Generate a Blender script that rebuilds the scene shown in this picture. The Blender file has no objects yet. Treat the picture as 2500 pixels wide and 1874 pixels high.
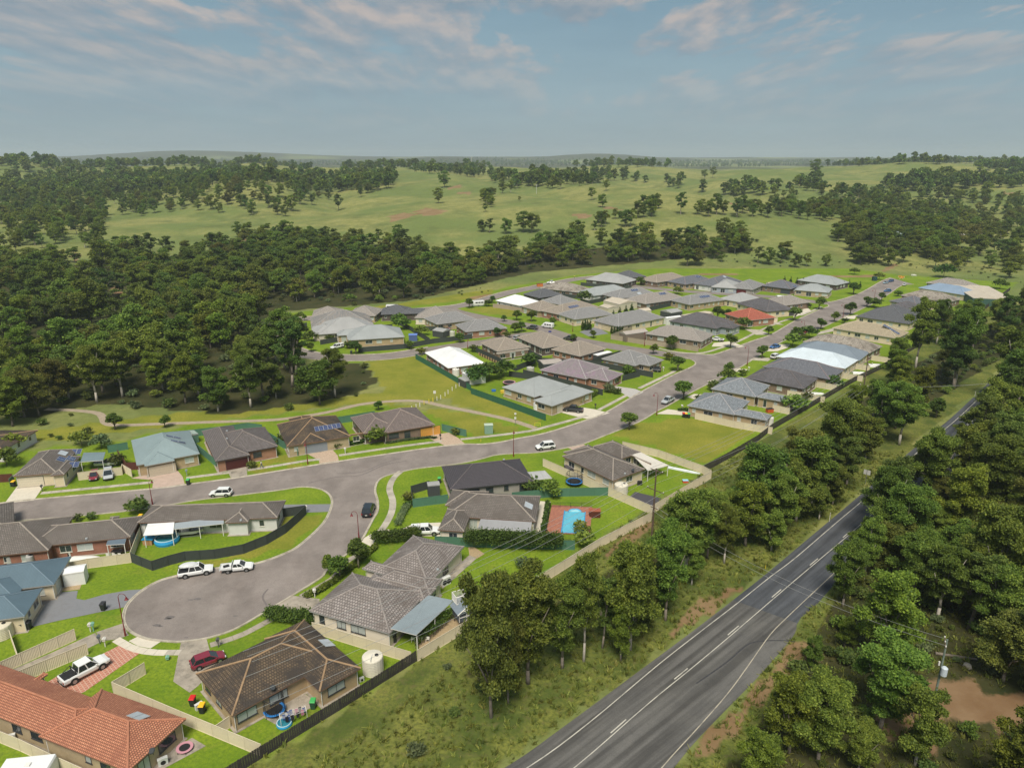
import bpy, math, random
import numpy as np
from math import sin, cos, tan, atan, atan2, radians, pi, sqrt, hypot
from mathutils import Vector, Matrix
from mathutils.geometry import tessellate_polygon
random.seed(7)
rng = np.random.default_rng(7)
scene = bpy.context.scene
COL = scene.collection
# ------------------------------------------------------------------ camera, sky, sun, exposure
CAM_H = 64.0
PITCH = radians(17.6)
FPX = 1740.0            # focal length in photograph pixels (2500 wide)
cam_d = bpy.data.cameras.new("camera")
cam = bpy.data.objects.new("camera", cam_d)
COL.objects.link(cam)
cam.location = (0, 0, CAM_H)
cam.rotation_euler = (pi / 2 - PITCH, 0, 0)
cam_d.sensor_width = 36
cam_d.lens = FPX / 2500 * 36
cam_d.clip_start = 0.5
cam_d.clip_end = 60000
scene.camera = cam
scene.view_settings.view_transform = 'Standard'
scene.view_settings.look = 'None'
scene.view_settings.gamma = 1
scene.view_settings.use_curve_mapping = False
scene.view_settings.exposure = 1.6
scene.cycles.max_bounces = 6
scene.cycles.diffuse_bounces = 3
scene.cycles.transparent_max_bounces = 12
scene.cycles.volume_bounces = 1
SUN_EL = radians(58)
SUN_AZ = radians(-172)          # measured from +Y towards +X: high behind the camera
world = bpy.data.worlds.new("World")
scene.world = world
world.use_nodes = True
wn, wl = world.node_tree.nodes, world.node_tree.links
wn.clear()
def N(nodes, typ, **kw):
 n = nodes.new(typ)
 for k, v in kw.items():
  if k.startswith('i_'):
   n.inputs[k[2:].replace('_', ' ')].default_value = v
  else:
   setattr(n, k, v)
 return n
def ramp(nodes, pts, interp='LINEAR'):
 r = nodes.new('ShaderNodeValToRGB')
 r.color_ramp.interpolation = interp
 el = r.color_ramp.elements
 while len(el) > 1:
  el.remove(el[-1])
 el[0].position = pts[0][0]
 c = pts[0][1]
 el[0].color = (*c, 1) if len(c) == 3 else c
 for p, c in pts[1:]:
  e = el.new(p)
  e.color = (*c, 1) if len(c) == 3 else c
 return r
def g(v):
 return (v, v, v)
def mixc(nodes, links, fac, a, b, mode='MIX'):
 m = nodes.new('ShaderNodeMix')
 m.data_type = 'RGBA'
 m.blend_type = mode
 for sock, v in ((m.inputs[0], fac), (m.inputs[6], a), (m.inputs[7], b)):
  if hasattr(v, 'is_linked') or hasattr(v, 'links'):
   links.new(v, sock)
  else:
   sock.default_value = v if not isinstance(v, tuple) or len(v) == 4 else (*v, 1)
 return m.outputs[2]
def mth(nodes, links, op, a, b=None, c=None, clamp=False):
 m = nodes.new('ShaderNodeMath')
 m.operation = op
 m.use_clamp = clamp
 for i, v in enumerate((a, b, c)):
  if v is None:
   continue
  if isinstance(v, (int, float)):
   m.inputs[i].default_value = v
  else:
   links.new(v, m.inputs[i])
 return m.outputs[0]
SKY_STRENGTH = 0.05
sky = N(wn, 'ShaderNodeTexSky', sky_type='NISHITA', sun_disc=False, sun_elevation=SUN_EL, sun_rotation=SUN_AZ,
  altitude=100, air_density=1.0, dust_density=2.0, ozone_density=1.5)
tc = N(wn, 'ShaderNodeTexCoord')
sep = N(wn, 'ShaderNodeSeparateXYZ')
wl.new(tc.outputs['Generated'], sep.inputs[0])
zz = mth(wn, wl, 'MAXIMUM', sep.outputs[2], 0.0)
veil = ramp(wn, [(0.0, (1.8, 2.4, 2.8)), (0.05, (1.75, 2.4, 2.82)), (0.11, (1.6, 2.36, 2.78)), (0.19, (1.25, 2.05, 2.55)), (1.0, (1.2, 1.95, 2.45))])
wl.new(zz, veil.inputs[0])
base_sky = mixc(wn, wl, 0.9, sky.outputs[0], veil.outputs[0])
den = mth(wn, wl, 'ADD', zz, 0.13)
cx = mth(wn, wl, 'DIVIDE', mth(wn, wl, 'MULTIPLY', sep.outputs[0], 1.5), den)
cy = mth(wn, wl, 'MULTIPLY', sep.outputs[1], 0.8)
cmb = N(wn, 'ShaderNodeCombineXYZ')
wl.new(cx, cmb.inputs[0]); wl.new(cy, cmb.inputs[1]); wl.new(mth(wn, wl, 'MULTIPLY_ADD', mth(wn, wl, 'LOGARITHM', den, 2.718), -2.9, 5.2), cmb.inputs[2])
def cloud_noise(vec, scale, detail, rough, dist=0.0):
 n = N(wn, 'ShaderNodeTexNoise')
 n.inputs['Scale'].default_value = scale
 n.inputs['Detail'].default_value = detail
 n.inputs['Roughness'].default_value = rough
 n.inputs['Distortion'].default_value = dist
 wl.new(vec, n.inputs['Vector'])
 return n.outputs[0]
n1 = cloud_noise(cmb.outputs[0], 1.9, 9, 0.58, 0.1)
n2 = cloud_noise(cmb.outputs[0], 0.7, 3, 0.5)
mask = mth(wn, wl, 'ADD', mth(wn, wl, 'MULTIPLY', n1, 0.8), mth(wn, wl, 'MULTIPLY', n2, 0.45))
mr = ramp(wn, [(0.57, g(0)), (0.605, g(0.55)), (0.66, g(1.0))])
wl.new(mask, mr.inputs[0])
fade = ramp(wn, [(0.03, g(0.06)), (0.075, g(0.28)), (0.12, g(0.65)), (0.17, g(0.95))])
wl.new(zz, fade.inputs[0])
cf = mth(wn, wl, 'MULTIPLY', mr.outputs[0], fade.outputs[0])
sh = N(wn, 'ShaderNodeVectorMath', operation='ADD')
wl.new(cmb.outputs[0], sh.inputs[0]); sh.inputs[1].default_value = (0.04, 0, -0.14)
n1b = cloud_noise(sh.outputs[0], 1.9, 6, 0.58, 0.1)
lit = mth(wn, wl, 'MULTIPLY_ADD', mth(wn, wl, 'SUBTRACT', n1, n1b), 4.0, 0.5, clamp=True)
ccol = ramp(wn, [(0.0, (1.55, 2.05, 2.5)), (0.5, (2.25, 2.45, 2.7)), (1.0, (3.4, 3.05, 2.9))])
wl.new(lit, ccol.inputs[0])
fin = mixc(wn, wl, cf, base_sky, ccol.outputs[0])
n3v = N(wn, 'ShaderNodeVectorMath', operation='MULTIPLY')
wl.new(tc.outputs['Generated'], n3v.inputs[0]); n3v.inputs[1].default_value = (2.0, 2.0, 14.0)
n3 = cloud_noise(n3v.outputs[0], 2.2, 5, 0.6)
st = ramp(wn, [(0.35, (0.95, 0.955, 0.965)), (0.7, (1.05, 1.04, 1.03))])
wl.new(n3, st.inputs[0])
fin = mixc(wn, wl, 1.0, fin, st.outputs[0], 'MULTIPLY')
bg = N(wn, 'ShaderNodeBackground')
bg.inputs[1].default_value = SKY_STRENGTH
wl.new(fin, bg.inputs[0])
wo = N(wn, 'ShaderNodeOutputWorld')
wl.new(bg.outputs[0], wo.inputs[0])
sun_d = bpy.data.lights.new("sun", 'SUN')
sun_d.energy = 1.5
sun_d.angle = radians(22)
sun_d.color = (1.0, 0.93, 0.8)
sun = bpy.data.objects.new("sun", sun_d)
COL.objects.link(sun)
sd = Vector((sin(SUN_AZ) * cos(SUN_EL), cos(SUN_AZ) * cos(SUN_EL), sin(SUN_EL)))
sun.rotation_euler = sd.to_track_quat('Z', 'Y').to_euler()
sun.location = sd * 300
# ------------------------------------------------------------------ survey: photograph pixel <-> place
F35 = 3.4983
TAGS = {'Q1': (0, 1400, F35), 'Q2': (400, 1400, F35), 'Q3': (700, 1200, F35), 'Q4': (0, 1100, F35), 'Q5': (0, 900, F35),
  'Q6': (450, 950, F35), 'Q7': (850, 1000, F35), 'Q8': (1250, 900, F35), 'A': (600, 650, F35), 'B': (1100, 650, F35),
  'C': (1600, 620, F35), 'D': (1900, 600, F35), 'R1': (1700, 1250, 2.6575), 'R2': (1000, 1250, 2.6575),
  'R3': (1800, 900, 3.0143), 'L': (0, 350, 2.4964), 'M': (830, 350, 2.6333), 'N': (1660, 350, 2.6333),
  'Z': (0, 0, 0.8848), 'P': (0, 0, 1.0)}
def px(tag, x, y):
 ox, oy, f = TAGS[tag]
 return ox + x / f, oy + y / f
_cp, _sp = cos(PITCH), sin(PITCH)
def ray(u, v):
 a, b = (u - 1250) / FPX, (v - 937) / FPX
 return Vector((a, _cp - b * _sp, -_sp - b * _cp))
def G(tag, x, y, z=0.0):
 u, v = px(tag, x, y)
 d = ray(u, v)
 t = (z - CAM_H) / d.z
 return Vector((d.x * t, d.y * t, z))
def proj(X, Y, Z):
 dz = Z - CAM_H
 w = Y * _cp - dz * _sp
 v = -Y * _sp - dz * _cp
 w = np.maximum(w, 0.01)
 return 1250 + FPX * X / w, 937 + FPX * v / w
def height_for(base, tag, x, y):
 u, v = px(tag, x, y)
 b = (v - 937) / FPX
 Y = base[1]
 dz = -Y * (_sp + b * _cp) / (_cp - b * _sp)
 return dz + CAM_H
# ------------------------------------------------------------------ mesh helpers
def tag(o, label=None, cat=None, group=None, kind=None):
 if label: o['label'] = label
 if cat: o['category'] = cat
 if group: o['group'] = group
 if kind: o['kind'] = kind
 return o
def thing(name, label, cat, loc=(0, 0, 0), rz=0.0, group=None):
 o = bpy.data.objects.new(name, None)
 COL.objects.link(o)
 o.empty_display_size = 0.5
 o.location = loc
 o.rotation_euler = (0, 0, rz)
 return tag(o, label, cat, group)
def link_obj(name, data, parent=None, loc=(0, 0, 0), rot=(0, 0, 0), sc=(1, 1, 1)):
 o = bpy.data.objects.new(name, data)
 COL.objects.link(o)
 o.location = loc; o.rotation_euler = rot; o.scale = sc
 if parent is not None:
  o.parent = parent
 return o
def copy_tree(o, parent=None):
 c = o.copy()
 COL.objects.link(c)
 c.parent = parent
 for ch in list(o.children):
  copy_tree(ch, c)
 return c
class MB:
 def __init__(s):
  s.v = []; s.f = []; s.m = []; s.uv = []
 def add(s, vs, fs, mi=0, uvs=None):
  o = len(s.v)
  s.v += [tuple(p) for p in vs]
  for k, f in enumerate(fs):
   s.f.append([i + o for i in f]); s.m.append(mi)
   s.uv.append(uvs[k] if uvs else None)
  return s
 def box(s, x0, y0, z0, x1, y1, z1, mi=0, M=None):
  vs = [(x0, y0, z0), (x1, y0, z0), (x1, y1, z0), (x0, y1, z0), (x0, y0, z1), (x1, y0, z1), (x1, y1, z1), (x0, y1, z1)]
  if M is not None: vs = [M @ Vector(p) for p in vs]
  return s.add(vs, [(0, 3, 2, 1), (4, 5, 6, 7), (0, 1, 5, 4), (1, 2, 6, 5), (2, 3, 7, 6), (3, 0, 4, 7)], mi)
 def cbox(s, c, sz, mi=0, rz=0):
  M = Matrix.Translation(Vector(c)) @ Matrix.Rotation(rz, 4, 'Z')
  a, b, d = sz[0] / 2, sz[1] / 2, sz[2] / 2
  return s.box(-a, -b, -d, a, b, d, mi, M)
 def quad(s, a, b, c, d, mi=0):
  return s.add([a, b, c, d], [(0, 1, 2, 3)], mi)
 def slab(s, pts, z0, z1, mi=0):
  n = len(pts)
  ar = sum(pts[i][0] * pts[(i + 1) % n][1] - pts[(i + 1) % n][0] * pts[i][1] for i in range(n))
  if ar < 0: pts = pts[::-1]
  vs = [(p[0], p[1], z0) for p in pts] + [(p[0], p[1], z1) for p in pts]
  tri = tessellate_polygon([[Vector((p[0], p[1], 0)) for p in pts]])
  fs = []
  for t in tri:
   a, b, c = t
   cr = (pts[b][0] - pts[a][0]) * (pts[c][1] - pts[a][1]) - (pts[b][1] - pts[a][1]) * (pts[c][0] - pts[a][0])
   if cr < 0: a, b, c = a, c, b
   fs.append((a + n, b + n, c + n))
  for i in range(n):
   j = (i + 1) % n
   fs.append((i, j, j + n, i + n))
  return s.add(vs, fs, mi)
 def cyl(s, p, q, r0, r1=None, n=8, mi=0, cap=True):
  p, q = Vector(p), Vector(q)
  r1 = r0 if r1 is None else r1
  d = (q - p).normalized()
  a = d.orthogonal().normalized(); b = d.cross(a)
  vs = []
  for c, r in ((p, r0), (q, r1)):
   for i in range(n):
    t = 2 * pi * i / n
    vs.append(c + a * (r * cos(t)) + b * (r * sin(t)))
  fs = [(i, (i + 1) % n, (i + 1) % n + n, i + n) for i in range(n)]
  if cap:
   fs += [tuple(range(n))[::-1], tuple(range(n, 2 * n))]
  return s.add(vs, fs, mi)
 def tube(s, pts, r, n=6, mi=0):
  for i in range(len(pts) - 1):
   r0 = r[i] if isinstance(r, (list, tuple)) else r
   r1 = r[i + 1] if isinstance(r, (list, tuple)) else r
   s.cyl(pts[i], pts[i + 1], r0, r1, n, mi)
  return s
 def lathe(s, prof, n=16, mi=0, c=(0, 0, 0)):
  vs = []
  for (r, z) in prof:
   for i in range(n):
    t = 2 * pi * i / n
    vs.append((c[0] + r * cos(t), c[1] + r * sin(t), c[2] + z))
  fs = []
  for k in range(len(prof) - 1):
   for i in range(n):
    j = (i + 1) % n
    fs.append((k * n + i, k * n + j, (k + 1) * n + j, (k + 1) * n + i))
  return s.add(vs, fs, mi)
 def sweep(s, pts, prof, mi=0):
  n = len(pts); m = len(prof)
  vs = []
  for i in range(n):
   a = Vector(pts[max(i - 1, 0)][:2]); b = Vector(pts[min(i + 1, n - 1)][:2])
   d = (b - a).normalized(); nn = Vector((-d.y, d.x))
   for (o, z) in prof:
    vs.append((pts[i][0] + nn.x * o, pts[i][1] + nn.y * o, z))
  fs = []
  for i in range(n - 1):
   for k in range(m - 1):
    fs.append((i * m + k, (i + 1) * m + k, (i + 1) * m + k + 1, i * m + k + 1))
  return s.add(vs, fs, mi)
 def mesh(s, name, mats, smooth=False, bevel=0):
  me = bpy.data.meshes.new(name)
  me.from_pydata(s.v, [], s.f)
  if not isinstance(mats, (list, tuple)): mats = [mats]
  for m in mats: me.materials.append(m)
  if len(mats) > 1:
   me.polygons.foreach_set('material_index', s.m)
  if any(u is not None for u in s.uv):
   ul = me.uv_layers.new(name='UVMap')
   for p, u in zip(me.polygons, s.uv):
    if u is not None:
     for li, q in zip(p.loop_indices, u):
      ul.data[li].uv = q
  if smooth:
   me.polygons.foreach_set('use_smooth', [True] * len(me.polygons))
  me.update()
  return me
 def build(s, name, mats, parent=None, smooth=False, **kw):
  return link_obj(name, s.mesh(name, mats, smooth), parent, **kw)
def smooth_line(pts, sub=4):
 P = [Vector((p[0], p[1])) for p in pts]
 out = []
 for i in range(len(P) - 1):
  p0 = P[max(i - 1, 0)]; p1 = P[i]; p2 = P[i + 1]; p3 = P[min(i + 2, len(P) - 1)]
  for k in range(sub):
   t = k / sub
   out.append(0.5 * ((2 * p1) + (p2 - p0) * t + (2 * p0 - 5 * p1 + 4 * p2 - p3) * t * t + (3 * p1 - p0 - 3 * p2 + p3) * t ** 3))
 out.append(P[-1])
 return out
def resample(pts, step):
 P = [Vector((p[0], p[1])) for p in pts]
 out = [P[0].copy()]; acc = 0.0
 for a, b in zip(P, P[1:]):
  L = (b - a).length
  if L < 1e-6: continue
  t = step - acc
  while t <= L:
   out.append(a + (b - a) * (t / L)); t += step
  acc = (acc + L) % step
 if (out[-1] - P[-1]).length > step * 0.3: out.append(P[-1].copy())
 return out
# ------------------------------------------------------------------ materials
MATS = {}
def pmat(name, col, rough=0.8, var=0.12, scale=3.0, metal=0.0, bump=0.0, bscale=20.0, spec=0.3, coat=0.0, dirt=None, dirt_amt=0.0, objvar=0.0):
 if name in MATS: return MATS[name]
 m = bpy.data.materials.new(name); m.use_nodes = True
 n, l = m.node_tree.nodes, m.node_tree.links
 b = n['Principled BSDF']
 b.inputs['Roughness'].default_value = rough
 b.inputs['Metallic'].default_value = metal
 b.inputs['Specular IOR Level'].default_value = spec
 b.inputs['Coat Weight'].default_value = coat
 t = n.new('ShaderNodeTexCoord')
 no = n.new('ShaderNodeTexNoise'); no.inputs['Scale'].default_value = scale; no.inputs['Detail'].default_value = 6; no.inputs['Roughness'].default_value = 0.65
 l.new(t.outputs['Object'], no.inputs['Vector'])
 r = ramp(n, [(0.3, tuple(c * (1 - var) for c in col)), (0.7, tuple(min(c * (1 + var), 1) for c in col))])
 l.new(no.outputs[0], r.inputs[0])
 out = r.outputs[0]
 if dirt:
  n2 = n.new('ShaderNodeTexNoise'); n2.inputs['Scale'].default_value = 0.5; n2.inputs['Detail'].default_value = 8; n2.inputs['Roughness'].default_value = 0.7
  l.new(t.outputs['Object'], n2.inputs['Vector'])
  r2 = ramp(n, [(0.48, g(0)), (0.66, g(dirt_amt))])
  l.new(n2.outputs[0], r2.inputs[0])
  out = mixc(n, l, r2.outputs[0], out, dirt)
 if objvar:
  oi = n.new('ShaderNodeObjectInfo')
  hv = n.new('ShaderNodeHueSaturation')
  l.new(mth(n, l, 'MULTIPLY_ADD', oi.outputs['Random'], objvar * 2, 1 - objvar), hv.inputs['Value'])
  l.new(out, hv.inputs['Color'])
  out = hv.outputs[0]
 l.new(out, b.inputs['Base Color'])
 if bump:
  nb = n.new('ShaderNodeTexNoise'); nb.inputs['Scale'].default_value = bscale; nb.inputs['Detail'].default_value = 5
  l.new(t.outputs['Object'], nb.inputs['Vector'])
  bp = n.new('ShaderNodeBump'); bp.inputs['Strength'].default_value = bump; bp.inputs['Distance'].default_value = 0.05
  l.new(nb.outputs[0], bp.inputs['Height']); l.new(bp.outputs[0], b.inputs['Normal'])
 MATS[name] = m
 return m
def tile_mat(name, base, dark, amt, alt=None, joint=(0.03, 0.025, 0.022), tw=0.33, th=0.36, joint_w=0.075, sc=0.22, rough=0.75):
 if name in MATS: return MATS[name]
 m = bpy.data.materials.new(name); m.use_nodes = True
 n, l = m.node_tree.nodes, m.node_tree.links
 b = n['Principled BSDF']; b.inputs['Roughness'].default_value = rough; b.inputs['Specular IOR Level'].default_value = 0.35
 uv = n.new('ShaderNodeUVMap')
 t = n.new('ShaderNodeTexCoord')
 br = n.new('ShaderNodeTexBrick')
 br.offset = 0.5
 br.inputs['Scale'].default_value = 1.0; br.inputs['Mortar Size'].default_value = joint_w
 br.inputs['Mortar Smooth'].default_value = 0.6
 br.inputs['Brick Width'].default_value = tw; br.inputs['Row Height'].default_value = th
 alt = alt or tuple(c * 0.8 for c in base)
 br.inputs['Color1'].default_value = (*base, 1); br.inputs['Color2'].default_value = (*tuple(c * 0.82 for c in alt), 1)
 br.inputs['Mortar'].default_value = (*tuple(c * 0.27 for c in base), 1)
 l.new(uv.outputs[0], br.inputs['Vector'])
 no = n.new('ShaderNodeTexNoise'); no.inputs['Scale'].default_value = sc; no.inputs['Detail'].default_value = 9; no.inputs['Roughness'].default_value = 0.72
 l.new(t.outputs['Object'], no.inputs['Vector'])
 lo, hi = 0.56 - 0.14 * amt, 0.66 - 0.1 * amt
 r = ramp(n, [(lo, g(0)), (hi, g(min(1, amt + 0.15)))])
 l.new(no.outputs[0], r.inputs[0])
 st = n.new('ShaderNodeTexNoise'); st.inputs['Scale'].default_value = 1.0; st.inputs['Detail'].default_value = 5
 mp = n.new('ShaderNodeVectorMath'); mp.operation = 'MULTIPLY'; mp.inputs[1].default_value = (2.6, 0.28, 1)
 l.new(uv.outputs[0], mp.inputs[0]); l.new(mp.outputs[0], st.inputs['Vector'])
 sr = ramp(n, [(0.42, g(0)), (0.66, g(0.9 * amt))])
 l.new(st.outputs[0], sr.inputs[0])
 f = mth(n, l, 'MAXIMUM', r.outputs[0], sr.outputs[0])
 c = mixc(n, l, f, br.outputs[0], dark)
 l.new(c, b.inputs['Base Color'])
 bp = n.new('ShaderNodeBump'); bp.inputs['Strength'].default_value = 0.7; bp.inputs['Distance'].default_value = 0.03; bp.invert = True
 l.new(br.outputs['Fac'], bp.inputs['Height']); l.new(bp.outputs[0], b.inputs['Normal'])
 MATS[name] = m
 return m
def metal_mat(name, col, dark=None, amt=0.0, rib=0.19):
 if name in MATS: return MATS[name]
 m = bpy.data.materials.new(name); m.use_nodes = True
 n, l = m.node_tree.nodes, m.node_tree.links
 b = n['Principled BSDF']; b.inputs['Roughness'].default_value = 0.5; b.inputs['Specular IOR Level'].default_value = 0.45
 uv = n.new('ShaderNodeUVMap')
 br = n.new('ShaderNodeTexBrick'); br.offset = 0
 br.inputs['Scale'].default_value = 1.0; br.inputs['Mortar Size'].default_value = 0.022; br.inputs['Mortar Smooth'].default_value = 0.5
 br.inputs['Brick Width'].default_value = rib; br.inputs['Row Height'].default_value = 50
 br.inputs['Color1'].default_value = (*col, 1); br.inputs['Color2'].default_value = (*tuple(c * 0.95 for c in col), 1)
 br.inputs['Mortar'].default_value = (*tuple(c * 0.72 for c in col), 1)
 l.new(uv.outputs[0], br.inputs['Vector'])
 out = br.outputs[0]
 t = n.new('ShaderNodeTexCoord')
 no = n.new('ShaderNodeTexNoise'); no.inputs['Scale'].default_value = 0.25; no.inputs['Detail'].default_value = 8; no.inputs['Roughness'].default_value = 0.7
 l.new(t.outputs['Object'], no.inputs['Vector'])
 r = ramp(n, [(0.35, g(0.9)), (0.7, g(1.06))]); l.new(no.outputs[0], r.inputs[0])
 out = mixc(n, l, 1.0, out, r.outputs[0], 'MULTIPLY')
 if dark:
  st = n.new('ShaderNodeTexNoise'); st.inputs['Scale'].default_value = 1.0; st.inputs['Detail'].default_value = 6
  mp = n.new('ShaderNodeVectorMath'); mp.operation = 'MULTIPLY'; mp.inputs[1].default_value = (1.6, 0.12, 1)
  l.new(uv.outputs[0], mp.inputs[0]); l.new(mp.outputs[0], st.inputs['Vector'])
  sr = ramp(n, [(0.36, g(0)), (0.66, g(amt))]); l.new(st.outputs[0], sr.inputs[0])
  out = mixc(n, l, sr.outputs[0], out, dark)
 l.new(out, b.inputs['Base Color'])
 bp = n.new('ShaderNodeBump'); bp.inputs['Strength'].default_value = 0.5; bp.inputs['Distance'].default_value = 0.02
 l.new(br.outputs['Fac'], bp.inputs['Height']); l.new(bp.outputs[0], b.inputs['Normal'])
 MATS[name] = m
 return m
def brick_mat(name, col, alt, mortar):
 if name in MATS: return MATS[name]
 m = bpy.data.materials.new(name); m.use_nodes = True
 n, l = m.node_tree.nodes, m.node_tree.links
 b = n['Principled BSDF']; b.inputs['Roughness'].default_value = 0.9; b.inputs['Specular IOR Level'].default_value = 0.15
 uv = n.new('ShaderNodeUVMap')
 br = n.new('ShaderNodeTexBrick')
 br.inputs['Scale'].default_value = 1.0; br.inputs['Mortar Size'].default_value = 0.012
 br.inputs['Brick Width'].default_value = 0.24; br.inputs['Row Height'].default_value = 0.086
 br.inputs['Color1'].default_value = (*col, 1); br.inputs['Color2'].default_value = (*tuple(c * 0.82 for c in alt), 1); br.inputs['Mortar'].default_value = (*mortar, 1)
 l.new(uv.outputs[0], br.inputs['Vector'])
 no = n.new('ShaderNodeTexNoise'); no.inputs['Scale'].default_value = 0.7; no.inputs['Detail'].default_value = 6
 l.new(uv.outputs[0], no.inputs['Vector'])
 r = ramp(n, [(0.3, g(0.82)), (0.7, g(1.08))]); l.new(no.outputs[0], r.inputs[0])
 l.new(mixc(n, l, 1.0, br.outputs[0], r.outputs[0], 'MULTIPLY'), b.inputs['Base Color'])
 MATS[name] = m
 return m
# ------------------------------------------------------------------ terrain
def vnoise(x, y, seed=0):
 xi = np.floor(x).astype(np.int64); yi = np.floor(y).astype(np.int64)
 xf = x - xi; yf = y - yi
 u = xf * xf * (3 - 2 * xf); v = yf * yf * (3 - 2 * yf)
 def h(a, b):
  k = (a * 374761393 + b * 668265263 + seed * 1442695041) & 0x7fffffff
  k = ((k ^ (k >> 13)) * 1274126177) & 0x7fffffff
  return ((k ^ (k >> 16)) & 0xffff) / 65535.0
 return (h(xi, yi) * (1 - u) + h(xi + 1, yi) * u) * (1 - v) + (h(xi, yi + 1) * (1 - u) + h(xi + 1, yi + 1) * u) * v
def fbm(x, y, oct=4, seed=0):
 a = 0.0; amp = 0.5; tot = 0
 for o in range(oct):
  a = a + amp * vnoise(x * 2 ** o, y * 2 ** o, seed + o); tot += amp; amp *= 0.5
 return a / tot - 0.5
def sstep(a, b, x):
 t = np.clip((x - a) / (b - a), 0, 1)
 return t * t * (3 - 2 * t)
YP = np.array([-500, 440, 500, 600, 750, 900, 1100, 1300, 1500, 1800, 2300, 3000, 4200, 6000, 9000, 14000], float)
ZP = np.array([0, 0, 3, 11, 19, 27, 38, 48, 51, 36, 20, 18, 26, 48, 70, 60], float)
def terrain_z(X, Y):
 X = np.asarray(X, float); Y = np.asarray(Y, float)
 s = sstep(430, 470, Y)
 r = np.hypot(X, Y)
 z = np.interp(Y, YP, ZP)
 z = z + 15 * np.exp(-((X - 110) / 210) ** 2) * np.exp(-((Y - 640) / 150) ** 2)
 z = z + 9 * np.exp(-((X + 60) / 160) ** 2) * np.exp(-((Y - 900) / 140) ** 2)
 z = z - 9 * np.exp(-((X - 420) / 120) ** 2) * np.exp(-((Y - 700) / 200) ** 2)
 amp = 22 * sstep(520, 1000, Y) * (1 - 0.35 * sstep(1300, 1700, Y))
 z = z + amp * fbm(X / 260 + 3.3, Y / 300 + 1.7, 4, 5)
 rid = np.abs(vnoise(X / 130 + 0.35 * Y / 130, Y / 420, 11) - 0.5)
 z = z + 20 * sstep(520, 800, Y) * (1 - sstep(1500, 2200, Y)) * (rid * 2 - 0.5)
 far = sstep(3500, 6500, Y)
 u = X / np.maximum(Y, 1)
 z = z + far * 62 * np.exp(-((u + 0.42) / 0.17) ** 2) * np.exp(-((Y - 6800) / 1500) ** 2)
 z = z + far * 44 * np.exp(-((u + 0.09) / 0.07) ** 2) * np.exp(-((Y - 5200) / 900) ** 2)
 z = z + far * 44 * np.exp(-((u - 0.12) / 0.1) ** 2) * np.exp(-((Y - 6000) / 900) ** 2)
 z = z + sstep(1500, 2200, Y) * (1 - sstep(2600, 3200, Y)) * 26 * np.exp(-((u - 0.62) / 0.22) ** 2)
 z = z + far * 40 * fbm(X / 1500, Y / 1500, 4, 9)
 cr = np.exp(-((Y - (330 + 0.25 * (X + 150))) / 45) ** 2) * sstep(-60, -140, X)
 return z * s - 3.5 * cr
def in_poly(u, v, poly):
 u = np.asarray(u); v = np.asarray(v)
 inside = np.zeros(u.shape, bool)
 n = len(poly)
 for i in range(n):
  x1, y1 = poly[i]; x2, y2 = poly[(i + 1) % n]
  c = ((y1 > v) != (y2 > v)) & (u < (x2 - x1) * (v - y1) / ((y2 - y1) if y2 != y1 else 1e-9) + x1)
  inside ^= c
 return inside
def pl(tagname, *pts):
 return [px(tagname, *p) for p in pts]
def ground_hit(u, v):
 d = ray(u, v)
 if d.z > -0.004: return None
 t = 60.0
 pz = 0
 prev = None
 while t < 9000:
  X, Y, Z = d.x * t, d.y * t, CAM_H + d.z * t
  h = float(terrain_z(X, Y))
  if Z <= h:
   a, b = prev or t - 5, t
   for _ in range(18):
    mth_ = (a + b) / 2
    if CAM_H + d.z * mth_ <= float(terrain_z(d.x * mth_, d.y * mth_)): b = mth_
    else: a = mth_
   return Vector((d.x * b, d.y * b, float(terrain_z(d.x * b, d.y * b))))
  prev = t
  t += max(4.0, 0.012 * t)
 return None
# ---- land cover, outlined on the ground as the photograph shows it
ESTATE = pl('P', (-400, 1130), (0, 1105), (300, 1075), (480, 1030), (720, 1005), (960, 985), (1010, 1000), (1180, 1010), (1020, 860), (880, 885), (740, 875), (672, 840), (655, 790), (700, 765), (800, 755), (1000, 742),
   (1120, 730), (1240, 700), (1400, 672), (1600, 655), (1800, 655), (2080, 655), (2200, 672), (2480, 690), (2440, 730), (2150, 895), (1740, 1140), (1370, 1375), (1010, 1615), (560, 1900), (300, 2200), (-700, 2200))
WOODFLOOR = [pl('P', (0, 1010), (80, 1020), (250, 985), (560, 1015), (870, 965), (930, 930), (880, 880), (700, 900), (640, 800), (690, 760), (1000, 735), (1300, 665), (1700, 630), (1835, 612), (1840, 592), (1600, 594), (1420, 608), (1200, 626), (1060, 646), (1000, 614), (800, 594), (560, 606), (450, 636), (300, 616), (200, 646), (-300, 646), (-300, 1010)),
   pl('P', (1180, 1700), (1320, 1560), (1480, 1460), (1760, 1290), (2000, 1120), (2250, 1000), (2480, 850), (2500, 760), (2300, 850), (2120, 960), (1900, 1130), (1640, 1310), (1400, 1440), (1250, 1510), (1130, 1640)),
   pl('P', (1760, 1900), (1980, 1560), (2060, 1440), (2200, 1290), (2420, 1080), (2700, 900), (3000, 2200), (1760, 2200))]
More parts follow.
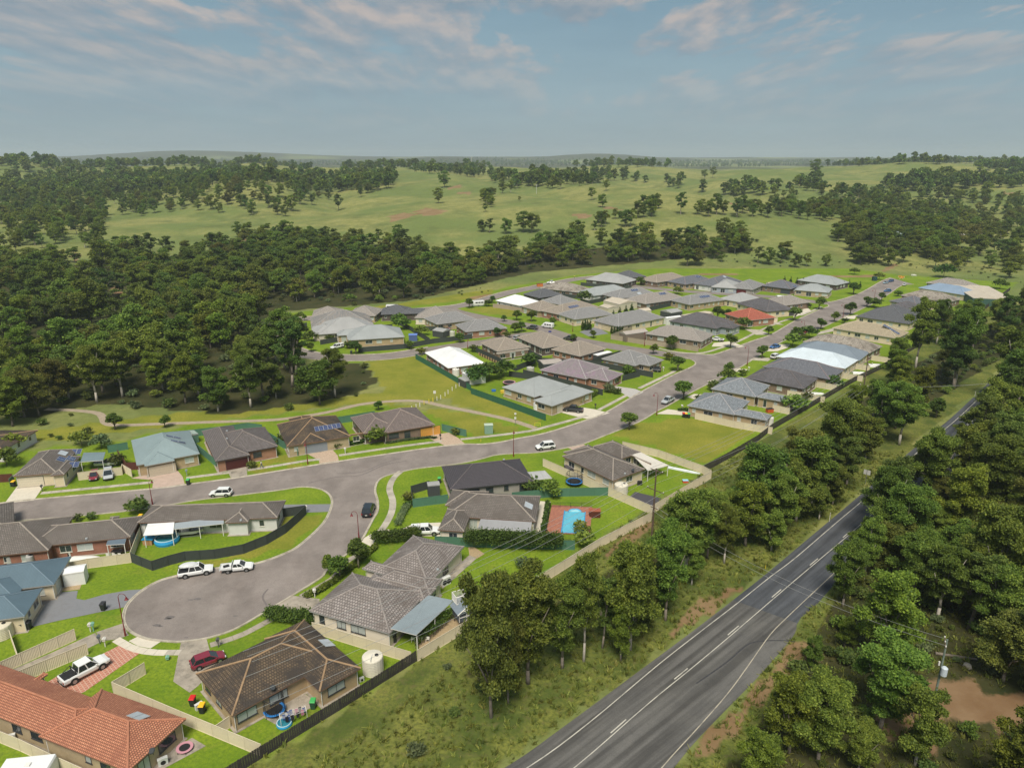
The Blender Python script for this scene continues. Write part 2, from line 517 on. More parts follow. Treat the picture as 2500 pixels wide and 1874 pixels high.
DIRT = [pl('P', (1655, 1874), (1705, 1812), (1790, 1724), (1850, 1666), (1900, 1608), (1946, 1550), (1990, 1580), (1930, 1640), (1840, 1730), (1740, 1860)), pl('P', (2230, 1640), (2330, 1660), (2500, 1690), (2700, 1700), (2700, 1790), (2480, 1800), (2380, 1770), (2290, 1740)),
  pl('P', (1900, 1590), (1960, 1545), (2000, 1560), (2000, 1620), (1930, 1640)),
  pl('P', (2200, 1650), (2120, 1720), (2160, 1800), (2280, 1840), (2330, 1760)),
  pl('P', (1710, 1460), (1800, 1420), (1820, 1440), (1730, 1500), (1640, 1560), (1620, 1550)),
  pl('P', (1530, 1290), (1560, 1270), (1600, 1280), (1570, 1310), (1530, 1330), (1480, 1370), (1460, 1360)),
  pl('M', (470, 440), (560, 410), (700, 430), (640, 460), (540, 470)), pl('M', (300, 470), (420, 440), (500, 460), (330, 510)),
  pl('M', (700, 280), (770, 265), (780, 285), (700, 300)), pl('M', (1480, 455), (1580, 450), (1640, 475), (1540, 490)),
  pl('M', (1640, 395), (1760, 410), (1850, 435), (1720, 425)), pl('M', (340, 215), (380, 215), (360, 240)), pl('M', (740, 310), (830, 310), (860, 330), (760, 330)),
  pl('N', (290, 375), (420, 395), (460, 420), (350, 405)), pl('N', (1360, 770), (1420, 770), (1330, 830), (1290, 820)), pl('N', (2080, 310), (2180, 310), (2190, 340), (2090, 340)),
  pl('N', (830, 850), (1290, 845), (1290, 860), (830, 862)), pl('A', (1900, 265), (2099, 235), (2099, 260), (1950, 290)), pl('B', (430, 215), (700, 160), (760, 160), (560, 215)),
  pl('L', (1380, 640), (1480, 580), (1580, 570), (1500, 610), (1400, 660)), pl('L', (270, 670), (330, 670), (330, 740), (270, 720)), pl('L', (430, 670), (490, 670), (490, 720), (440, 720)),
  pl('L', (680, 870), (750, 870), (750, 920), (680, 920)), pl('N', (100, 835), (360, 835), (400, 850), (100, 850))]
YELLOW = [pl('A', (1020, 810), (1450, 750), (1900, 1000), (1700, 1110), (1250, 1130), (1100, 1000)), pl('A', (1180, 1160), (2099, 1270), (2099, 1440), (1850, 1380), (1500, 1200), (1200, 1210)),
  pl('Q7', (600, 0), (900, 20), (1560, 170), (1050, 240), (1000, 170), (820, 110)), pl('B', (80, 370), (340, 340), (620, 380), (540, 440)), pl('Q6', (800, 1060), (1230, 1050), (1180, 1130), (900, 1350), (250, 1520), (0, 1470), (600, 1380)),
  pl('Q6', (540, 705), (1150, 615), (1160, 635), (540, 740)), pl('Q6', (590, 640), (830, 540), (1040, 600), (620, 670)), pl('B', (0, 1000), (200, 1060), (800, 1300), (700, 1350), (0, 1180)),
  pl('Z', (300, 900), (900, 840), (1000, 860), (700, 880), (60, 960), (60, 930)), pl('A', (0, 470), (700, 400), (1200, 330), (2099, 190), (2099, 260), (1200, 370), (200, 470)),
  pl('Q8', (1100, 450), (1560, 420), (2099, 520), (1640, 820), (1100, 640), (820, 560))]
LOT = pl('Q8', (1100, 440), (1560, 410), (2099, 520), (1640, 830), (1080, 660), (830, 580))
ROUGH = [ pl('P', (560, 1900), (1010, 1622), (1370, 1377), (1740, 1142), (2150, 897), (2440, 732), (2560, 780), (2440, 905), (2320, 1012), (2100, 1202), (1860, 1402), (1500, 1678), (1230, 1874), (1050, 2050)),
  pl('P', (1640, 1880), (1700, 1810), (1790, 1720), (1900, 1600), (1945, 1545), (1955, 1515), (2050, 1418), (2210, 1266), (2370, 1110), (2520, 955), (3000, 700), (3200, 2300), (1500, 2300))]
def build_terrain():
 ys = list(np.arange(-120, 470, 2.6))
 y = ys[-1]
 while y < 14000:
  y += max(2.6, (y - 380) * 0.025); ys.append(y)
 ys = np.array(ys)
 s = np.linspace(-1, 1, 340)
 Y, S = np.meshgrid(ys, s, indexing='ij')
 X = S * (0.92 * np.maximum(Y, 0) + 190)
 Z = terrain_z(X, Y)
 u, v = proj(X, np.maximum(Y, 8), Z)
 ny, nx = X.shape
 verts = np.stack([X, Y, Z], -1).reshape(-1, 3)
 idx = np.arange(ny * nx).reshape(ny, nx)
 f = np.stack([idx[:-1, :-1], idx[:-1, 1:], idx[1:, 1:], idx[1:, :-1]], -1).reshape(-1, 4)
 me = bpy.data.meshes.new('ground')
 me.vertices.add(len(verts)); me.vertices.foreach_set('co', verts.ravel())
 me.loops.add(len(f) * 4); me.loops.foreach_set('vertex_index', f.ravel())
 me.polygons.add(len(f)); me.polygons.foreach_set('loop_start', np.arange(len(f)) * 4); me.polygons.foreach_set('loop_total', np.full(len(f), 4))
 me.polygons.foreach_set('use_smooth', np.ones(len(f), bool))
 me.update()
 def attr(name, vals):
  a = me.attributes.new(name, 'FLOAT', 'POINT'); a.data.foreach_set('value', vals.astype(np.float32).ravel())
 def m(polys):
  r = np.zeros(u.shape, bool)
  for p in polys: r |= in_poly(u, v, p)
  return (r & (Y > 8)).astype(float)
 est = m([ESTATE]) * (Y < 440)
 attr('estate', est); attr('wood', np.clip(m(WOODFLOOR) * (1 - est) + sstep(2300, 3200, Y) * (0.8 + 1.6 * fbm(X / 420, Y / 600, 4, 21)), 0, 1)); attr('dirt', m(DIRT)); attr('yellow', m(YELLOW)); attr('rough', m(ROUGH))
 mt = bpy.data.materials.new('ground_cover'); mt.use_nodes = True
 n, l = mt.node_tree.nodes, mt.node_tree.links
 b = n['Principled BSDF']; b.inputs['Roughness'].default_value = 0.95; b.inputs['Specular IOR Level'].default_value = 0.08
 tcn = n.new('ShaderNodeTexCoord')
 def noise(sc, det=6, ro=0.6, vec=None):
  q = n.new('ShaderNodeTexNoise'); q.inputs['Scale'].default_value = sc; q.inputs['Detail'].default_value = det; q.inputs['Roughness'].default_value = ro
  l.new(vec or tcn.outputs['Object'], q.inputs['Vector']); return q.outputs[0]
 def at(nm):
  q = n.new('ShaderNodeAttribute'); q.attribute_name = nm; return q.outputs['Fac']
 edge = noise(0.35, 6, 0.7)
 def edged(nm, k=1.2):
  return mth(n, l, 'MULTIPLY_ADD', mth(n, l, 'ADD', at(nm), mth(n, l, 'MULTIPLY_ADD', edge, k, -0.5 - k / 2)), 3.0, 0.0, clamp=True)
 big, mid, fine = noise(0.012, 5), noise(0.12, 7, 0.65), noise(2.2, 6, 0.7)
 def two(a, b_, fac, p0=0.35, p1=0.65):
  r = ramp(n, [(p0, a), (p1, b_)]); l.new(fac, r.inputs[0]); return r.outputs[0]
 past = two((0.185, 0.195, 0.06), (0.285, 0.275, 0.1), mid)
 past = mixc(n, l, two(g(0), g(1), big, 0.42, 0.58), past, (0.14, 0.18, 0.055))
 past = mixc(n, l, two(g(0), g(0.8), noise(0.035, 8, 0.7), 0.5, 0.66), past, (0.1, 0.125, 0.04))
 past = mixc(n, l, two(g(0), g(0.6), noise(0.5, 6, 0.8), 0.5, 0.62), past, (0.11, 0.13, 0.04))
 lawn = two((0.125, 0.205, 0.015), (0.225, 0.295, 0.024), mid)
 lawn = mixc(n, l, two(g(0), g(0.55), noise(0.22, 8, 0.75), 0.55, 0.68), lawn, (0.24, 0.22, 0.05))
 lawn = mixc(n, l, two(g(0), g(0.7), fine, 0.4, 0.62), lawn, (0.085, 0.15, 0.016))
 rgh = two((0.055, 0.085, 0.014), (0.2, 0.205, 0.04), mid, 0.4, 0.6)
 rgh = mixc(n, l, two(g(0), g(0.85), fine, 0.42, 0.62), rgh, (0.04, 0.062, 0.013))
 rgh = mixc(n, l, two(g(0), g(0.5), noise(0.9, 5, 0.7), 0.52, 0.66), rgh, (0.13, 0.095, 0.05))
 yel = two((0.17, 0.19, 0.025), (0.27, 0.25, 0.042), mid)
 yel = mixc(n, l, two(g(0), g(0.6), fine, 0.42, 0.62), yel, (0.12, 0.15, 0.02))
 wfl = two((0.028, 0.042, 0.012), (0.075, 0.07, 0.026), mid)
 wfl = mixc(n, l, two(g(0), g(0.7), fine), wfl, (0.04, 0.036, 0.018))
 drt = two((0.2, 0.115, 0.06), (0.28, 0.185, 0.11), mid)
 c = mixc(n, l, at('estate'), past, lawn)
 c = mixc(n, l, edged('yellow'), c, yel)
 c = mixc(n, l, mth(n, l, 'MULTIPLY', edged('rough'), 0.8), c, rgh)
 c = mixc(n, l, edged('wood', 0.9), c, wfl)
 c = mixc(n, l, mth(n, l, 'MULTIPLY', edged('dirt', 1.6), 0.85), c, drt)
 l.new(c, b.inputs['Base Color'])
 bp = n.new('ShaderNodeBump'); bp.inputs['Strength'].default_value = 0.6; bp.inputs['Distance'].default_value = 0.12
 l.new(noise(3.5, 6, 0.75), bp.inputs['Height']); l.new(bp.outputs[0], b.inputs['Normal'])
 me.materials.append(mt)
 o = link_obj('ground', me)
 tag(o, 'green lawns, rough grass, woodland floor and rolling pasture hills', kind='structure')
build_terrain()
def build_haze():
 mb = MB().box(-13200, -140, -6, 13200, 14100, 190)
 m = bpy.data.materials.new('haze_air'); m.use_nodes = True
 n, l = m.node_tree.nodes, m.node_tree.links
 n.clear()
 o = n.new('ShaderNodeOutputMaterial'); p = n.new('ShaderNodeVolumePrincipled')
 p.inputs['Color'].default_value = (0.8, 0.9, 1.0, 1)
 p.inputs['Density'].default_value = HAZE
 p.inputs['Anisotropy'].default_value = 0.2
 l.new(p.outputs[0], o.inputs['Volume'])
 ob = mb.build('haze', m)
 tag(ob, 'pale blue haze over the far hills', kind='stuff')
HAZE = 0.00012
build_haze()
# ------------------------------------------------------------------ roads
def asphalt(name, a, b_, streak=True, bl=0.88, bh=1.07):
 if name in MATS: return MATS[name]
 m = bpy.data.materials.new(name); m.use_nodes = True
 n, l = m.node_tree.nodes, m.node_tree.links
 b = n['Principled BSDF']; b.inputs['Roughness'].default_value = 0.85; b.inputs['Specular IOR Level'].default_value = 0.3
 t = n.new('ShaderNodeTexCoord')
 def noise(sc, det=6, ro=0.6, vec=None):
  q = n.new('ShaderNodeTexNoise'); q.inputs['Scale'].default_value = sc; q.inputs['Detail'].default_value = det; q.inputs['Roughness'].default_value = ro
  l.new(vec or t.outputs['Object'], q.inputs['Vector']); return q.outputs[0]
 r = ramp(n, [(0.3, a), (0.72, b_)]); l.new(noise(0.18, 9, 0.75), r.inputs[0])
 c = r.outputs[0]
 fr = ramp(n, [(0.3, g(0.82)), (0.7, g(1.15))]); l.new(noise(6, 4, 0.8), fr.inputs[0])
 c = mixc(n, l, 1.0, c, fr.outputs[0], 'MULTIPLY')
 if streak:
  dr = ramp(n, [(0.56, g(0)), (0.7, g(0.5))]); l.new(noise(0.35, 9, 0.85), dr.inputs[0])
  c = mixc(n, l, dr.outputs[0], c, tuple(x * 0.45 for x in a))
  uvn = n.new('ShaderNodeUVMap')
  mp = n.new('ShaderNodeVectorMath'); mp.operation = 'MULTIPLY'; mp.inputs[1].default_value = (0.9, 0.035, 1)
  l.new(uvn.outputs[0], mp.inputs[0])
  wr = ramp(n, [(0.4, g(bl)), (0.6, g(bh))]); l.new(noise(1.0, 3, 0.5, mp.outputs[0]), wr.inputs[0])
  c = mixc(n, l, 1.0, c, wr.outputs[0], 'MULTIPLY')
 l.new(c, b.inputs['Base Color'])
 MATS[name] = m
 return m
M_STREET = asphalt('street_asphalt', (0.18, 0.152, 0.138), (0.275, 0.24, 0.22))
M_HWY = asphalt('highway_asphalt', (0.055, 0.06, 0.072), (0.085, 0.09, 0.1), True, 0.75, 1.2)
M_HWY_OLD = asphalt('old_highway_asphalt', (0.088, 0.086, 0.085), (0.135, 0.13, 0.122), True, 0.62, 1.15)
M_KERB = pmat('kerb_concrete', (0.42, 0.38, 0.31), 0.9, 0.2, 1.2, dirt=(0.2, 0.17, 0.13), dirt_amt=0.7)
M_CONC = pmat('path_concrete', (0.42, 0.38, 0.32), 0.9, 0.12, 1.5, objvar=0.1, dirt=(0.2, 0.19, 0.15), dirt_amt=0.6)
M_CONC_OLD = pmat('stained_concrete', (0.33, 0.29, 0.24), 0.9, 0.2, 0.6, dirt=(0.12, 0.11, 0.09), dirt_amt=0.7)
M_CONC_NEW = pmat('pale_concrete', (0.58, 0.53, 0.44), 0.85, 0.07, 1.0)
M_CONC_GREY = pmat('grey_sealed_concrete', (0.2, 0.205, 0.22), 0.7, 0.12, 0.5, dirt=(0.12, 0.11, 0.11), dirt_amt=0.5)
M_CONC_PINK = pmat('pinkish_concrete', (0.45, 0.34, 0.28), 0.85, 0.12, 0.8)
M_LINE = pmat('line_paint', (0.5, 0.48, 0.42), 0.7, 0.2, 2.0, dirt=(0.17, 0.17, 0.16), dirt_amt=0.8)
def catW(pts, z=0.0, sub=4):
 return smooth_line([G(*p, z) for p in pts], sub)
NORTH = [('P', -260, 1262), ('P', 13, 1228), ('P', 83, 1220), ('P', 374, 1194), ('P', 452, 1184), ('P', 566, 1169), ('P', 604, 1163), ('P', 782, 1134), ('P', 827, 1127), ('P', 940, 1110), ('P', 1050, 1094), ('P', 1090, 1089), ('P', 1136, 1085), ('P', 1179, 1085),
  ('P', 1222, 1080), ('P', 1265, 1071), ('P', 1336, 1057), ('P', 1433, 1026), ('P', 1479, 1008), ('P', 1565, 958), ('P', 1643, 917), ('P', 1690, 896), ('P', 1700, 886), ('P', 1690, 878), ('P', 1672, 871)]
NORTH2 = [('P', 1700, 864), ('P', 1730, 866), ('P', 1757, 862), ('P', 1843, 831), ('P', 1886, 816), ('P', 1943, 783), ('P', 2000, 757), ('P', 2024, 748), ('P', 2020, 742)]
NORTH3 = [('P', 2020, 737), ('P', 2040, 735), ('P', 2100, 716), ('P', 2154, 686), ('P', 2176, 678)]
SOUTH_E = [('P', 2230, 694), ('P', 2200, 697), ('P', 2174, 714), ('P', 2137, 737), ('P', 2060, 774), ('P', 1994, 804), ('P', 1930, 824), ('P', 1886, 846), ('P', 1794, 903), ('P', 1694, 953), ('P', 1628, 990), ('P', 1604, 1002),
  ('P', 1558, 1029), ('P', 1478, 1061), ('P', 1421, 1083), ('P', 1390, 1090), ('P', 1350, 1098), ('P', 1302, 1104), ('P', 1250, 1106), ('P', 1207, 1110), ('P', 1170, 1120), ('P', 1120, 1130), ('P', 1064, 1137), ('P', 1013, 1143), ('P', 964, 1154), ('P', 935, 1163), ('P', 919, 1176), ('P', 913, 1198),
  ('P', 919, 1222), ('P', 919, 1247), ('P', 907, 1268), ('P', 879, 1319), ('P', 850, 1346), ('P', 796, 1390), ('P', 780, 1409), ('P', 709, 1453), ('P', 652, 1487), ('P', 600, 1518), ('P', 560, 1538), ('P', 503, 1555), ('P', 443, 1563), ('P', 414, 1562), ('P', 366, 1557),
  ('P', 329, 1543), ('P', 311, 1526), ('P', 306, 1506), ('P', 314, 1477), ('P', 343, 1447), ('P', 386, 1421), ('P', 437, 1406), ('P', 518, 1390), ('P', 621, 1378), ('P', 702, 1350), ('P', 742, 1325), ('P', 793, 1276), ('P', 812, 1236), ('P', 812, 1216), ('P', 802, 1202), ('P', 779, 1191),
  ('P', 736, 1187), ('P', 673, 1196), ('P', 513, 1215), ('P', 450, 1224), ('P', 357, 1240), ('P', 189, 1258), ('P', 0, 1273), ('P', -260, 1305)]
def sheet(name, outline, z, mat, label, parent=None):
 mb = MB()
 P = [Vector((p[0], p[1])) for p in outline]
 tri = tessellate_polygon([[Vector((p.x, p.y, 0)) for p in P]])
 vs = [(p.x, p.y, z) for p in P]
 fs = []; uvs = []
 for a, b, c in tri:
  cr = (P[b] - P[a]).cross(P[c] - P[a])
  if cr < 0: b, c = c, b
  fs.append((a, b, c)); uvs.append([(vs[k][0] * 0.25, vs[k][1] * 3.0) for k in (a, b, c)])
 mb.add(vs, fs, 0, uvs)
 o = mb.build(name, mat, parent)
 if parent is None: tag(o, label, kind='structure')
 return o
def ribbon(name, line, w, z, mat, label):
 mb = MB()
 n = len(line); L = 0
 vs = []; us = []
 for i, p in enumerate(line):
  a = line[max(i - 1, 0)]; b = line[min(i + 1, n - 1)]
  d = (b - a).normalized(); nn = Vector((-d.y, d.x))
  if i: L += (p - line[i - 1]).length
  vs += [(p.x + nn.x * w / 2, p.y + nn.y * w / 2, z), (p.x - nn.x * w / 2, p.y - nn.y * w / 2, z)]
  us += [(-w / 2, L), (w / 2, L)]
 fs = []; uvs = []
 for i in range(n - 1):
  q = (2 * i + 1, 2 * i + 3, 2 * i + 2, 2 * i)
  fs.append(q); uvs.append([us[k] for k in q])
 mb.add(vs, fs, 0, uvs)
 o = mb.build(name, mat)
 tag(o, label, kind='structure')
 return o
def kerb(line, label, side=1, w=0.38, h=0.13, n='kerb'):
 s = side
 prof = [(0, 0.0), (0.0, 0.035), (s * 0.2, 0.04), (s * 0.26, h), (s * (w + 0.06), h), (s * (w + 0.08), 0.0)]
 if s < 0: prof = prof[::-1]
 o = MB().sweep([(p.x, p.y) for p in line], prof[::-1]).build(n, M_KERB)
 tag(o, label, kind='structure')
nl, n2l, n3l, sl = catW(NORTH), catW(NORTH2), catW(NORTH3), catW(SOUTH_E, sub=4)
sheet('road', nl + n2l + n3l + sl, 0.024, M_STREET, 'main estate street running into a wide cul-de-sac')
kerb(nl, 'concrete kerb along the far side of the estate street')
kerb(n2l, 'concrete kerb between the two side streets'); kerb(n3l, 'concrete kerb at the top end of the street')
kerb(sl, 'concrete kerb along the near side of the street and round the cul-de-sac')
LOOP = [('P', 1420, 832), ('P', 1343, 815), ('P', 1254, 821), ('P', 1200, 833), ('P', 1143, 840), ('P', 1057, 853), ('P', 943, 870), ('P', 828, 873), ('P', 743, 864), ('P', 694, 844), ('P', 680, 821), ('P', 671, 800), ('P', 683, 787), ('P', 714, 780), ('P', 770, 776), ('P', 880, 768), ('P', 1029, 756), ('P', 1134, 745), ('P', 1237, 716), ('P', 1300, 703), ('P', 1403, 682), ('P', 1480, 674)]
SIDE = [('P', 1715, 872), ('P', 1640, 866), ('P', 1557, 855), ('P', 1470, 841), ('P', 1400, 827), ('P', 1340, 808), ('P', 1270, 791), ('P', 1177, 775), ('P', 1118, 762), ('P', 1090, 752)]
SIDE3 = [('P', 2050, 742), ('P', 1990, 737), ('P', 1930, 729), ('P', 1850, 722), ('P', 1750, 716), ('P', 1650, 709), ('P', 1560, 700), ('P', 1500, 692)]
for nm, pts, z, lb in (('road', LOOP, 0.016, 'loop street curving round the block of grey roofed houses'), ('road', SIDE, 0.020, 'side street running left off the main street'), ('road', SIDE3, 0.018, 'short side street between the back rows of houses')):
 ln = catW(pts)
 ribbon(nm, ln, 7.4, z, M_STREET, lb)
 if pts is LOOP:
  off = []
  for sgn in (1, -1):
   e = []
   for i, p in enumerate(ln):
    a = ln[max(i - 1, 0)]; b = ln[min(i + 1, len(ln) - 1)]
    d = (b - a).normalized()
    e.append(p + Vector((-d.y, d.x)) * 3.7 * sgn)
   if sgn == 1: kerb([q for q in e[12:]], 'inner kerb of the loop street', 1)
   else: kerb([q for q in e[20:64]], 'outer kerb of the loop street', -1)
HL = [('P', 1060, 2000), ('P', 1286, 1874), ('P', 1436, 1765), ('P', 1602, 1626), ('P', 1700, 1549), ('P', 1800, 1472), ('P', 1880, 1408), ('P', 1941, 1362), ('P', 2039, 1278), ('P', 2122, 1208), ('P', 2198, 1140), ('P', 2281, 1069), ('P', 2337, 1022), ('P', 2389, 973), ('P', 2450, 916), ('P', 2540, 835)]
HC = [('P', 1190, 2030), ('P', 1401, 1874), ('P', 1579, 1720), ('P', 1700, 1621), ('P', 1800, 1537), ('P', 1922, 1432), ('P', 2031, 1340), ('P', 2085, 1294), ('P', 2170, 1218), ('P', 2240, 1155), ('P', 2310, 1090), ('P', 2375, 1026), ('P', 2407, 996), ('P', 2470, 936), ('P', 2560, 850)]
HR = [('P', 1430, 2100), ('P', 1615, 1874), ('P', 1700, 1780), ('P', 1775, 1694), ('P', 1824, 1628), ('P', 1880, 1549), ('P', 1926, 1502), ('P', 1978, 1453), ('P', 2042, 1393), ('P', 2140, 1302), ('P', 2191, 1256), ('P', 2280, 1172), ('P', 2350, 1102), ('P', 2404, 1046), ('P', 2440, 1010), ('P', 2500, 950), ('P', 2590, 860)]
EL = [('P', 1000, 1990), ('P', 1231, 1874), ('P', 1376, 1773), ('P', 1512, 1673), ('P', 1690, 1541), ('P', 1790, 1464), ('P', 1866, 1404), ('P', 1926, 1354), ('P', 2020, 1275), ('P', 2106, 1203), ('P', 2184, 1134), ('P', 2268, 1064), ('P', 2324, 1018), ('P', 2377, 969), ('P', 2438, 912), ('P', 2530, 830)]
ER = [('P', 1450, 2130), ('P', 1645, 1874), ('P', 1700, 1807), ('P', 1786, 1718), ('P', 1843, 1660), ('P', 1895, 1602), ('P', 1940, 1547), ('P', 1950, 1512), ('P', 1993, 1476), ('P', 2048, 1415), ('P', 2156, 1315), ('P', 2210, 1264), ('P', 2298, 1178), ('P', 2368, 1108), ('P', 2420, 1052), ('P', 2456, 1014), ('P', 2516, 952), ('P', 2606, 862)]
el, er, hl, hc, hr = catW(EL), catW(ER), catW(HL), catW(HC), catW(HR)
def strip_between(name, a, b, z, mat, label, k=40):
 def prog(line, k):
  L = [0]
  for p, q in zip(line, line[1:]): L.append(L[-1] + (q - p).length)
  out = []
  for i in range(k + 1):
   t = L[-1] * i / k
   j = max(0, min(len(L) - 2, int(np.searchsorted(L, t)) - 1))
   f = (t - L[j]) / max(L[j + 1] - L[j], 1e-6)
   out.append(line[j] + (line[j + 1] - line[j]) * min(max(f, 0), 1))
  return out
 A, B = prog(a, k), prog(b, k)
 mb = MB(); vs = []; us = []; L = 0
 for i in range(k + 1):
  if i: L += (A[i] - A[i - 1]).length
  W = (B[i] - A[i]).length
  vs += [(A[i].x, A[i].y, z), (B[i].x, B[i].y, z)]; us += [(0, L), (W, L)]
 fs = []; uvs = []
 for i in range(k):
  q = (2 * i + 1, 2 * i + 3, 2 * i + 2, 2 * i)
  fs.append(q); uvs.append([us[m] for m in q])
 mb.add(vs, fs, 0, uvs)
 o = mb.build(name, mat); tag(o, label, kind='structure'); return o
def cut(line, y0, y1):
 return [p for p in line if y0 <= p.y <= y1]
ycut = G('P', 1860, 1480).y
strip_between('road', cut(el, -500, 9999), cut(er, -500, 9999), 0.016, M_HWY, 'dark asphalt highway running away through the trees', 120)
elo = [p for p in el if p.y < G('P', 1800, 1460).y]; ero = [p for p in er if p.y < G('P', 1952, 1515).y]
strip_between('road', elo, ero, 0.022, M_HWY_OLD, 'older grey wheel-worn stretch of highway with a widened shoulder', 60)
hw = thing('highway_markings', 'white edge lines and dashed centre line painted on the highway', None); del_ = hw
tag(hw, kind='structure')
def line_piece(line, w, z, mat, parent, name='painted_line'):
 MB().sweep([(p.x, p.y) for p in line], [(-w / 2, z), (w / 2, z)][::-1]).build(name, mat, parent)
line_piece(hl, 0.13, 0.030, M_LINE, hw); line_piece(hr, 0.12, 0.030, pmat('worn_line_paint', (0.42, 0.38, 0.3), 0.8, 0.2, 2.0, dirt=(0.16, 0.15, 0.14), dirt_amt=0.8), hw)
line_piece(hc, 0.12, 0.030, M_LINE, hw)
cl2 = resample(hc, 1.0)
i = 6
while i + 4 < len(cl2):
 seg = cl2[i:i + 4]
 d = (seg[-1] - seg[0]).normalized(); nn = Vector((-d.y, d.x)) * 0.34
 line_piece([p + nn for p in seg], 0.15, 0.030, M_LINE, hw, 'dash')
 i += 13
M_SKID = pmat('tyre_rubber_mark', (0.045, 0.045, 0.05), 0.8, 0.3, 3)
sk = catW([('R1', 0, 1110), ('R1', 200, 970), ('R1', 330, 860), ('R1', 430, 835), ('R1', 560, 832), ('R1', 640, 840)])
o = MB().sweep([(p.x, p.y) for p in sk], [(0.1, 0.0275), (-0.1, 0.0275)]).build('tyre_mark', M_SKID); tag(o, 'curved dark tyre mark across the worn shoulder', kind='structure')
for nm, pts in (('cul', [('Q2', 890, 130), ('Q2', 850, 180), ('Q2', 850, 220), ('Q2', 880, 270)]), ('mid', [('Q6', 1060, 800), ('Q6', 1300, 750), ('Q6', 1500, 735), ('Q6', 1700, 650), ('Q6', 1900, 610)]), ('mid', [('Q6', 1300, 720), ('Q6', 1520, 705), ('Q6', 1700, 630), ('Q6', 1850, 590)])):
 sk = catW(pts)
 o = MB().sweep([(p.x, p.y) for p in sk], [(0.13, 0.0275), (-0.13, 0.0275)]).build('tyre_mark', pmat('street_tyre_mark', (0.15, 0.13, 0.125), 0.8, 0.2, 3)); tag(o, 'dark tyre mark on the estate street', kind='structure')
for cxp, cyp, r in ((1450, 370, 0.55), (1430, 385, 0.4), (1340, 440, 0.4), (1370, 448, 0.25), (1690, 215, 0.45), (1630, 222, 0.3), (2010, 360, 0.3), (1590, 545, 0.2)):
 c = G('Q1', cxp, cyp)
 pts = [(c.x + r * (0.7 + 0.5 * random.random()) * cos(t) * 1.5, c.y + r * (0.7 + 0.5 * random.random()) * sin(t) * 0.7) for t in np.linspace(0, 2 * pi, 11)[:-1]]
 o = sheet('tar_patch', pts, 0.0275, pmat('tar', (0.14, 0.125, 0.12), 0.7, 0.3, 4), 'dark tar patch in the cul-de-sac surface')
# ------------------------------------------------------------------ footpaths (slabs) and driveways
def footpath(label, pts, w=1.25, mat=None, step=1.8, z=0.034, slabs=True, sub=4):
 ln = resample(catW(pts, sub=sub), step)
 root = thing('footpath', label, None); tag(root, kind='structure')
 mat = mat or M_CONC
 for i in range(len(ln) - 1):
  a, b = ln[i], ln[i + 1]
  pa = ln[max(i - 1, 0)]; pb = ln[min(i + 2, len(ln) - 1)]
  d0 = (b - pa).normalized(); d1 = (pb - a).normalized(); d = (b - a).normalized()
  n0 = Vector((-d0.y, d0.x)); n1 = Vector((-d1.y, d1.x)); gp = d * 0.02
  q = [a + n0 * w / 2 + gp, a - n0 * w / 2 + gp, b - n1 * w / 2 - gp, b + n1 * w / 2 - gp]
  MB().slab([(p.x, p.y) for p in q], 0.0, z + random.uniform(0, 0.008)).build('paving_slab', mat, root)
def footway(label, pts, w, mat, z=0.014):
 ribbon('path', catW(pts), w, z, mat, label)
footpath('concrete footpath in front of the house with the brown solar roof', [('Q5', 350, 1062), ('Q5', 900, 1008), ('Q5', 1315, 967)], 1.1)
footpath('concrete footpath in front of the teal roofed house', [('Q5', 1590, 932), ('Q5', 1975, 883)], 1.1)
footpath('concrete footpath where the person walks', [('Q6', 540, 690), ('Q6', 800, 650), ('Q6', 1040, 610), ('Q6', 1160, 598)], 1.1)
footpath('concrete footpath in front of the solar panelled mossy roof', [('Q6', 1320, 565), ('Q6', 1740, 502), ('Q6', 2099, 455), ('Q7', 800, 268)], 1.1)
footpath('concrete footpath along the curve past the green kiosk', [('Q7', 960, 252), ('Q7', 1300, 215), ('Q7', 1560, 180), ('Q7', 1640, 160), ('Q7', 1900, 90), ('Q7', 2030, 52), ('Q8', 640, 408)], 1.2)
footpath('concrete footpath by the flat grey roof house lawn', [('Q8', 740, 352), ('Q8', 980, 225)], 1.1)
footpath('concrete footpath beside the bright green corner lawn', [('Q8', 1085, 168), ('Q8', 1290, 70), ('Q8', 1400, 15), ('B', 1900, 900)], 1.2, step=2.2)
footpath('curving concrete footpath on the near corner of the junction', [('Q6', 1850, 700), ('Q6', 1785, 760), ('Q6', 1752, 850), ('Q6', 1780, 950), ('Q6', 1770, 1050), ('Q6', 1720, 1150), ('Q6', 1655, 1240)], 1.3, step=1.5)
footpath('pale concrete footpath round the end of the cul-de-sac', [('Q1', 990, 560), ('Q1', 1130, 635), ('Q1', 1280, 668), ('Q1', 1420, 675)], 1.15, M_CONC_NEW, 1.5)
footpath('concrete footpath between kerb and the mossy brown roof house', [('Q2', 0, 672), ('Q2', 140, 672)], 1.1, step=1.5)
footpath('concrete footpath curving beside the mossy brown roof lawn', [('Q2', 395, 610), ('Q2', 620, 540), ('Q2', 760, 475), ('Q2', 925, 385)], 1.1, M_CONC_OLD, 1.5)
footpath('old footpath under the two street trees', [('Q2', 1170, 195), ('Q2', 1450, 35), ('Q3', 480, 620), ('Q3', 700, 480)], 1.1, M_CONC_OLD, 1.5)
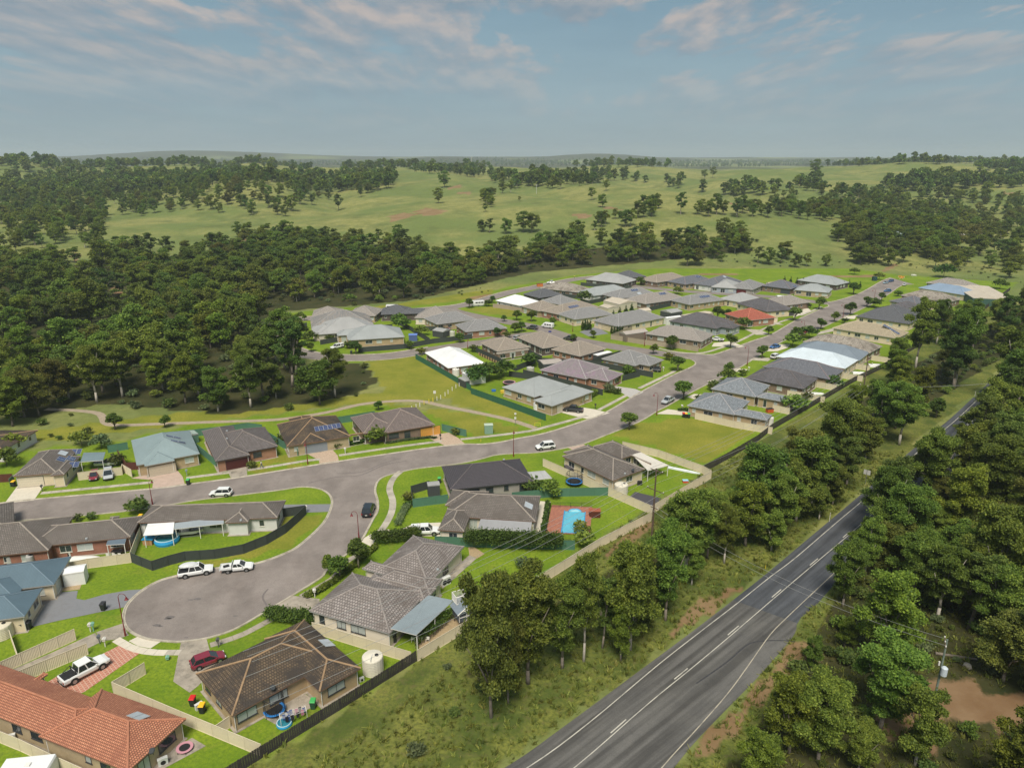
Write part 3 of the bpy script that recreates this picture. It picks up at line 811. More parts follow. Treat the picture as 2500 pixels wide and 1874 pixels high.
footway('gravelly park path winding past the edge of the wood', [('Q5', 390, 345), ('Q5', 640, 355), ('Q5', 830, 378), ('Q5', 880, 420), ('Q5', 900, 460), ('Q5', 1000, 482), ('Q5', 1370, 470), ('Q6', 300, 277), ('Q6', 800, 258), ('Q6', 1200, 200), ('Q6', 1500, 130), ('Q6', 1800, 100), ('A', 1500, 1152), ('A', 1700, 1195), ('A', 2040, 1262), ('Q7', 1400, 92), ('Q7', 1600, 158)], 1.9, pmat('park_path', (0.33, 0.27, 0.2), 0.9, 0.2, 1.0), 0.012)
def brick_pave(name, a, b_, mortar, bw, bh, ang=0.6, joint=0.012):
 if name in MATS: return MATS[name]
 m = bpy.data.materials.new(name); m.use_nodes = True
 n, l = m.node_tree.nodes, m.node_tree.links
 b = n['Principled BSDF']; b.inputs['Roughness'].default_value = 0.85
 t = n.new('ShaderNodeTexCoord'); mp = n.new('ShaderNodeMapping'); mp.inputs['Rotation'].default_value = (0, 0, ang)
 l.new(t.outputs['Object'], mp.inputs[0])
 br = n.new('ShaderNodeTexBrick'); br.inputs['Scale'].default_value = 1; br.inputs['Brick Width'].default_value = bw; br.inputs['Row Height'].default_value = bh
 br.inputs['Mortar Size'].default_value = joint
 br.inputs['Color1'].default_value = (*a, 1); br.inputs['Color2'].default_value = (*b_, 1); br.inputs['Mortar'].default_value = (*mortar, 1)
 l.new(mp.outputs[0], br.inputs['Vector']); l.new(br.outputs[0], b.inputs['Base Color'])
 MATS[name] = m
 return m
M_REDPAVE = brick_pave('red_block_paving', (0.46, 0.19, 0.13), (0.38, 0.15, 0.1), (0.52, 0.36, 0.28), 0.46, 0.46, 0.75, 0.04)
M_DECK = brick_pave('red_deck_paving', (0.4, 0.16, 0.1), (0.3, 0.115, 0.08), (0.2, 0.09, 0.06), 0.4, 0.4, 0.0, 0.02)
M_PINKPAVE = brick_pave('tan_block_paving', (0.5, 0.38, 0.28), (0.42, 0.31, 0.23), (0.3, 0.22, 0.17), 0.3, 0.3, 0.3)
NDR = [0]
def drive(label, mat, *pts, z=0.027):
 NDR[0] += 1; z += 0.0012 * (NDR[0] % 7)
 sheet('driveway', [G(*p) for p in pts], z, mat, label)
drive('red block paved driveway under the white dual cab ute', M_REDPAVE, ('Q1', 1020, 612), ('Q1', 1192, 680), ('Q1', 730, 1002), ('Q1', 560, 1090), ('Q1', 300, 990), ('Q1', 480, 880))
drive('long concrete driveway between the two cream fences', M_CONC_OLD, ('Q1', -120, 900), ('Q1', 0, 862), ('Q1', 410, 688), ('Q1', 812, 505), ('Q1', 870, 578), ('Q1', 745, 640), ('Q1', 430, 770), ('Q1', 0, 965), ('Q1', -120, 1010))
drive('brown concrete driveway crossing at the lamp', M_CONC_OLD, ('Q1', 820, 500), ('Q1', 1045, 425), ('Q1', 1100, 525), ('Q1', 1000, 560), ('Q1', 870, 572), z=0.030)
drive('pale new concrete crossover at the cul-de-sac', M_CONC_NEW, ('Q1', 1100, 575), ('Q1', 1190, 530), ('Q1', 1290, 570), ('Q1', 1380, 575), ('Q1', 1285, 638), ('Q1', 1180, 618), z=0.030)
drive('weathered concrete driveway where the maroon hatchback is parked', M_CONC_OLD, ('Q1', 1548, 575), ('Q1', 1762, 545), ('Q1', 1790, 650), ('Q1', 1860, 780), ('Q1', 1700, 950), ('Q1', 1620, 1015), ('Q1', 1480, 920), ('Q1', 1522, 700))
drive('wide blue-grey driveway of the slate blue roofed house', M_CONC_GREY, ('Q4', 270, 1505), ('Q4', 500, 1450), ('Q4', 1060, 1335), ('Q4', 1090, 1285), ('Q4', 1235, 1182), ('Q4', 1100, 1190), ('Q4', 900, 1225), ('Q4', 720, 1275), ('Q4', 652, 1262), ('Q4', 665, 1195), ('Q4', 470, 1210), ('Q4', 260, 1230), ('Q4', 200, 1450))
drive('stained concrete driveway of the brown solar roof house', M_CONC_NEW, ('Q5', 40, 1148), ('Q5', 290, 1122), ('Q5', 385, 985), ('Q5', 150, 1000))
drive('pinkish concrete driveway of the teal roofed house', M_CONC_PINK, ('Q5', 1300, 1028), ('Q5', 1580, 992), ('Q5', 1560, 920), ('Q5', 1500, 850), ('Q5', 1250, 900), ('Q5', 1120, 935), ('Q5', 1310, 950))
drive('brown concrete driveway of the brick house with dark red garage', M_CONC_OLD, ('Q6', 400, 765), ('Q6', 538, 747), ('Q6', 535, 690), ('Q6', 600, 600), ('Q6', 350, 650))
drive('tan paved driveway of the solar panelled mossy roof house', M_PINKPAVE, ('Q6', 1155, 645), ('Q6', 1322, 622), ('Q6', 1310, 565), ('Q6', 1250, 500), ('Q6', 1010, 530), ('Q6', 1150, 605))
drive('brown paved driveway of the orange garage house', M_PINKPAVE, ('Q7', 838, 312), ('Q7', 1005, 297), ('Q7', 940, 240), ('Q7', 860, 195), ('Q7', 650, 225))
drive('grey driveway of the long grey roofed house', M_CONC_OLD, ('Q2', 1080, 185), ('Q2', 1330, 215), ('Q2', 1330, 300), ('Q2', 1250, 380), ('Q2', 1180, 390), ('Q2', 1000, 328), ('Q2', 875, 322))
drive('white concrete driveway at the clipped hedge', M_CONC_NEW, ('Q6', 1495, 1292), ('Q6', 1590, 1238), ('Q6', 1650, 1240), ('Q6', 1780, 1230), ('Q7', 560, 972), ('Q7', 790, 962), ('Q7', 790, 1080), ('Q7', 250, 1075), ('Q6', 1600, 1345))
drive('concrete driveway under the black ute', M_CONC_NEW, ('Q8', 640, 428), ('Q8', 835, 378), ('Q8', 700, 345), ('Q8', 590, 328), ('Q8', 380, 362), ('Q8', 520, 400))
drive('pale paved forecourt beside the flowering shrubs', pmat('pale_pavers', (0.42, 0.4, 0.38), 0.85, 0.1, 1.0), ('Q8', 1010, 250), ('Q8', 1125, 200), ('Q8', 1050, 172), ('Q8', 900, 150), ('Q8', 800, 150), ('Q8', 930, 200))
drive('grey concrete crossing by the charcoal fence corner', M_CONC_GREY, ('Q6', 800, 985), ('Q6', 1255, 980), ('Q6', 1232, 1045), ('Q6', 810, 1062))
drive('pinkish crossover of the tile roofed house at the bend', M_CONC_PINK, ('Q8', 470, 672), ('Q8', 600, 642), ('Q8', 720, 690), ('Q8', 640, 712), ('Q8', 540, 700))
drive('concrete driveway leading to the bins by the long grass', M_CONC_NEW, ('Q8', 1230, 385), ('Q8', 1330, 345), ('Q8', 1570, 375), ('Q8', 1570, 405), ('Q8', 1400, 392))
drive('patio slab behind the mossy brown roof', M_CONC_OLD, ('Q2', 830, 1215), ('Q2', 1180, 1010), ('Q2', 1330, 1110), ('Q2', 960, 1290))
drive('concrete path beside the red tile house', M_CONC_OLD, ('Q1', 1330, 1700), ('Q1', 1760, 1470), ('Q1', 1640, 1400), ('Q1', 1270, 1620))
drive('grey path along the long house', M_CONC_OLD, ('Q3', 1330, 830), ('Q3', 1620, 570), ('Q3', 1560, 540), ('Q3', 1300, 770))
drive('sandy gravel beside the long house', pmat('sandy_gravel', (0.36, 0.27, 0.16), 0.95, 0.2, 3), ('Q3', 1560, 540), ('Q3', 1625, 570), ('Q3', 1690, 530), ('Q3', 1600, 470), ('Q3', 1550, 475))
drive('gravel strip inside the cream fence by the playhouse', MATS['sandy_gravel'], ('Q3', 1120, 1310), ('Q3', 1400, 1080), ('Q3', 1560, 1100), ('Q3', 1560, 1140), ('Q3', 1150, 1390))
drive('gravel yard by the white shed', MATS['sandy_gravel'], ('Q4', 470, 1205), ('Q4', 680, 1185), ('Q4', 740, 1030), ('Q4', 560, 1000), ('Q4', 480, 1100))
drive('concrete strip beside the pool', M_CONC_NEW, ('Q7', 1570, 1060), ('Q7', 1640, 780), ('Q7', 1730, 785), ('Q7', 1650, 1060))
drive('light patio beside the long green fence', M_CONC_NEW, ('B', 470, 1100), ('B', 560, 1060), ('B', 900, 1200), ('B', 800, 1215))
for i, (tg, q, lb) in enumerate([
 ('C', [(270, 1220), (330, 1240), (420, 1200), (330, 1195)], 'the front blue-grey roof'),
 ('C', [(440, 1085), (560, 1115), (620, 1085), (520, 1065)], 'the second blue-grey roof'), ('C', [(640, 995), (740, 1015), (790, 985), (700, 975)], 'the purple-black roof'),
 ('C', [(800, 905), (960, 915), (1000, 890), (860, 880)], 'the white sheet roof'), ('C', [(925, 830), (1040, 830), (1130, 800), (1150, 770), (1060, 770)], 'the parked blue car'),
 ('C', [(860, 690), (990, 690), (900, 650), (800, 640), (760, 640)], 'the red roof'), ('C', [(500, 760), (640, 745), (760, 790), (690, 800), (620, 790), (480, 790)], 'the white tray ute'),
 ('C', [(980, 600), (1100, 605), (1010, 575), (900, 570)], 'the low stone wall'), ('C', [(1180, 540), (1340, 490), (1300, 460), (1180, 500)], 'the dark gabled roof'),
 ('D', [(330, 740), (480, 700), (470, 730), (330, 760)], 'the cream roof'), ('D', [(560, 605), (680, 590), (650, 625), (560, 620)], 'the grey roof by the gums'),
 ('B', [(1100, 560), (1250, 515), (1350, 575), (1180, 598)], 'the double garage')]):
 drive('concrete crossover serving the house with ' + lb, M_CONC_GREY if tg == 'B' else (M_CONC if i % 2 else M_CONC_NEW), *[(tg, *p) for p in q])
footpath('concrete footpath along the avenue before the red roof', [('C', 600, 790), ('C', 740, 730), ('C', 870, 665), ('C', 1040, 590), ('C', 1160, 550)], 1.2, step=3)
footpath('concrete footpath round the corner by the tan fence', [('C', 10, 800), ('C', 200, 840), ('C', 400, 845), ('C', 560, 800), ('C', 640, 775)], 1.2, step=3)
footpath('concrete footpath along the avenue by the dark gabled roof', [('C', 1240, 525), ('C', 1330, 490), ('C', 1420, 450)], 1.2, step=3)
# ------------------------------------------------------------------ houses
M_WHITE = pmat('white_paint', (0.72, 0.7, 0.66), 0.6, 0.05)
M_GLASS = pmat('window_glass', (0.035, 0.045, 0.055), 0.08, 0.3, 1.5, spec=0.8)
M_BLIND = pmat('window_blind', (0.42, 0.46, 0.44), 0.35, 0.1, 1.0, spec=0.6)
M_FRAME = pmat('window_frame', (0.62, 0.6, 0.55), 0.5, 0.05)
M_DARKFRAME = pmat('dark_window_frame', (0.05, 0.05, 0.055), 0.5, 0.05)
M_CHAR = pmat('charcoal_metal', (0.045, 0.05, 0.055), 0.5, 0.1)
M_PV = None
def pv_mat():
 m = bpy.data.materials.new('solar_cells'); m.use_nodes = True
 n, l = m.node_tree.nodes, m.node_tree.links
 b = n['Principled BSDF']; b.inputs['Roughness'].default_value = 0.12; b.inputs['Specular IOR Level'].default_value = 0.7
 uv = n.new('ShaderNodeUVMap'); br = n.new('ShaderNodeTexBrick'); br.offset = 0
 br.inputs['Scale'].default_value = 1; br.inputs['Brick Width'].default_value = 0.16; br.inputs['Row Height'].default_value = 0.16; br.inputs['Mortar Size'].default_value = 0.008
 br.inputs['Color1'].default_value = (0.02, 0.035, 0.11, 1); br.inputs['Color2'].default_value = (0.025, 0.045, 0.14, 1); br.inputs['Mortar'].default_value = (0.2, 0.22, 0.28, 1)
 l.new(uv.outputs[0], br.inputs['Vector']); l.new(br.outputs[0], b.inputs['Base Color'])
 return m
M_PV = pv_mat()
M_PVFRAME = pmat('panel_frame_alloy', (0.6, 0.62, 0.64), 0.35, 0.05, metal=0.6)
WALLS = {
'tan': brick_mat('tan_brick', (0.44, 0.31, 0.165), (0.52, 0.38, 0.21), (0.46, 0.38, 0.28)),
'buff': brick_mat('buff_brick', (0.44, 0.34, 0.2), (0.5, 0.39, 0.235), (0.45, 0.38, 0.28)),
'brown': brick_mat('brown_brick', (0.2, 0.13, 0.085), (0.26, 0.17, 0.11), (0.26, 0.22, 0.18)),
'red': brick_mat('red_brick', (0.3, 0.09, 0.055), (0.37, 0.13, 0.08), (0.32, 0.24, 0.19)),
'orange': brick_mat('orange_brick', (0.36, 0.16, 0.09), (0.42, 0.2, 0.12), (0.34, 0.25, 0.19)),
'grey': brick_mat('grey_brick', (0.3, 0.28, 0.26), (0.36, 0.33, 0.3), (0.36, 0.34, 0.32)),
'cream': pmat('cream_render', (0.66, 0.56, 0.4), 0.85, 0.06, 0.8),
'pale': pmat('pale_render', (0.7, 0.63, 0.52), 0.85, 0.06, 0.8),
'white': pmat('white_boards', (0.62, 0.62, 0.6), 0.7, 0.05, 1.0),
'steel': pmat('blue_grey_render', (0.3, 0.34, 0.38), 0.8, 0.06, 1.0),
'dark': brick_mat('dark_brick', (0.09, 0.07, 0.06), (0.13, 0.1, 0.085), (0.15, 0.13, 0.12)),
}
T = tile_mat
ROOFS = {
'redclay': T('weathered_terracotta_tiles', (0.62, 0.27, 0.16), (0.24, 0.09, 0.055), 0.5, (0.56, 0.22, 0.13), joint_w=0.06, tw=0.26, th=0.27),
'moss': T('mossy_brown_tiles', (0.19, 0.135, 0.085), (0.045, 0.036, 0.03), 0.85, (0.14, 0.1, 0.068), joint_w=0.075, sc=0.3),
'mossgrey': T('lichened_brown_grey_tiles', (0.25, 0.22, 0.2), (0.1, 0.085, 0.075), 0.7, (0.195, 0.17, 0.155), joint_w=0.075, sc=0.3),
'longgrey': T('pale_grey_streaked_tiles', (0.36, 0.32, 0.305), (0.12, 0.1, 0.09), 0.6, (0.3, 0.265, 0.25), tw=0.42, th=0.42, joint_w=0.075),
'purple': T('charcoal_purple_tiles', (0.1, 0.09, 0.105), (0.055, 0.05, 0.06), 0.3, (0.085, 0.078, 0.09)),
'darkbrown': T('dark_brown_grey_tiles', (0.225, 0.2, 0.2), (0.1, 0.088, 0.086), 0.4, (0.165, 0.14, 0.13)),
'orangeh': T('warm_grey_tiles', (0.25, 0.2, 0.185), (0.13, 0.1, 0.09), 0.3, (0.205, 0.17, 0.16), tw=0.4, th=0.4),
'slate': T('blue_grey_tiles', (0.33, 0.36, 0.395), (0.16, 0.17, 0.185), 0.3, (0.235, 0.265, 0.3), tw=0.4, th=0.4),
'slated': T('dark_slate_tiles', (0.21, 0.22, 0.25), (0.12, 0.12, 0.135), 0.4, (0.17, 0.18, 0.21), tw=0.4, th=0.4),
'black': T('stained_black_tiles', (0.185, 0.175, 0.19), (0.075, 0.068, 0.07), 0.6, (0.14, 0.135, 0.15), tw=0.4, th=0.4),
'lilac': T('mottled_grey_lilac_tiles', (0.33, 0.3, 0.3), (0.27, 0.16, 0.25), 0.42, (0.3, 0.275, 0.275), tw=0.4, th=0.4),
'tan': T('tan_tiles', (0.42, 0.36, 0.3), (0.25, 0.205, 0.165), 0.35, (0.37, 0.32, 0.265), tw=0.4, th=0.4),
'tangrey': T('tan_grey_tiles', (0.42, 0.38, 0.345), (0.26, 0.225, 0.2), 0.3, (0.37, 0.335, 0.305), tw=0.4, th=0.4),
'grey': T('mid_grey_tiles', (0.35, 0.345, 0.345), (0.21, 0.205, 0.2), 0.3, (0.31, 0.305, 0.305), tw=0.4, th=0.4),
'patch': T('grey_tiles_with_tan_patches', (0.29, 0.29, 0.295), (0.42, 0.33, 0.25), 0.34, (0.27, 0.27, 0.27), tw=0.4, th=0.4),
'charc': T('charcoal_tiles', (0.16, 0.165, 0.18), (0.09, 0.09, 0.1), 0.35, (0.13, 0.135, 0.15), tw=0.4, th=0.4),
'redc': T('bright_terracotta_tiles', (0.5, 0.15, 0.095), (0.36, 0.1, 0.07), 0.3, (0.45, 0.13, 0.085), tw=0.4, th=0.4),
'mould': T('mould_streaked_pale_tiles', (0.56, 0.5, 0.43), (0.09, 0.07, 0.055), 0.62, (0.45, 0.41, 0.35), tw=0.4, th=0.4),
'creamt': T('cream_tiles', (0.5, 0.425, 0.3), (0.38, 0.31, 0.21), 0.3, (0.46, 0.39, 0.275), tw=0.4, th=0.4),
'm_teal': metal_mat('pale_teal_sheet_roof', (0.24, 0.31, 0.325)),
'm_blue': metal_mat('slate_blue_sheet_roof', (0.1, 0.155, 0.195)),
'm_grey': metal_mat('mid_grey_sheet_roof', (0.36, 0.36, 0.355)),
'm_green': metal_mat('grey_green_sheet_roof', (0.33, 0.35, 0.35)),
'm_white': metal_mat('white_sheet_roof', (0.8, 0.81, 0.82)),
'm_pale': metal_mat('pale_blue_white_sheet_roof', (0.6, 0.68, 0.74)),
'm_steel': metal_mat('steel_blue_sheet_roof', (0.2, 0.24, 0.285)),
'm_sky': metal_mat('bright_blue_sheet_roof', (0.24, 0.32, 0.43)),
'm_beige': metal_mat('beige_sheet_roof', (0.42, 0.37, 0.33)),
'm_cream': metal_mat('cream_sheet_roof', (0.55, 0.48, 0.38)),
'm_darkg': metal_mat('dark_grey_sheet_roof', (0.14, 0.15, 0.165)),
}
RIDGE = {'redclay': (0.42, 0.18, 0.11), 'moss': (0.33, 0.22, 0.13), 'mossgrey': (0.31, 0.27, 0.235), 'longgrey': (0.28, 0.25, 0.235), 'purple': (0.12, 0.105, 0.11), 'mould': (0.3, 0.27, 0.23)}
def ridge_mat(k):
 if k in RIDGE: return pmat('ridge_' + k, RIDGE[k], 0.85, 0.2, 2.0, dirt=tuple(c * 0.5 for c in RIDGE[k]), dirt_amt=0.5)
 base = {'darkbrown': (0.21, 0.18, 0.165), 'orangeh': (0.28, 0.225, 0.2), 'slate': (0.33, 0.32, 0.33), 'slated': (0.24, 0.19, 0.19), 'black': (0.15, 0.13, 0.13), 'lilac': (0.36, 0.34, 0.34), 'tan': (0.38, 0.33, 0.27),
   'tangrey': (0.36, 0.33, 0.3), 'grey': (0.33, 0.325, 0.32), 'patch': (0.33, 0.32, 0.31), 'charc': (0.15, 0.15, 0.16), 'redc': (0.5, 0.17, 0.11), 'creamt': (0.52, 0.45, 0.33),
   'm_teal': (0.27, 0.34, 0.355), 'm_blue': (0.16, 0.22, 0.27), 'm_grey': (0.33, 0.33, 0.32), 'm_green': (0.29, 0.31, 0.31), 'm_white': (0.78, 0.79, 0.8), 'm_pale': (0.56, 0.64, 0.7), 'm_steel': (0.19, 0.23, 0.28),
   'm_sky': (0.2, 0.31, 0.47), 'm_beige': (0.44, 0.39, 0.35), 'm_cream': (0.56, 0.49, 0.39), 'm_darkg': (0.17, 0.18, 0.19)}[k]
 return pmat('ridge_' + k, base, 0.7, 0.1, 2.0)
WIN = {}
def window_meshes(w, h, dark):
 k = (w, h, dark)
 if k in WIN: return WIN[k]
 fr = MB(); t = 0.06
 fr.box(-w / 2, -0.05, 0, w / 2, 0.03, t); fr.box(-w / 2, -0.05, h - t, w / 2, 0.03, h)
 fr.box(-w / 2, -0.05, t, -w / 2 + t, 0.03, h - t); fr.box(w / 2 - t, -0.05, t, w / 2, 0.03, h - t)
 if w > 1.1: fr.box(-0.03, -0.045, t, 0.03, 0.03, h - t)
 fr.box(-w / 2 - 0.06, -0.1, -0.09, w / 2 + 0.06, 0.03, -0.002)
 pn = MB().box(-w / 2 + t * 0.6, -0.02, t * 0.6, w / 2 - t * 0.6, 0.02, h - t * 0.6)
 WIN[k] = (fr.mesh('window', M_DARKFRAME if dark else M_FRAME), pn.mesh('pane', M_GLASS), pn.mesh('pane', M_BLIND))
 return WIN[k]
GD = {}
def garage_mesh(w, col):
 k = (w, col)
 if k in GD: return GD[k]
 m = MB(); h = 2.15; n = 4
 m.box(-w / 2 - 0.08, -0.02, 0, w / 2 + 0.08, 0.0, h + 0.06, 1)
 for i in range(n):
  m.box(-w / 2, -0.055, i * h / n + 0.012, w / 2, -0.015, (i + 1) * h / n - 0.012, 0)
 cm = pmat('garage_door_%d_%d_%d' % tuple(int(c * 100) for c in col), col, 0.55, 0.05, 1.0)
 GD[k] = m.mesh('garage_door', [cm, M_CHAR]); return GD[k]
HOUSES = []
TANP = tan(radians(22.5))
class House:
 def __init__(s, label, wings, roof, wall, ze=2.75, pitch=24, eave=0.45, garage=None, gcol=(0.55, 0.5, 0.42), wins=True, cat='house', group='houses of the estate', name='house', pv=(), hot=(), vents=(), dish=(), gable=False, dark=False, detail=1, xtra=(), slab=True, axis=None, mind=0):
  s.ze = ze; s.tp = tan(radians(pitch)); s.eave = eave
  A, B = [G(*w, ze) for w in (axis or wings[0][:2])]
  ax = (B - A); ax.z = 0; s.ang = atan2(ax.y, ax.x)
  ux = Vector((cos(s.ang), sin(s.ang), 0)); uy = Vector((-sin(s.ang), cos(s.ang), 0))
  rects = []
  for w in wings:
   if len(w) == 3:
    a, b, c = [G(*q, ze) for q in w]
    pts = [(p.dot(ux), p.dot(uy)) for p in (a, b, c)]
    xs0, xs1 = pts[0][0], pts[1][0]
    y_ab = (pts[0][1] + pts[1][1]) / 2
    xs1 = (pts[1][0] + pts[2][0]) / 2
    x0, x1 = sorted((xs0, xs1)); y0, y1 = sorted((y_ab, pts[2][1]))
   else:
    a, b = [G(*q, ze) for q in w]
    x0, x1 = sorted((a.dot(ux), b.dot(ux))); y0, y1 = sorted((a.dot(uy), b.dot(uy)))
   if mind and w is wings[0]:
    camx, camy = -(ux * ((x0 + x1) / 2) + uy * ((y0 + y1) / 2)).dot(ux), -(ux * ((x0 + x1) / 2) + uy * ((y0 + y1) / 2)).dot(uy)
    if y1 - y0 < mind:
     if camy < 0: y1 = y0 + mind
     else: y0 = y1 - mind
    if x1 - x0 < mind:
     if camx < 0: x1 = x0 + mind
     else: x0 = x1 - mind
   rects.append([x0, y0, x1, y1])
  cx = (rects[0][0] + rects[0][2]) / 2; cy = (rects[0][1] + rects[0][3]) / 2
  s.o = ux * cx + uy * cy
  s.rects = [(r[0] - cx, r[1] - cy, r[2] - cx, r[3] - cy) for r in rects]
  for xr in xtra: s.rects.append(xr)
  s.root = thing(name, label, cat, (s.o.x, s.o.y, 0), s.ang, group)
  s.M = Matrix.Translation(Vector((s.o.x, s.o.y, 0))) @ Matrix.Rotation(s.ang, 4, 'Z')
  s.Mi = s.M.inverted()
  rm = ROOFS[roof]; tile = not roof.startswith('m_')
  wm = WALLS[wall]; wb = MB(); e = eave
  for i, (x0, y0, x1, y1) in enumerate(s.rects):
   k = e + 0.005 * i
   X0, Y0, X1, Y1 = x0 + k, y0 + k, x1 - k, y1 - k
   if X1 - X0 < 1 or Y1 - Y0 < 1: continue
   h = ze + 0.02
   for (a, b) in (((X0, Y0), (X1, Y0)), ((X1, Y0), (X1, Y1)), ((X1, Y1), (X0, Y1)), ((X0, Y1), (X0, Y0))):
    L = hypot(b[0] - a[0], b[1] - a[1])
    wb.add([(a[0], a[1], 0), (b[0], b[1], 0), (b[0], b[1], h), (a[0], a[1], h)], [(0, 1, 2, 3)], 0, [[(0, 0), (L, 0), (L, h), (0, h)]])
  wb.build('wall', wm, s.root)
  rb = MB(); cap = MB(); gut = MB()
  for i, (x0, y0, x1, y1) in enumerate(s.rects):
   zo = ze + 0.006 * i
   w, d = x1 - x0, y1 - y0
   if w >= d:
    hh = d / 2 * s.tp; r0 = (x0 + d / 2, (y0 + y1) / 2, zo + hh); r1 = (x1 - d / 2, (y0 + y1) / 2, zo + hh)
    if gable: r0 = (x0, r0[1], r0[2]); r1 = (x1, r1[1], r1[2])
    quads = [[(x0, y0, zo), (x1, y0, zo), r1, r0], [(x1, y1, zo), (x0, y1, zo), r0, r1], [(x1, y0, zo), (x1, y1, zo), r1], [(x0, y1, zo), (x0, y0, zo), r0]]
    hips = [((x0, y0, zo), r0), ((x0, y1, zo), r0), ((x1, y0, zo), r1), ((x1, y1, zo), r1), (r0, r1)]
   else:
    hh = w / 2 * s.tp; r0 = ((x0 + x1) / 2, y0 + w / 2, zo + hh); r1 = ((x0 + x1) / 2, y1 - w / 2, zo + hh)
    if gable: r0 = (r0[0], y0, r0[2]); r1 = (r1[0], y1, r1[2])
    quads = [[(x1, y0, zo), (x1, y1, zo), r1, r0], [(x0, y1, zo), (x0, y0, zo), r0, r1], [(x0, y0, zo), (x1, y0, zo), r0], [(x1, y1, zo), (x0, y1, zo), r1]]
    hips = [((x0, y0, zo), r0), ((x1, y0, zo), r0), ((x0, y1, zo), r1), ((x1, y1, zo), r1), (r0, r1)]
   for q in quads:
    a = Vector(q[0]); ud = (Vector(q[1]) - a).normalized()
    nn = (Vector(q[1]) - a).cross(Vector(q[2]) - a).normalized(); vd = nn.cross(ud)
    rb.add(q, [tuple(range(len(q)))], 0, [[((Vector(p) - a).dot(ud), (Vector(p) - a).dot(vd)) for p in q]])
   for (a, b) in hips:
    if (Vector(a) - Vector(b)).length > 0.4:
     if gable and (a, b) != (r0, r1): continue
     r = 0.13 if tile else 0.07
     cap.tube([Vector(a) + Vector((0, 0, 0.0)), Vector(b) + Vector((0, 0, 0.02))], r, 6)
   f = 0.17
   gut.add([(x0, y0, zo - f), (x1, y0, zo - f), (x1, y1, zo - f), (x0, y1, zo - f), (x0, y0, zo - 0.004), (x1, y0, zo - 0.004), (x1, y1, zo - 0.004), (x0, y1, zo - 0.004)],
     [(0, 1, 5, 4), (1, 2, 6, 5), (2, 3, 7, 6), (3, 0, 4, 7), (3, 2, 1, 0)])
  ro = rb.build('roof', rm, s.root)
  cap.build('ridge_capping', ridge_mat(roof), ro)
  gm = M_WHITE if roof in ('m_white', 'm_pale') else pmat('gutter_' + ('dark' if roof in ('purple', 'charc', 'black', 'slated', 'darkbrown', 'm_darkg') else 'brown' if roof in ('redclay', 'moss', 'mossgrey', 'orangeh') else 'grey'),
   (0.06, 0.06, 0.065) if roof in ('purple', 'charc', 'black', 'slated', 'darkbrown', 'm_darkg') else (0.2, 0.12, 0.085) if roof in ('redclay', 'moss', 'mossgrey', 'orangeh') else (0.34, 0.34, 0.33), 0.5, 0.1)
  gut.build('gutter', gm, ro)
  if slab:
   sb = MB()
   for i, (x0, y0, x1, y1) in enumerate(s.rects):
    sb.box(x0 + 0.1, y0 + 0.1, -0.05, x1 - 0.1, y1 - 0.1, 0.05 + 0.004 * i)
   sb.build('floor_slab', M_CONC_OLD, s.root)
  if detail > 1:
   for (x0, y0, x1, y1) in s.rects:
    for (x, y) in ((x0, y0), (x1, y0), (x1, y1), (x0, y1)):
     a = x + (e - .06 if x == x0 else .06 - e); b = y + (e - .06 if y == y0 else .06 - e)
     if not any(u0 + e - .1 < a < u1 - e + .1 and v0 + e - .1 < b < v1 - e + .1 for (u0, v0, u1, v1) in s.rects if (u0, v0, u1, v1) != (x0, y0, x1, y1)):
      MB().cyl((a, b, 0), (a, b, ze - .1), .05, n=5).build('downpipe', M_WHITE, s.root)
  s.gar = []
  if garage:
   for gq in garage:
    tagp, w = gq[:3], gq[3]
    wp = s.side_at(G(*tagp, 1.1))
    if wp:
     p, rz = wp
     o = link_obj('garage_door', garage_mesh(w, gcol), s.root, (p[0], p[1], 0.01), (0, 0, rz)); s.gar.append((p, w))
  if wins:
   rr = random.Random(hash(label) % 1000 if False else len(HOUSES) * 13 + 5)
   for i, (x0, y0, x1, y1) in enumerate(s.rects):
    k = e + 0.005 * i
    sides = [((x0 + k, y0 + k), (x1 - k, y0 + k), 0.0), ((x1 - k, y0 + k), (x1 - k, y1 - k), pi / 2), ((x1 - k, y1 - k), (x0 + k, y1 - k), pi), ((x0 + k, y1 - k), (x0 + k, y0 + k), -pi / 2)]
    for (a, b, rz) in sides:
     L = hypot(b[0] - a[0], b[1] - a[1])
     nw = Vector((sin(rz + s.ang), -cos(rz + s.ang)))
     mid = s.M @ Vector(((a[0] + b[0]) / 2, (a[1] + b[1]) / 2, 0))
     facing = nw.dot(Vector((-mid.x, -mid.y)).normalized())
     if facing < (-0.2 if detail > 1 else 0.05): continue
     t = rr.uniform(1.3, 2.2)
     while t < L - 1.2:
      w = rr.choice([0.9, 1.5, 1.8, 2.4]) if detail > 1 else rr.choice([0.9, 1.5, 2.1])
      h = 1.2 if w > 0.9 else rr.choice([1.2, 1.0])
      if rr.random() < 0.14: h = 2.05
      zb = 2.15 - h
      px_, py_ = a[0] + (b[0] - a[0]) * t / L, a[1] + (b[1] - a[1]) * t / L
      ox, oy = px_ + sin(rz) * 0.25, py_ - cos(rz) * 0.25
      ins = False
      for j, (u0, v0, u1, v1) in enumerate(s.rects):
       if j != i and u0 + e - w / 2 < ox < u1 - e + w / 2 and v0 + e - w / 2 < oy < v1 - e + w / 2: ins = True
      for (gp, gw) in s.gar:
       if hypot(gp[0] - px_, gp[1] - py_) < gw / 2 + w / 2 + 0.3: ins = True
      if not ins:
       fm, pm, bm = window_meshes(w, h, dark)
       fo = link_obj('window', fm, s.root, (px_, py_, zb), (0, 0, rz))
       link_obj('pane', bm if rr.random() < 0.45 else pm, fo)
      t += w / 2 + rr.uniform(2.0, 3.6)
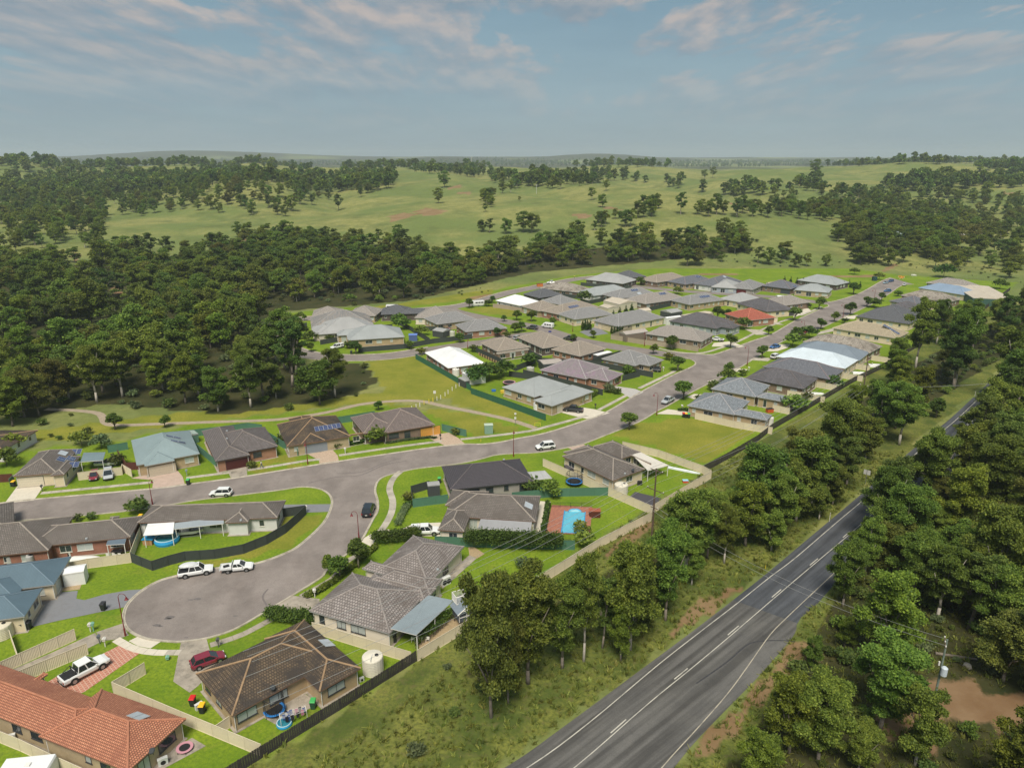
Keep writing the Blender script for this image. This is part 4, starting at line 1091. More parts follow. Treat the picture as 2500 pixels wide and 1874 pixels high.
  for q in pv: s.panels(*q)
  for q in hot: s.panels(*q, nm='solar_water_heater', plain=True)
  for q in vents: s.roof_item(q, 'roof_vent', MB().lathe([(0.2, 0), (0.2, 0.12), (0.24, 0.12), (0.2, 0.32), (0, 0.38)], 10), M_PVFRAME)
  for q in dish: s.roof_item(q, 'satellite_dish', MB().tube([(0, 0, 0), (0, 0, 0.6)], 0.03).cyl((0, -0.1, 0.6), (0, -0.16, 0.68), 0.36, 0.3, 12), M_CHAR)
  HOUSES.append(s)
 def side_at(s, P):
  p = s.Mi @ P; best = None
  for i, (x0, y0, x1, y1) in enumerate(s.rects):
   k = s.eave + 0.005 * i
   X0, Y0, X1, Y1 = x0 + k, y0 + k, x1 - k, y1 - k
   for (d, q, rz) in ((abs(p.y - Y0), (min(max(p.x, X0), X1), Y0), 0.0), (abs(p.x - X1), (X1, min(max(p.y, Y0), Y1)), pi / 2), (abs(p.y - Y1), (min(max(p.x, X0), X1), Y1), pi), (abs(p.x - X0), (X0, min(max(p.y, Y0), Y1)), -pi / 2)):
    nw = Vector((sin(rz + s.ang), -cos(rz + s.ang)))
    if nw.dot(Vector((-P.x, -P.y)).normalized()) < -0.05: continue
    dd = hypot(q[0] - p.x, q[1] - p.y)
    ox, oy = q[0] + sin(rz) * 0.4, q[1] - cos(rz) * 0.4
    if any(u0 + s.eave < ox < u1 - s.eave and v0 + s.eave < oy < v1 - s.eave for j, (u0, v0, u1, v1) in enumerate(s.rects) if j != i): continue
    if best is None or dd < best[0]: best = (dd, q, rz)
  return (best[1], best[2]) if best else None
 def roof_z(s, x, y):
  h = None; nrm = None
  for (x0, y0, x1, y1) in s.rects:
   d = [x - x0, x1 - x, y - y0, y1 - y]
   m = min(d)
   if m > 0 and (h is None or m * s.tp + s.ze > h):
    h = m * s.tp + s.ze; k = d.index(m); nrm = [(-1, 0), (1, 0), (0, -1), (0, 1)][k]
  return h, nrm
 def hit(s, q):
  u, v = px(*q); d = ray(u, v)
  t0 = (s.ze + 6 - CAM_H) / d.z; t1 = (s.ze - CAM_H) / d.z
  for i in range(300):
   t = t0 + (t1 - t0) * i / 299
   P = Vector((0, 0, CAM_H)) + d * t
   p = s.Mi @ P
   h, n = s.roof_z(p.x, p.y)
   if h is not None and P.z <= h: return p, n
  p = s.Mi @ (Vector((0, 0, CAM_H)) + d * t1)
  return p, (0, -1)
 def frame_on_roof(s, q, lift=0.0):
  p, n = s.hit(q)
  nv = Vector((n[0] * s.tp, n[1] * s.tp, 1)).normalized()
  vd = Vector((-n[0], -n[1], 0)); vd = (vd - nv * vd.dot(nv)).normalized(); ud = vd.cross(nv)
  M = Matrix((ud, vd, nv)).transposed().to_4x4()
  h, _ = s.roof_z(p.x, p.y)
  M.translation = Vector((p.x, p.y, (h if h else p.z))) + nv * lift
  return M
 def panels(s, tg, x, y, nu, nv_, nm='solar_panel', plain=False, w=1.0, h=1.6):
  M = s.frame_on_roof((tg, x, y), 0.1)
  key = ('pv', plain, w, h)
  if key not in GD:
   b = MB().box(-w / 2 + 0.02, -h / 2 + 0.02, -0.02, w / 2 - 0.02, h / 2 - 0.02, 0.03, 0)
   c = MB(); c.add([(-w / 2 + 0.06, -h / 2 + 0.06, 0.034), (w / 2 - 0.06, -h / 2 + 0.06, 0.034), (w / 2 - 0.06, h / 2 - 0.06, 0.034), (-w / 2 + 0.06, h / 2 - 0.06, 0.034)], [(0, 1, 2, 3)], 0, [[(0, 0), (w, 0), (w, h), (0, h)]])
   GD[key] = (b.mesh(nm, M_PVFRAME), c.mesh('cell_sheet', pmat('collector_glass', (0.42, 0.46, 0.5), 0.12, 0.08, 0.6, spec=0.8) if plain else M_PV))
  for i in range(nu):
   for j in range(nv_):
    T2 = M @ Matrix.Translation(Vector(((i - (nu - 1) / 2) * w, (j - (nv_ - 1) / 2) * h, 0)))
    o = link_obj(nm, GD[key][0], s.root); o.matrix_local = T2
    link_obj('cell_sheet', GD[key][1], o)
 def roof_item(s, q, nm, mb, mat):
  p, n = s.hit(q); h, _ = s.roof_z(p.x, p.y)
  mb.build(nm, mat, s.root, loc=(p.x, p.y, (h or p.z) - 0.03))
 def local(s, q, z=0.0):
  return s.Mi @ G(*q, z)
def patio(h, quad, z0, z1, mat, posts=True, name='patio_cover', pm=None):
 P = [h.local(q, z1 if i < 2 else z0) for i, q in enumerate(quad)]
 for i, p in enumerate(P): p.z = z1 if i < 2 else z0
 m = MB(); top = [(p.x, p.y, p.z) for p in P]; bot = [(p.x, p.y, p.z - 0.1) for p in P]
 ud = (P[1] - P[0]).normalized(); vd = (P[3] - P[0]).normalized()
 uvs = [((p - P[0]).dot(ud), (p - P[0]).dot(vd)) for p in P]
 m.add(top + bot, [(0, 1, 2, 3), (7, 6, 5, 4)], 0, [uvs, uvs[::-1]])
 m.add(top + bot, [(0, 4, 5, 1), (1, 5, 6, 2), (2, 6, 7, 3), (3, 7, 4, 0)], 1)
 o = m.build(name, [mat, M_WHITE], h.root)
 if posts:
  a, b = Vector(P[3]), Vector(P[2])
  n = max(2, int((b - a).length / 3.6) + 1)
  for i in range(n):
   q = a + (b - a) * (0.02 + 0.96 * i / (n - 1)); c = (Vector(P[0]) + Vector(P[1])) / 2 - q
   q = q + Vector((c.x, c.y, 0)).normalized() * 0.12
   MB().cbox((q.x, q.y, (z0 - 0.1) / 2), (0.11, 0.11, z0 - 0.1)).build('post', pm or M_WHITE, h.root)
 return o
CR = (0.56, 0.5, 0.4)
H = House
# ---- nearest houses
h_red = H('long terracotta tiled brick house in the bottom left corner', [(('Q1', 868, 984), ('P', 311.5, 1883)), (('P', -200, 1672), ('P', 296, 1727)), (('Q1', 375, 845), ('P', -40, 1752))],
  'redclay', 'buff', axis=(('P', 0, 1751.6), ('P', 309, 1874)), dark=True, detail=2, hot=[('Q1', 1180, 1220, 2, 1)], dish=[('Q1', 1310, 1540)])
h_moss = H('house with mossy dark brown tiled hip roof between cul-de-sac and paling fence', [(('P', 566, 1747), ('P', 729, 1522)), (('Q2', 1330, 1005), ('Q2', 1200, 392))],
  'moss', 'tan', axis=(('Q2', 580, 1215), ('Q2', 1150, 905)), dark=True, detail=2, hot=[('Q2', 1390, 595, 2, 1)], dish=[('Q2', 930, 1000)])
h_long = H('long pale grey tiled house with blue-grey patio roof', [(('P', 951.6, 1546), ('Q3', 560, 690)), (('Q3', 1275, 828), ('Q3', 640, 800)), (('Q3', 1335, 748), ('Q3', 760, 760)), (('Q3', 1080, 372), ('Q3', 1210, 800)), (('Q3', 720, 590), ('Q3', 1060, 760))],
  'longgrey', 'pale', axis=(('Q3', 1190, 885), ('Q3', 1570, 465)), dark=True, detail=2, vents=[('Q3', 1290, 670)])
h_pool = H('brown-grey tiled house with grey patio roof beside the pool', [(('Q7', 1600, 955), ('Q7', 925, 695)), (('Q7', 765, 1025), ('Q7', 1060, 860)), (('Q7', 828, 815), ('Q7', 1200, 700))],
  'mossgrey', 'pale', axis=(('Q7', 920, 695), ('Q7', 1655, 738)), detail=2, hot=[('Q7', 1540, 820, 2, 1)], garage=None)
h_purp = H('house with wide charcoal purple tiled roof and ribbed patio cover', [(('Q7', 870, 682), ('Q7', 1440, 622), ('Q7', 1600, 407))],
  'purple', 'grey', dark=True, detail=2, vents=[('Q7', 1330, 430)])
h_pole = H('brown tiled house inside the cream fenced yard by the power pole', [(('Q8', 430, 745), ('Q8', 840, 945), ('Q8', 1155, 865)), (('Q8', 790, 640), ('Q8', 1190, 812)), (('Q8', 700, 660), ('Q8', 1100, 712)), (('Q8', 440, 712), ('Q8', 900, 760))],
  'mossgrey', 'cream', detail=2, vents=[('Q8', 965, 900)], dish=[('Q8', 1035, 885)])
h_white = H('white boarded house with dark tiled roof above the curved charcoal fence', [(('Q6', 795, 1095), ('Q4', 1300, 465)), (('Q6', 345, 1140), ('Q6', 620, 1000))],
   'mossgrey', 'white', axis=(('Q4', 1240, 612), ('Q6', 795, 1095)), detail=2, vents=[('Q4', 2058, 600)])
h_brick = H('long red brick house with mottled brown tiles', [(('Q4', 1115, 735), ('Q4', 380, 640)), (('Q4', 415, 850), ('Q4', -230, 640)), (('Q4', 860, 700), ('Q4', 1020, 560))],
   'mossgrey', 'red', axis=(('Q4', 440, 805), ('Q4', 1115, 735)), detail=2, vents=[('Q4', 740, 757)])
h_slate = H('cream house with slate blue sheet metal roof and open garage', [(('Q4', 460, 1140), ('Q4', -300, 1010)), (('Q4', 210, 1412), ('Q4', -350, 1265)), (('Q4', 130, 1260), ('Q4', -200, 1100))],
   'm_blue', 'cream', axis=(('Q4', 225, 1170), ('Q4', 460, 1140)), detail=2)
h_sol = H('cream house with solar panels in three groups on brown tiles', [(('Q5', 110, 918), ('Q5', 430, 892), ('Q5', 720, 682)), (('Q5', 430, 912), ('Q5', 690, 745))],
  'mossgrey', 'cream', detail=2, garage=[('Q5', 275, 950, 4.8)], gcol=(0.6, 0.54, 0.42), pv=[('Q5', 655, 710, 2, 1), ('Q5', 525, 775, 2, 1), ('Q5', 605, 770, 2, 1), ('Q5', 632, 820, 2, 1)], hot=[('Q5', 538, 722, 2, 1)])
h_teal = H('tan brick house with pale teal sheet roof', [(('Q5', 1235, 830), ('Q5', 1510, 778), ('Q5', 1395, 560)), (('Q5', 1705, 722), ('Q5', 1120, 612))],
  'm_teal', 'tan', detail=2, garage=[('Q5', 1385, 845, 5.2)], gcol=(0.5, 0.43, 0.33), pv=[('Q5', 1480, 585, 1, 2), ('Q5', 1520, 625, 1, 2)])
h_dred = H('orange brick house with dark tiles and dark red garage door', [(('Q6', 310, 577), ('Q6', 840, 477), ('Q6', 650, 330)), (('Q6', 150, 360), ('Q6', 560, 560))],
  'darkbrown', 'orange', detail=2, dark=True, garage=[('Q6', 440, 590, 5.0)], gcol=(0.075, 0.02, 0.018), vents=[('Q6', 365, 425), ('Q6', 365, 360)])
h_msol = H('mossy roofed house with grey garage door and blue solar panels', [(('Q6', 1000, 467), ('Q6', 1230, 430), ('Q6', 1050, 230)), (('Q6', 1100, 445), ('Q6', 1555, 367)), (('Q6', 790, 300), ('Q6', 1420, 400))],
  'moss', 'buff', detail=2, garage=[('Q6', 1120, 485, 5.0)], gcol=(0.22, 0.25, 0.28), pv=[('Q6', 1225, 327, 6, 1)], hot=[])
h_orange = H('warm grey tiled brown brick house with orange timber garage door', [(('A', 1180, 1425), ('A', 1675, 1342), ('A', 1400, 1215)), (('A', 895, 1292), ('A', 1300, 1380)), (('A', 1260, 1385), ('A', 1480, 1300))],
   'orangeh', 'brown', detail=2, dark=True, garage=[('A', 1570, 1400, 5.0)], gcol=(0.6, 0.3, 0.06))
# ---- covers and patios of the near houses
patio(h_long, [('Q3', 1210, 882), ('Q3', 885, 1165), ('Q3', 1105, 1222), ('Q3', 1425, 925)], 2.7, 3.0, metal_mat('blue_grey_patio_sheet', (0.25, 0.3, 0.33)))
patio(h_pool, [('Q7', 1570, 958), ('Q7', 1132, 930), ('Q7', 1105, 1012), ('Q7', 1555, 1042)], 2.55, 2.85, metal_mat('grey_patio_sheet', (0.33, 0.33, 0.34)))
patio(h_purp, [('Q7', 1680, 517), ('Q7', 1430, 540), ('Q7', 1450, 612), ('Q7', 1742, 582)], 2.55, 2.85, metal_mat('pale_ribbed_patio_sheet', (0.42, 0.42, 0.42), (0.2, 0.2, 0.2), 0.3, rib=0.5))
patio(h_pole, [('Q8', 1100, 712), ('Q8', 1025, 730), ('Q8', 1160, 868), ('Q8', 1340, 823)], 2.5, 2.8, metal_mat('cream_patio_sheet', (0.66, 0.62, 0.55)))
patio(h_white, [('Q4', 1490, 608), ('Q4', 1262, 622), ('Q4', 1222, 722), ('Q4', 1478, 705)], 2.4, 2.75, metal_mat('white_carport_sheet', (0.8, 0.8, 0.8)))
patio(h_white, [('Q4', 1915, 565), ('Q4', 1495, 615), ('Q4', 1485, 668), ('Q4', 1910, 620)], 2.45, 2.8, metal_mat('grey_verandah_sheet', (0.3, 0.34, 0.37)))
patio(h_brick, [('Q4', 1080, 742), ('Q4', 925, 752), ('Q4', 905, 803), ('Q4', 1065, 795)], 2.35, 2.6, metal_mat('dark_blue_patio_sheet', (0.12, 0.16, 0.2)))
patio(h_sol, [('Q5', 900, 710), ('Q5', 715, 715), ('Q5', 685, 795), ('Q5', 880, 780)], 2.4, 2.6, metal_mat('grey_blue_carport_sheet', (0.17, 0.23, 0.25)))
# ---- middle and far houses: (label, wings, roof, wall, options)
far = [
('flat grey sheet roofed house with the black ute outside', [(('B', 430, 1040), ('B', 760, 1118), ('B', 1000, 1010)), (('B', 705, 1142), ('B', 1150, 1095)), (('B', 760, 1100), ('B', 1222, 1068))], 'm_green', 'tan', dict(garage=[('B', 985, 1170, 2.6), ('B', 905, 1205, 2.2)], gcol=CR, detail=2, axis=(('B', 430, 1040), ('B', 890, 1185)))),
('tan brick house with lilac stained tiles', [(('B', 762, 885), ('B', 1205, 972), ('B', 1310, 860)), (('B', 1100, 935), ('B', 1475, 917))], 'lilac', 'orange', dict(detail=2)),
('grey tiled house between lilac roof and the corner', [(('B', 1290, 790), ('B', 1590, 852), ('B', 1735, 780)), (('B', 1500, 810), ('B', 1820, 800))], 'grey', 'tan', dict()),
('tan tiled brick house with white carport corner', [(('B', 872, 712), ('B', 1112, 770), ('B', 1320, 702))], 'tan', 'orange', dict()),
('long tan tiled house beside the parked jeep', [(('B', 568, 606), ('B', 800, 706), ('B', 985, 665))], 'tan', 'dark', dict()),
('tan brown tiled house above the retaining wall', [(('B', 255, 655), ('B', 415, 735), ('B', 600, 690)), (('B', 400, 748), ('B', 660, 705))], 'tan', 'brown', dict()),
('red brown brick house with brilliant white sheet roof', [(('A', 1530, 737), ('A', 1725, 867), ('A', 2000, 832)), (('A', 1600, 735), ('A', 1890, 748))], 'm_white', 'orange', dict(detail=2)),
('front grey-green roofed house inside the loop street', [(('A', 870, 632), ('A', 1385, 600), ('A', 1290, 525)), (('A', 780, 592), ('A', 1000, 545))], 'm_green', 'tan', dict(detail=2)),
('second grey roofed house inside the loop street', [(('A', 622, 582), ('A', 1120, 545), ('A', 1060, 462)), (('A', 560, 520), ('A', 800, 560))], 'm_grey', 'pale', dict(garage=[('A', 680, 610, 4.5)])),
('grey roof with faded tan tile patches in the loop', [(('A', 560, 528), ('A', 1135, 492), ('A', 1010, 412))], 'patch', 'pale', dict(garage=[('A', 560, 540, 4.5)])),
('small tan roofed house at the loop street bend', [(('A', 615, 428), ('A', 870, 418), ('A', 800, 386))], 'tangrey', 'pale', dict()),
('tan-grey pyramid roofed house at the back of the loop', [(('A', 870, 420), ('A', 1165, 425), ('A', 1120, 365))], 'tangrey', 'tan', dict()),
('charcoal roofed house at the back of the loop near the bus', [(('A', 1190, 412), ('A', 1430, 405), ('A', 1400, 355)), (('A', 1330, 408), ('A', 1575, 372))], 'charc', 'dark', dict()),
('beige roofed house behind the big grey roof', [(('A', 1440, 440), ('A', 1760, 445), ('A', 1790, 378))], 'tangrey', 'pale', dict()),
('large grey roof with two skylights in the loop', [(('A', 1550, 458), ('A', 1640, 500), ('A', 1965, 450))], 'grey', 'tan', dict(vents=[('A', 1735, 430), ('A', 1870, 425)])),
('grey gabled house at the street island', [(('A', 1790, 502), ('A', 1872, 557), ('B', 490, 530))], 'grey', 'orange', dict()),
('white roofed white house at the top of the loop street', [(('B', 385, 292), ('B', 575, 332), ('B', 790, 308))], 'm_white', 'white', dict()),
('dark charcoal roof behind the white roof', [(('B', 620, 238), ('B', 760, 272), ('B', 960, 242))], 'charc', 'dark', dict()),
('pale roof streaked with brown mould near the excavator', [(('B', 760, 185), ('B', 1080, 222), ('B', 1190, 192))], 'mould', 'brown', dict()),
('small grey pyramid roof by the round tree', [(('B', 820, 305), ('B', 930, 328), ('B', 1110, 300))], 'grey', 'cream', dict()),
('small tan roof behind the tan fence', [(('B', 630, 348), ('B', 770, 388), ('B', 925, 352))], 'tan', 'tan', dict()),
('tan roof with one dark solar bank and red brick walls', [(('B', 812, 388), ('B', 950, 416), ('B', 1290, 352))], 'tan', 'red', dict(pv=[('B', 1050, 345, 6, 1)])),
('grey roof stepping down to a porch by the cypresses', [(('B', 990, 432), ('B', 1110, 470), ('B', 1340, 395))], 'grey', 'cream', dict()),
('big grey roof with the cream double garage', [(('B', 1215, 462), ('B', 1470, 525), ('B', 1790, 430))], 'grey', 'cream', dict(garage=[('B', 1280, 525, 2.5), ('B', 1320, 535, 2.5)], gcol=(0.6, 0.5, 0.33))),
('dark rendered house with grey roof at the back corner', [(('B', 1150, 112), ('B', 1500, 152), ('B', 1570, 112))], 'm_grey', 'dark', dict()),
('charcoal roof peeping behind the back corner house', [(('B', 1380, 72), ('B', 1540, 108), ('B', 1612, 86))], 'charc', 'brown', dict()),
('light tan gabled roof in the back row', [(('B', 1665, 122), ('B', 1810, 148), ('B', 1980, 92))], 'tan', 'brown', dict()),
('pale grey-green roof with white walls', [(('B', 1150, 236), ('B', 1260, 262), ('B', 1510, 200))], 'm_green', 'white', dict()),
('mid grey roof with solar panels and a heater', [(('B', 1330, 250), ('B', 1480, 290), ('B', 1720, 225))], 'grey', 'brown', dict(pv=[('B', 1570, 205, 4, 1)], hot=[('B', 1610, 232, 2, 1)])),
('grey-brown roof with a wide solar bank', [(('B', 1490, 282), ('B', 1690, 328), ('B', 1980, 266))], 'tangrey', 'brown', dict(pv=[('B', 1810, 235, 4, 1)])),
('brown-grey tiled corner house with long tan fence', [(('B', 1665, 575), ('C', 400, 748), ('C', 490, 692))], 'tangrey', 'brown', dict(detail=2)),
('purple-black tiled house with blue-grey walls', [(('C', 115, 572), ('C', 560, 645), ('C', 640, 575)), (('C', 420, 600), ('C', 730, 612))], 'black', 'steel', dict(detail=2)),
('bright red tiled house in the middle of the avenue', [(('C', 590, 510), ('C', 840, 585), ('C', 975, 528))], 'redc', 'orange', dict(detail=2)),
('dark gabled house behind the red roof', [(('C', 690, 420), ('C', 990, 505), ('C', 1150, 462))], 'black', 'cream', dict(garage=[('C', 1110, 490, 2.6)], gcol=(0.06, 0.06, 0.07))),
('pale tan roof at the corner of the third side street', [(('C', 920, 402), ('C', 1130, 448), ('C', 1290, 405))], 'tangrey', 'brown', dict()),
('grey roof with solar frame above the open patio', [(('C', 160, 402), ('C', 300, 435), ('C', 590, 390))], 'grey', 'tan', dict(pv=[('C', 420, 365, 6, 1)])),
('light grey roof behind the sandy yard', [(('C', 575, 385), ('C', 740, 415), ('C', 910, 382))], 'm_grey', 'cream', dict()),
('blue-grey roof with solar bank in the back row', [(('C', 120, 238), ('C', 275, 265), ('C', 480, 222))], 'slated', 'tan', dict(pv=[('C', 370, 195, 4, 1)])),
('blue-grey roof with white solar heater in the back row', [(('C', 325, 255), ('C', 560, 285), ('C', 740, 232))], 'slated', 'white', dict(hot=[('C', 590, 195, 2, 1)])),
('grey roof with dark red garage in the back row', [(('C', 680, 290), ('C', 825, 305), ('C', 945, 260))], 'grey', 'grey', dict(garage=[('C', 740, 320, 4.5)], gcol=(0.12, 0.02, 0.02))),
('grey roof joining pale blue front in the back row', [(('C', 545, 285), ('C', 660, 292), ('C', 760, 250))], 'm_grey', 'steel', dict()),
('blue-grey roof with dark garage in the back row', [(('C', 905, 270), ('C', 1170, 302), ('C', 1235, 270))], 'slated', 'brown', dict(garage=[('C', 1115, 320, 4.5)], gcol=(0.06, 0.07, 0.09), pv=[('C', 1190, 275, 3, 1)])),
('low grey-green roofed corner house with three windows', [(('C', 1185, 305), ('C', 1450, 328), ('C', 1545, 302))], 'm_green', 'buff', dict(detail=2)),
('wide grey-green roof at the back beside young conifers', [(('C', 1210, 222), ('C', 1555, 268), ('C', 1650, 240))], 'm_green', 'dark', dict()),
('front blue-grey tiled tan house beside the long grass lot', [(('C', 345, 1310), ('C', 590, 1352), ('C', 880, 1290)), (('C', 640, 1355), ('C', 935, 1422), ('C', 1008, 1380)), (('C', 395, 1242), ('C', 600, 1225))], 'slate', 'tan', dict(detail=2, axis=(('C', 345, 1308), ('C', 935, 1422)))),
('second blue-grey tiled tan house of the right row', [(('C', 592, 1172), ('C', 815, 1212), ('C', 1010, 1140)), (('C', 870, 1215), ('C', 1145, 1275), ('C', 1210, 1238)), (('C', 575, 1120), ('C', 800, 1090))], 'slate', 'tan', dict(detail=2, axis=(('C', 592, 1172), ('C', 1145, 1275)))),
('purple-black tiled house of the right row', [(('C', 768, 1058), ('C', 1250, 1150), ('C', 1390, 1078))], 'black', 'brown', dict(detail=2)),
('broad dark blue-grey tiled house of the right row', [(('C', 915, 962), ('C', 1480, 1070), ('C', 1610, 1002))], 'slated', 'tan', dict(detail=2)),
('pale blue-white sheet roofed house of the right row', [(('C', 1030, 872), ('C', 1580, 970), ('C', 1735, 938))], 'm_pale', 'cream', dict()),
('steel blue sheet roofed house of the right row', [(('C', 1165, 817), ('C', 1690, 900), ('C', 1855, 872))], 'm_steel', 'cream', dict()),
('pale roof with heavy dark mould streaks', [(('C', 1258, 748), ('C', 1800, 842), ('C', 1930, 812))], 'mould', 'brown', dict()),
('cream tiled house with a diagonal row of solar panels', [(('D', 460, 702), ('D', 1010, 790), ('D', 1085, 762))], 'creamt', 'cream', dict(pv=[('D', 965, 715, 2, 4)])),
('grey roofed house partly hidden by the tall gums', [(('D', 660, 602), ('D', 1060, 660), ('D', 1330, 600))], 'charc', 'cream', dict()),
('black stained roof behind the tall gum', [(('D', 830, 545), ('D', 1120, 590), ('D', 1330, 545))], 'black', 'cream', dict()),
('dark blue-grey roof between the stained roofs', [(('D', 945, 470), ('D', 1180, 515), ('D', 1345, 490))], 'slated', 'cream', dict()),
('brown-streaked grey roof near the street end', [(('D', 1045, 422), ('D', 1440, 480), ('D', 1575, 458))], 'mould', 'brown', dict()),
('bright blue sheet roof near the street end', [(('D', 1195, 358), ('D', 1600, 422), ('D', 1690, 402))], 'm_sky', 'cream', dict()),
('last grey roof on the right at the street end', [(('D', 1260, 315), ('D', 1640, 372), ('D', 1725, 345))], 'tangrey', 'brown', dict()),
('brown brick house hidden by the hedge at the left edge', [(('Q4', -150, 735), ('Q4', 190, 655), ('Q4', 60, 640))], 'mossgrey', 'red', dict()),
('flat brown roofed verandah house at the left edge', [(('Q5', -300, 700), ('Q5', 30, 700), ('Q5', 60, 668))], 'moss', 'white', dict(pitch=8)),
]
for lb, wings, rf, wl_, opt in far:
 opt.setdefault('group', 'houses of the estate'); opt.setdefault('mind', 12.5)
 H(lb, wings, rf, wl_, **opt)
# ---- sheds and small roofed things
def shed(label, w3, roof, wall, ze=2.3, name='shed', cat='shed', **kw):
 kw.setdefault('pitch', 12); kw.setdefault('gable', True)
 return House(label, [w3], roof, wall, ze=ze, eave=0.05, wins=False, name=name, cat=cat, group=None, **kw)
WALLS['shedwhite'] = pmat('white_shed_sheet', (0.72, 0.72, 0.7), 0.6, 0.04)
WALLS['shedgreen'] = pmat('green_shed_sheet', (0.1, 0.2, 0.15), 0.6, 0.06)
WALLS['shedchar'] = pmat('charcoal_shed_sheet', (0.06, 0.065, 0.07), 0.6, 0.06)
WALLS['shedbrown'] = pmat('brown_shed_sheet', (0.2, 0.155, 0.13), 0.6, 0.06)
WALLS['shedcream'] = pmat('cream_shed_sheet', (0.55, 0.5, 0.4), 0.6, 0.06)
ROOFS['m_shedg'] = metal_mat('pale_green_shed_roof', (0.36, 0.45, 0.4));
def ridge_add(k, c): pmat('ridge_' + k, c, 0.7, 0.1, 2.0)
_rm = ridge_mat
def ridge_mat(k):
 return _rm('m_green') if k == 'm_shedg' else _rm(k)
WALLS['greenwall'] = pmat('dark_green_sheet_wall', (0.05, 0.11, 0.09), 0.6, 0.08)
shed('white garden shed on gravel beside the bright lawn', (('Q4', 525, 1058), ('Q4', 715, 1028), ('Q4', 740, 962)), 'm_white', 'shedwhite', 2.3)
shed('green shed with pale roof behind the brick house with red garage', (('Q5', 1560, 545), ('Q5', 1600, 580), ('Q5', 1690, 550)), 'm_shedg', 'shedgreen', 2.2)
shed('charcoal shed with pale skillion top in the fenced corner yard', (('Q7', 680, 650), ('Q7', 785, 640), ('Q7', 775, 605)), 'm_grey', 'shedchar', 2.5, pitch=4)
shed('charcoal shed behind the loop street fence', (('A', 1592, 545), ('A', 1735, 568), ('A', 1705, 530)), 'm_grey', 'shedchar', 2.4)
shed('brown gabled shed behind the tan corner fence', (('B', 1440, 562), ('B', 1548, 600), ('B', 1640, 540)), 'm_beige', 'shedbrown', 2.9, pitch=18)
shed('long cream shed with pale roof in the middle of the block', (('B', 1305, 292), ('B', 1440, 325), ('B', 1600, 305)), 'm_cream', 'shedcream', 3.0)
shed('low cream garage below the long cream shed', (('B', 1270, 338), ('B', 1350, 360), ('B', 1425, 345)), 'm_cream', 'shedcream', 2.4)
shed('dark double garage with grey roof beside the white shed', (('C', 42, 482), ('C', 130, 502), ('C', 240, 488)), 'm_grey', 'shedchar', 2.6)
shed('white shed behind the purple-black roof', (('C', 70, 540), ('C', 110, 552), ('C', 212, 530)), 'm_white', 'shedwhite', 2.8)
shed('flat cream roofed shed behind the red roof', (('C', 215, 520), ('C', 300, 540), ('C', 490, 500)), 'm_cream', 'shedcream', 2.6, pitch=5)
shed('white canopy roof beside the green corner lawn', (('C', 1030, 352), ('C', 1070, 375), ('C', 1160, 350)), 'm_white', 'shedwhite', 2.4, pitch=5, name='carport', cat='carport')
shed('flat cream roofed building with green wall at the street end', (('D', 1665, 445), ('D', 1870, 455), ('D', 1935, 350)), 'm_cream', 'greenwall', 3.6, pitch=2, name='warehouse', cat='building')
shed('white gabled carport by the long green fence', (('A', 1845, 905), ('A', 1912, 950), ('A', 2045, 922)), 'm_white', 'shedwhite', 2.5, pitch=14, name='carport', cat='carport')
shed('pale grey lean-to roof below the white carport', (('A', 1812, 950), ('A', 1885, 988), ('A', 1900, 965)), 'm_grey', 'shedchar', 2.2, pitch=4, name='lean_to', cat='shed')
shed('white flat carport roof by the tan tiled brick house', (('B', 1215, 750), ('B', 1270, 765), ('B', 1368, 728)), 'm_white', 'shedchar', 2.4, pitch=3, name='carport', cat='carport')
shed('ribbed grey carport roof in front of the lilac roof', (('B', 748, 798), ('B', 800, 842), ('B', 960, 815)), 'm_beige', 'shedchar', 2.5, pitch=6, name='carport', cat='carport')
shed('octagonal cream pavilion roof beside the back lawns', (('B', 1585, 368), ('B', 1640, 388), ('B', 1705, 372)), 'm_cream', 'shedcream', 2.4, pitch=20, name='gazebo', cat='gazebo')
shed('white gazebo roof near the far conifers', (('C', 945, 245), ('C', 985, 252), ('C', 1030, 238)), 'm_cream', 'shedwhite', 2.4, pitch=12, name='gazebo', cat='gazebo')
# ------------------------------------------------------------------ fences
FC = {'cream': (0.66, 0.58, 0.43), 'green': (0.09, 0.2, 0.14), 'dgreen': (0.035, 0.12, 0.07), 'char': (0.055, 0.065, 0.062), 'tan': (0.38, 0.31, 0.24), 'redbrown': (0.12, 0.045, 0.035)}
PAN = {}
def panel_mesh(col, h, fine):
 k = (col, h, fine)
 if k in PAN: return PAN[k]
 m = pmat('fence_sheet_' + col, FC[col], 0.6, 0.05, 0.8, objvar=0.04, dirt=tuple(c * 0.7 for c in FC[col]), dirt_amt=0.35)
 b = MB(); n = 12 if fine else 6; w = 2.0; pts = []
 for i in range(n * 2 + 1):
  x = -w / 2 + w * i / (n * 2)
  pts.append((x, 0.022 if (i // 1) % 2 else -0.022))
 vs = [(x, y, 0.04) for x, y in pts] + [(x, y, h - 0.03) for x, y in pts]
 N_ = len(pts)
 b.add(vs, [(i, i + 1, i + 1 + N_, i + N_) for i in range(N_ - 1)])
 b.box(-w / 2, -0.035, h - 0.05, w / 2, 0.035, h); b.box(-w / 2, -0.035, 0.0, w / 2, 0.035, 0.05)
 PAN[k] = b.mesh('panel', m); return PAN[k]
def post_mesh(col, h):
 k = (col, h, 'post')
 if k not in PAN:
  m = pmat('fence_post_' + col, tuple(c * 0.9 for c in FC[col]), 0.6, 0.05)
  PAN[k] = MB().box(-0.04, -0.04, -0.1, 0.04, 0.04, h + 0.015).mesh('post', m)
 return PAN[k]
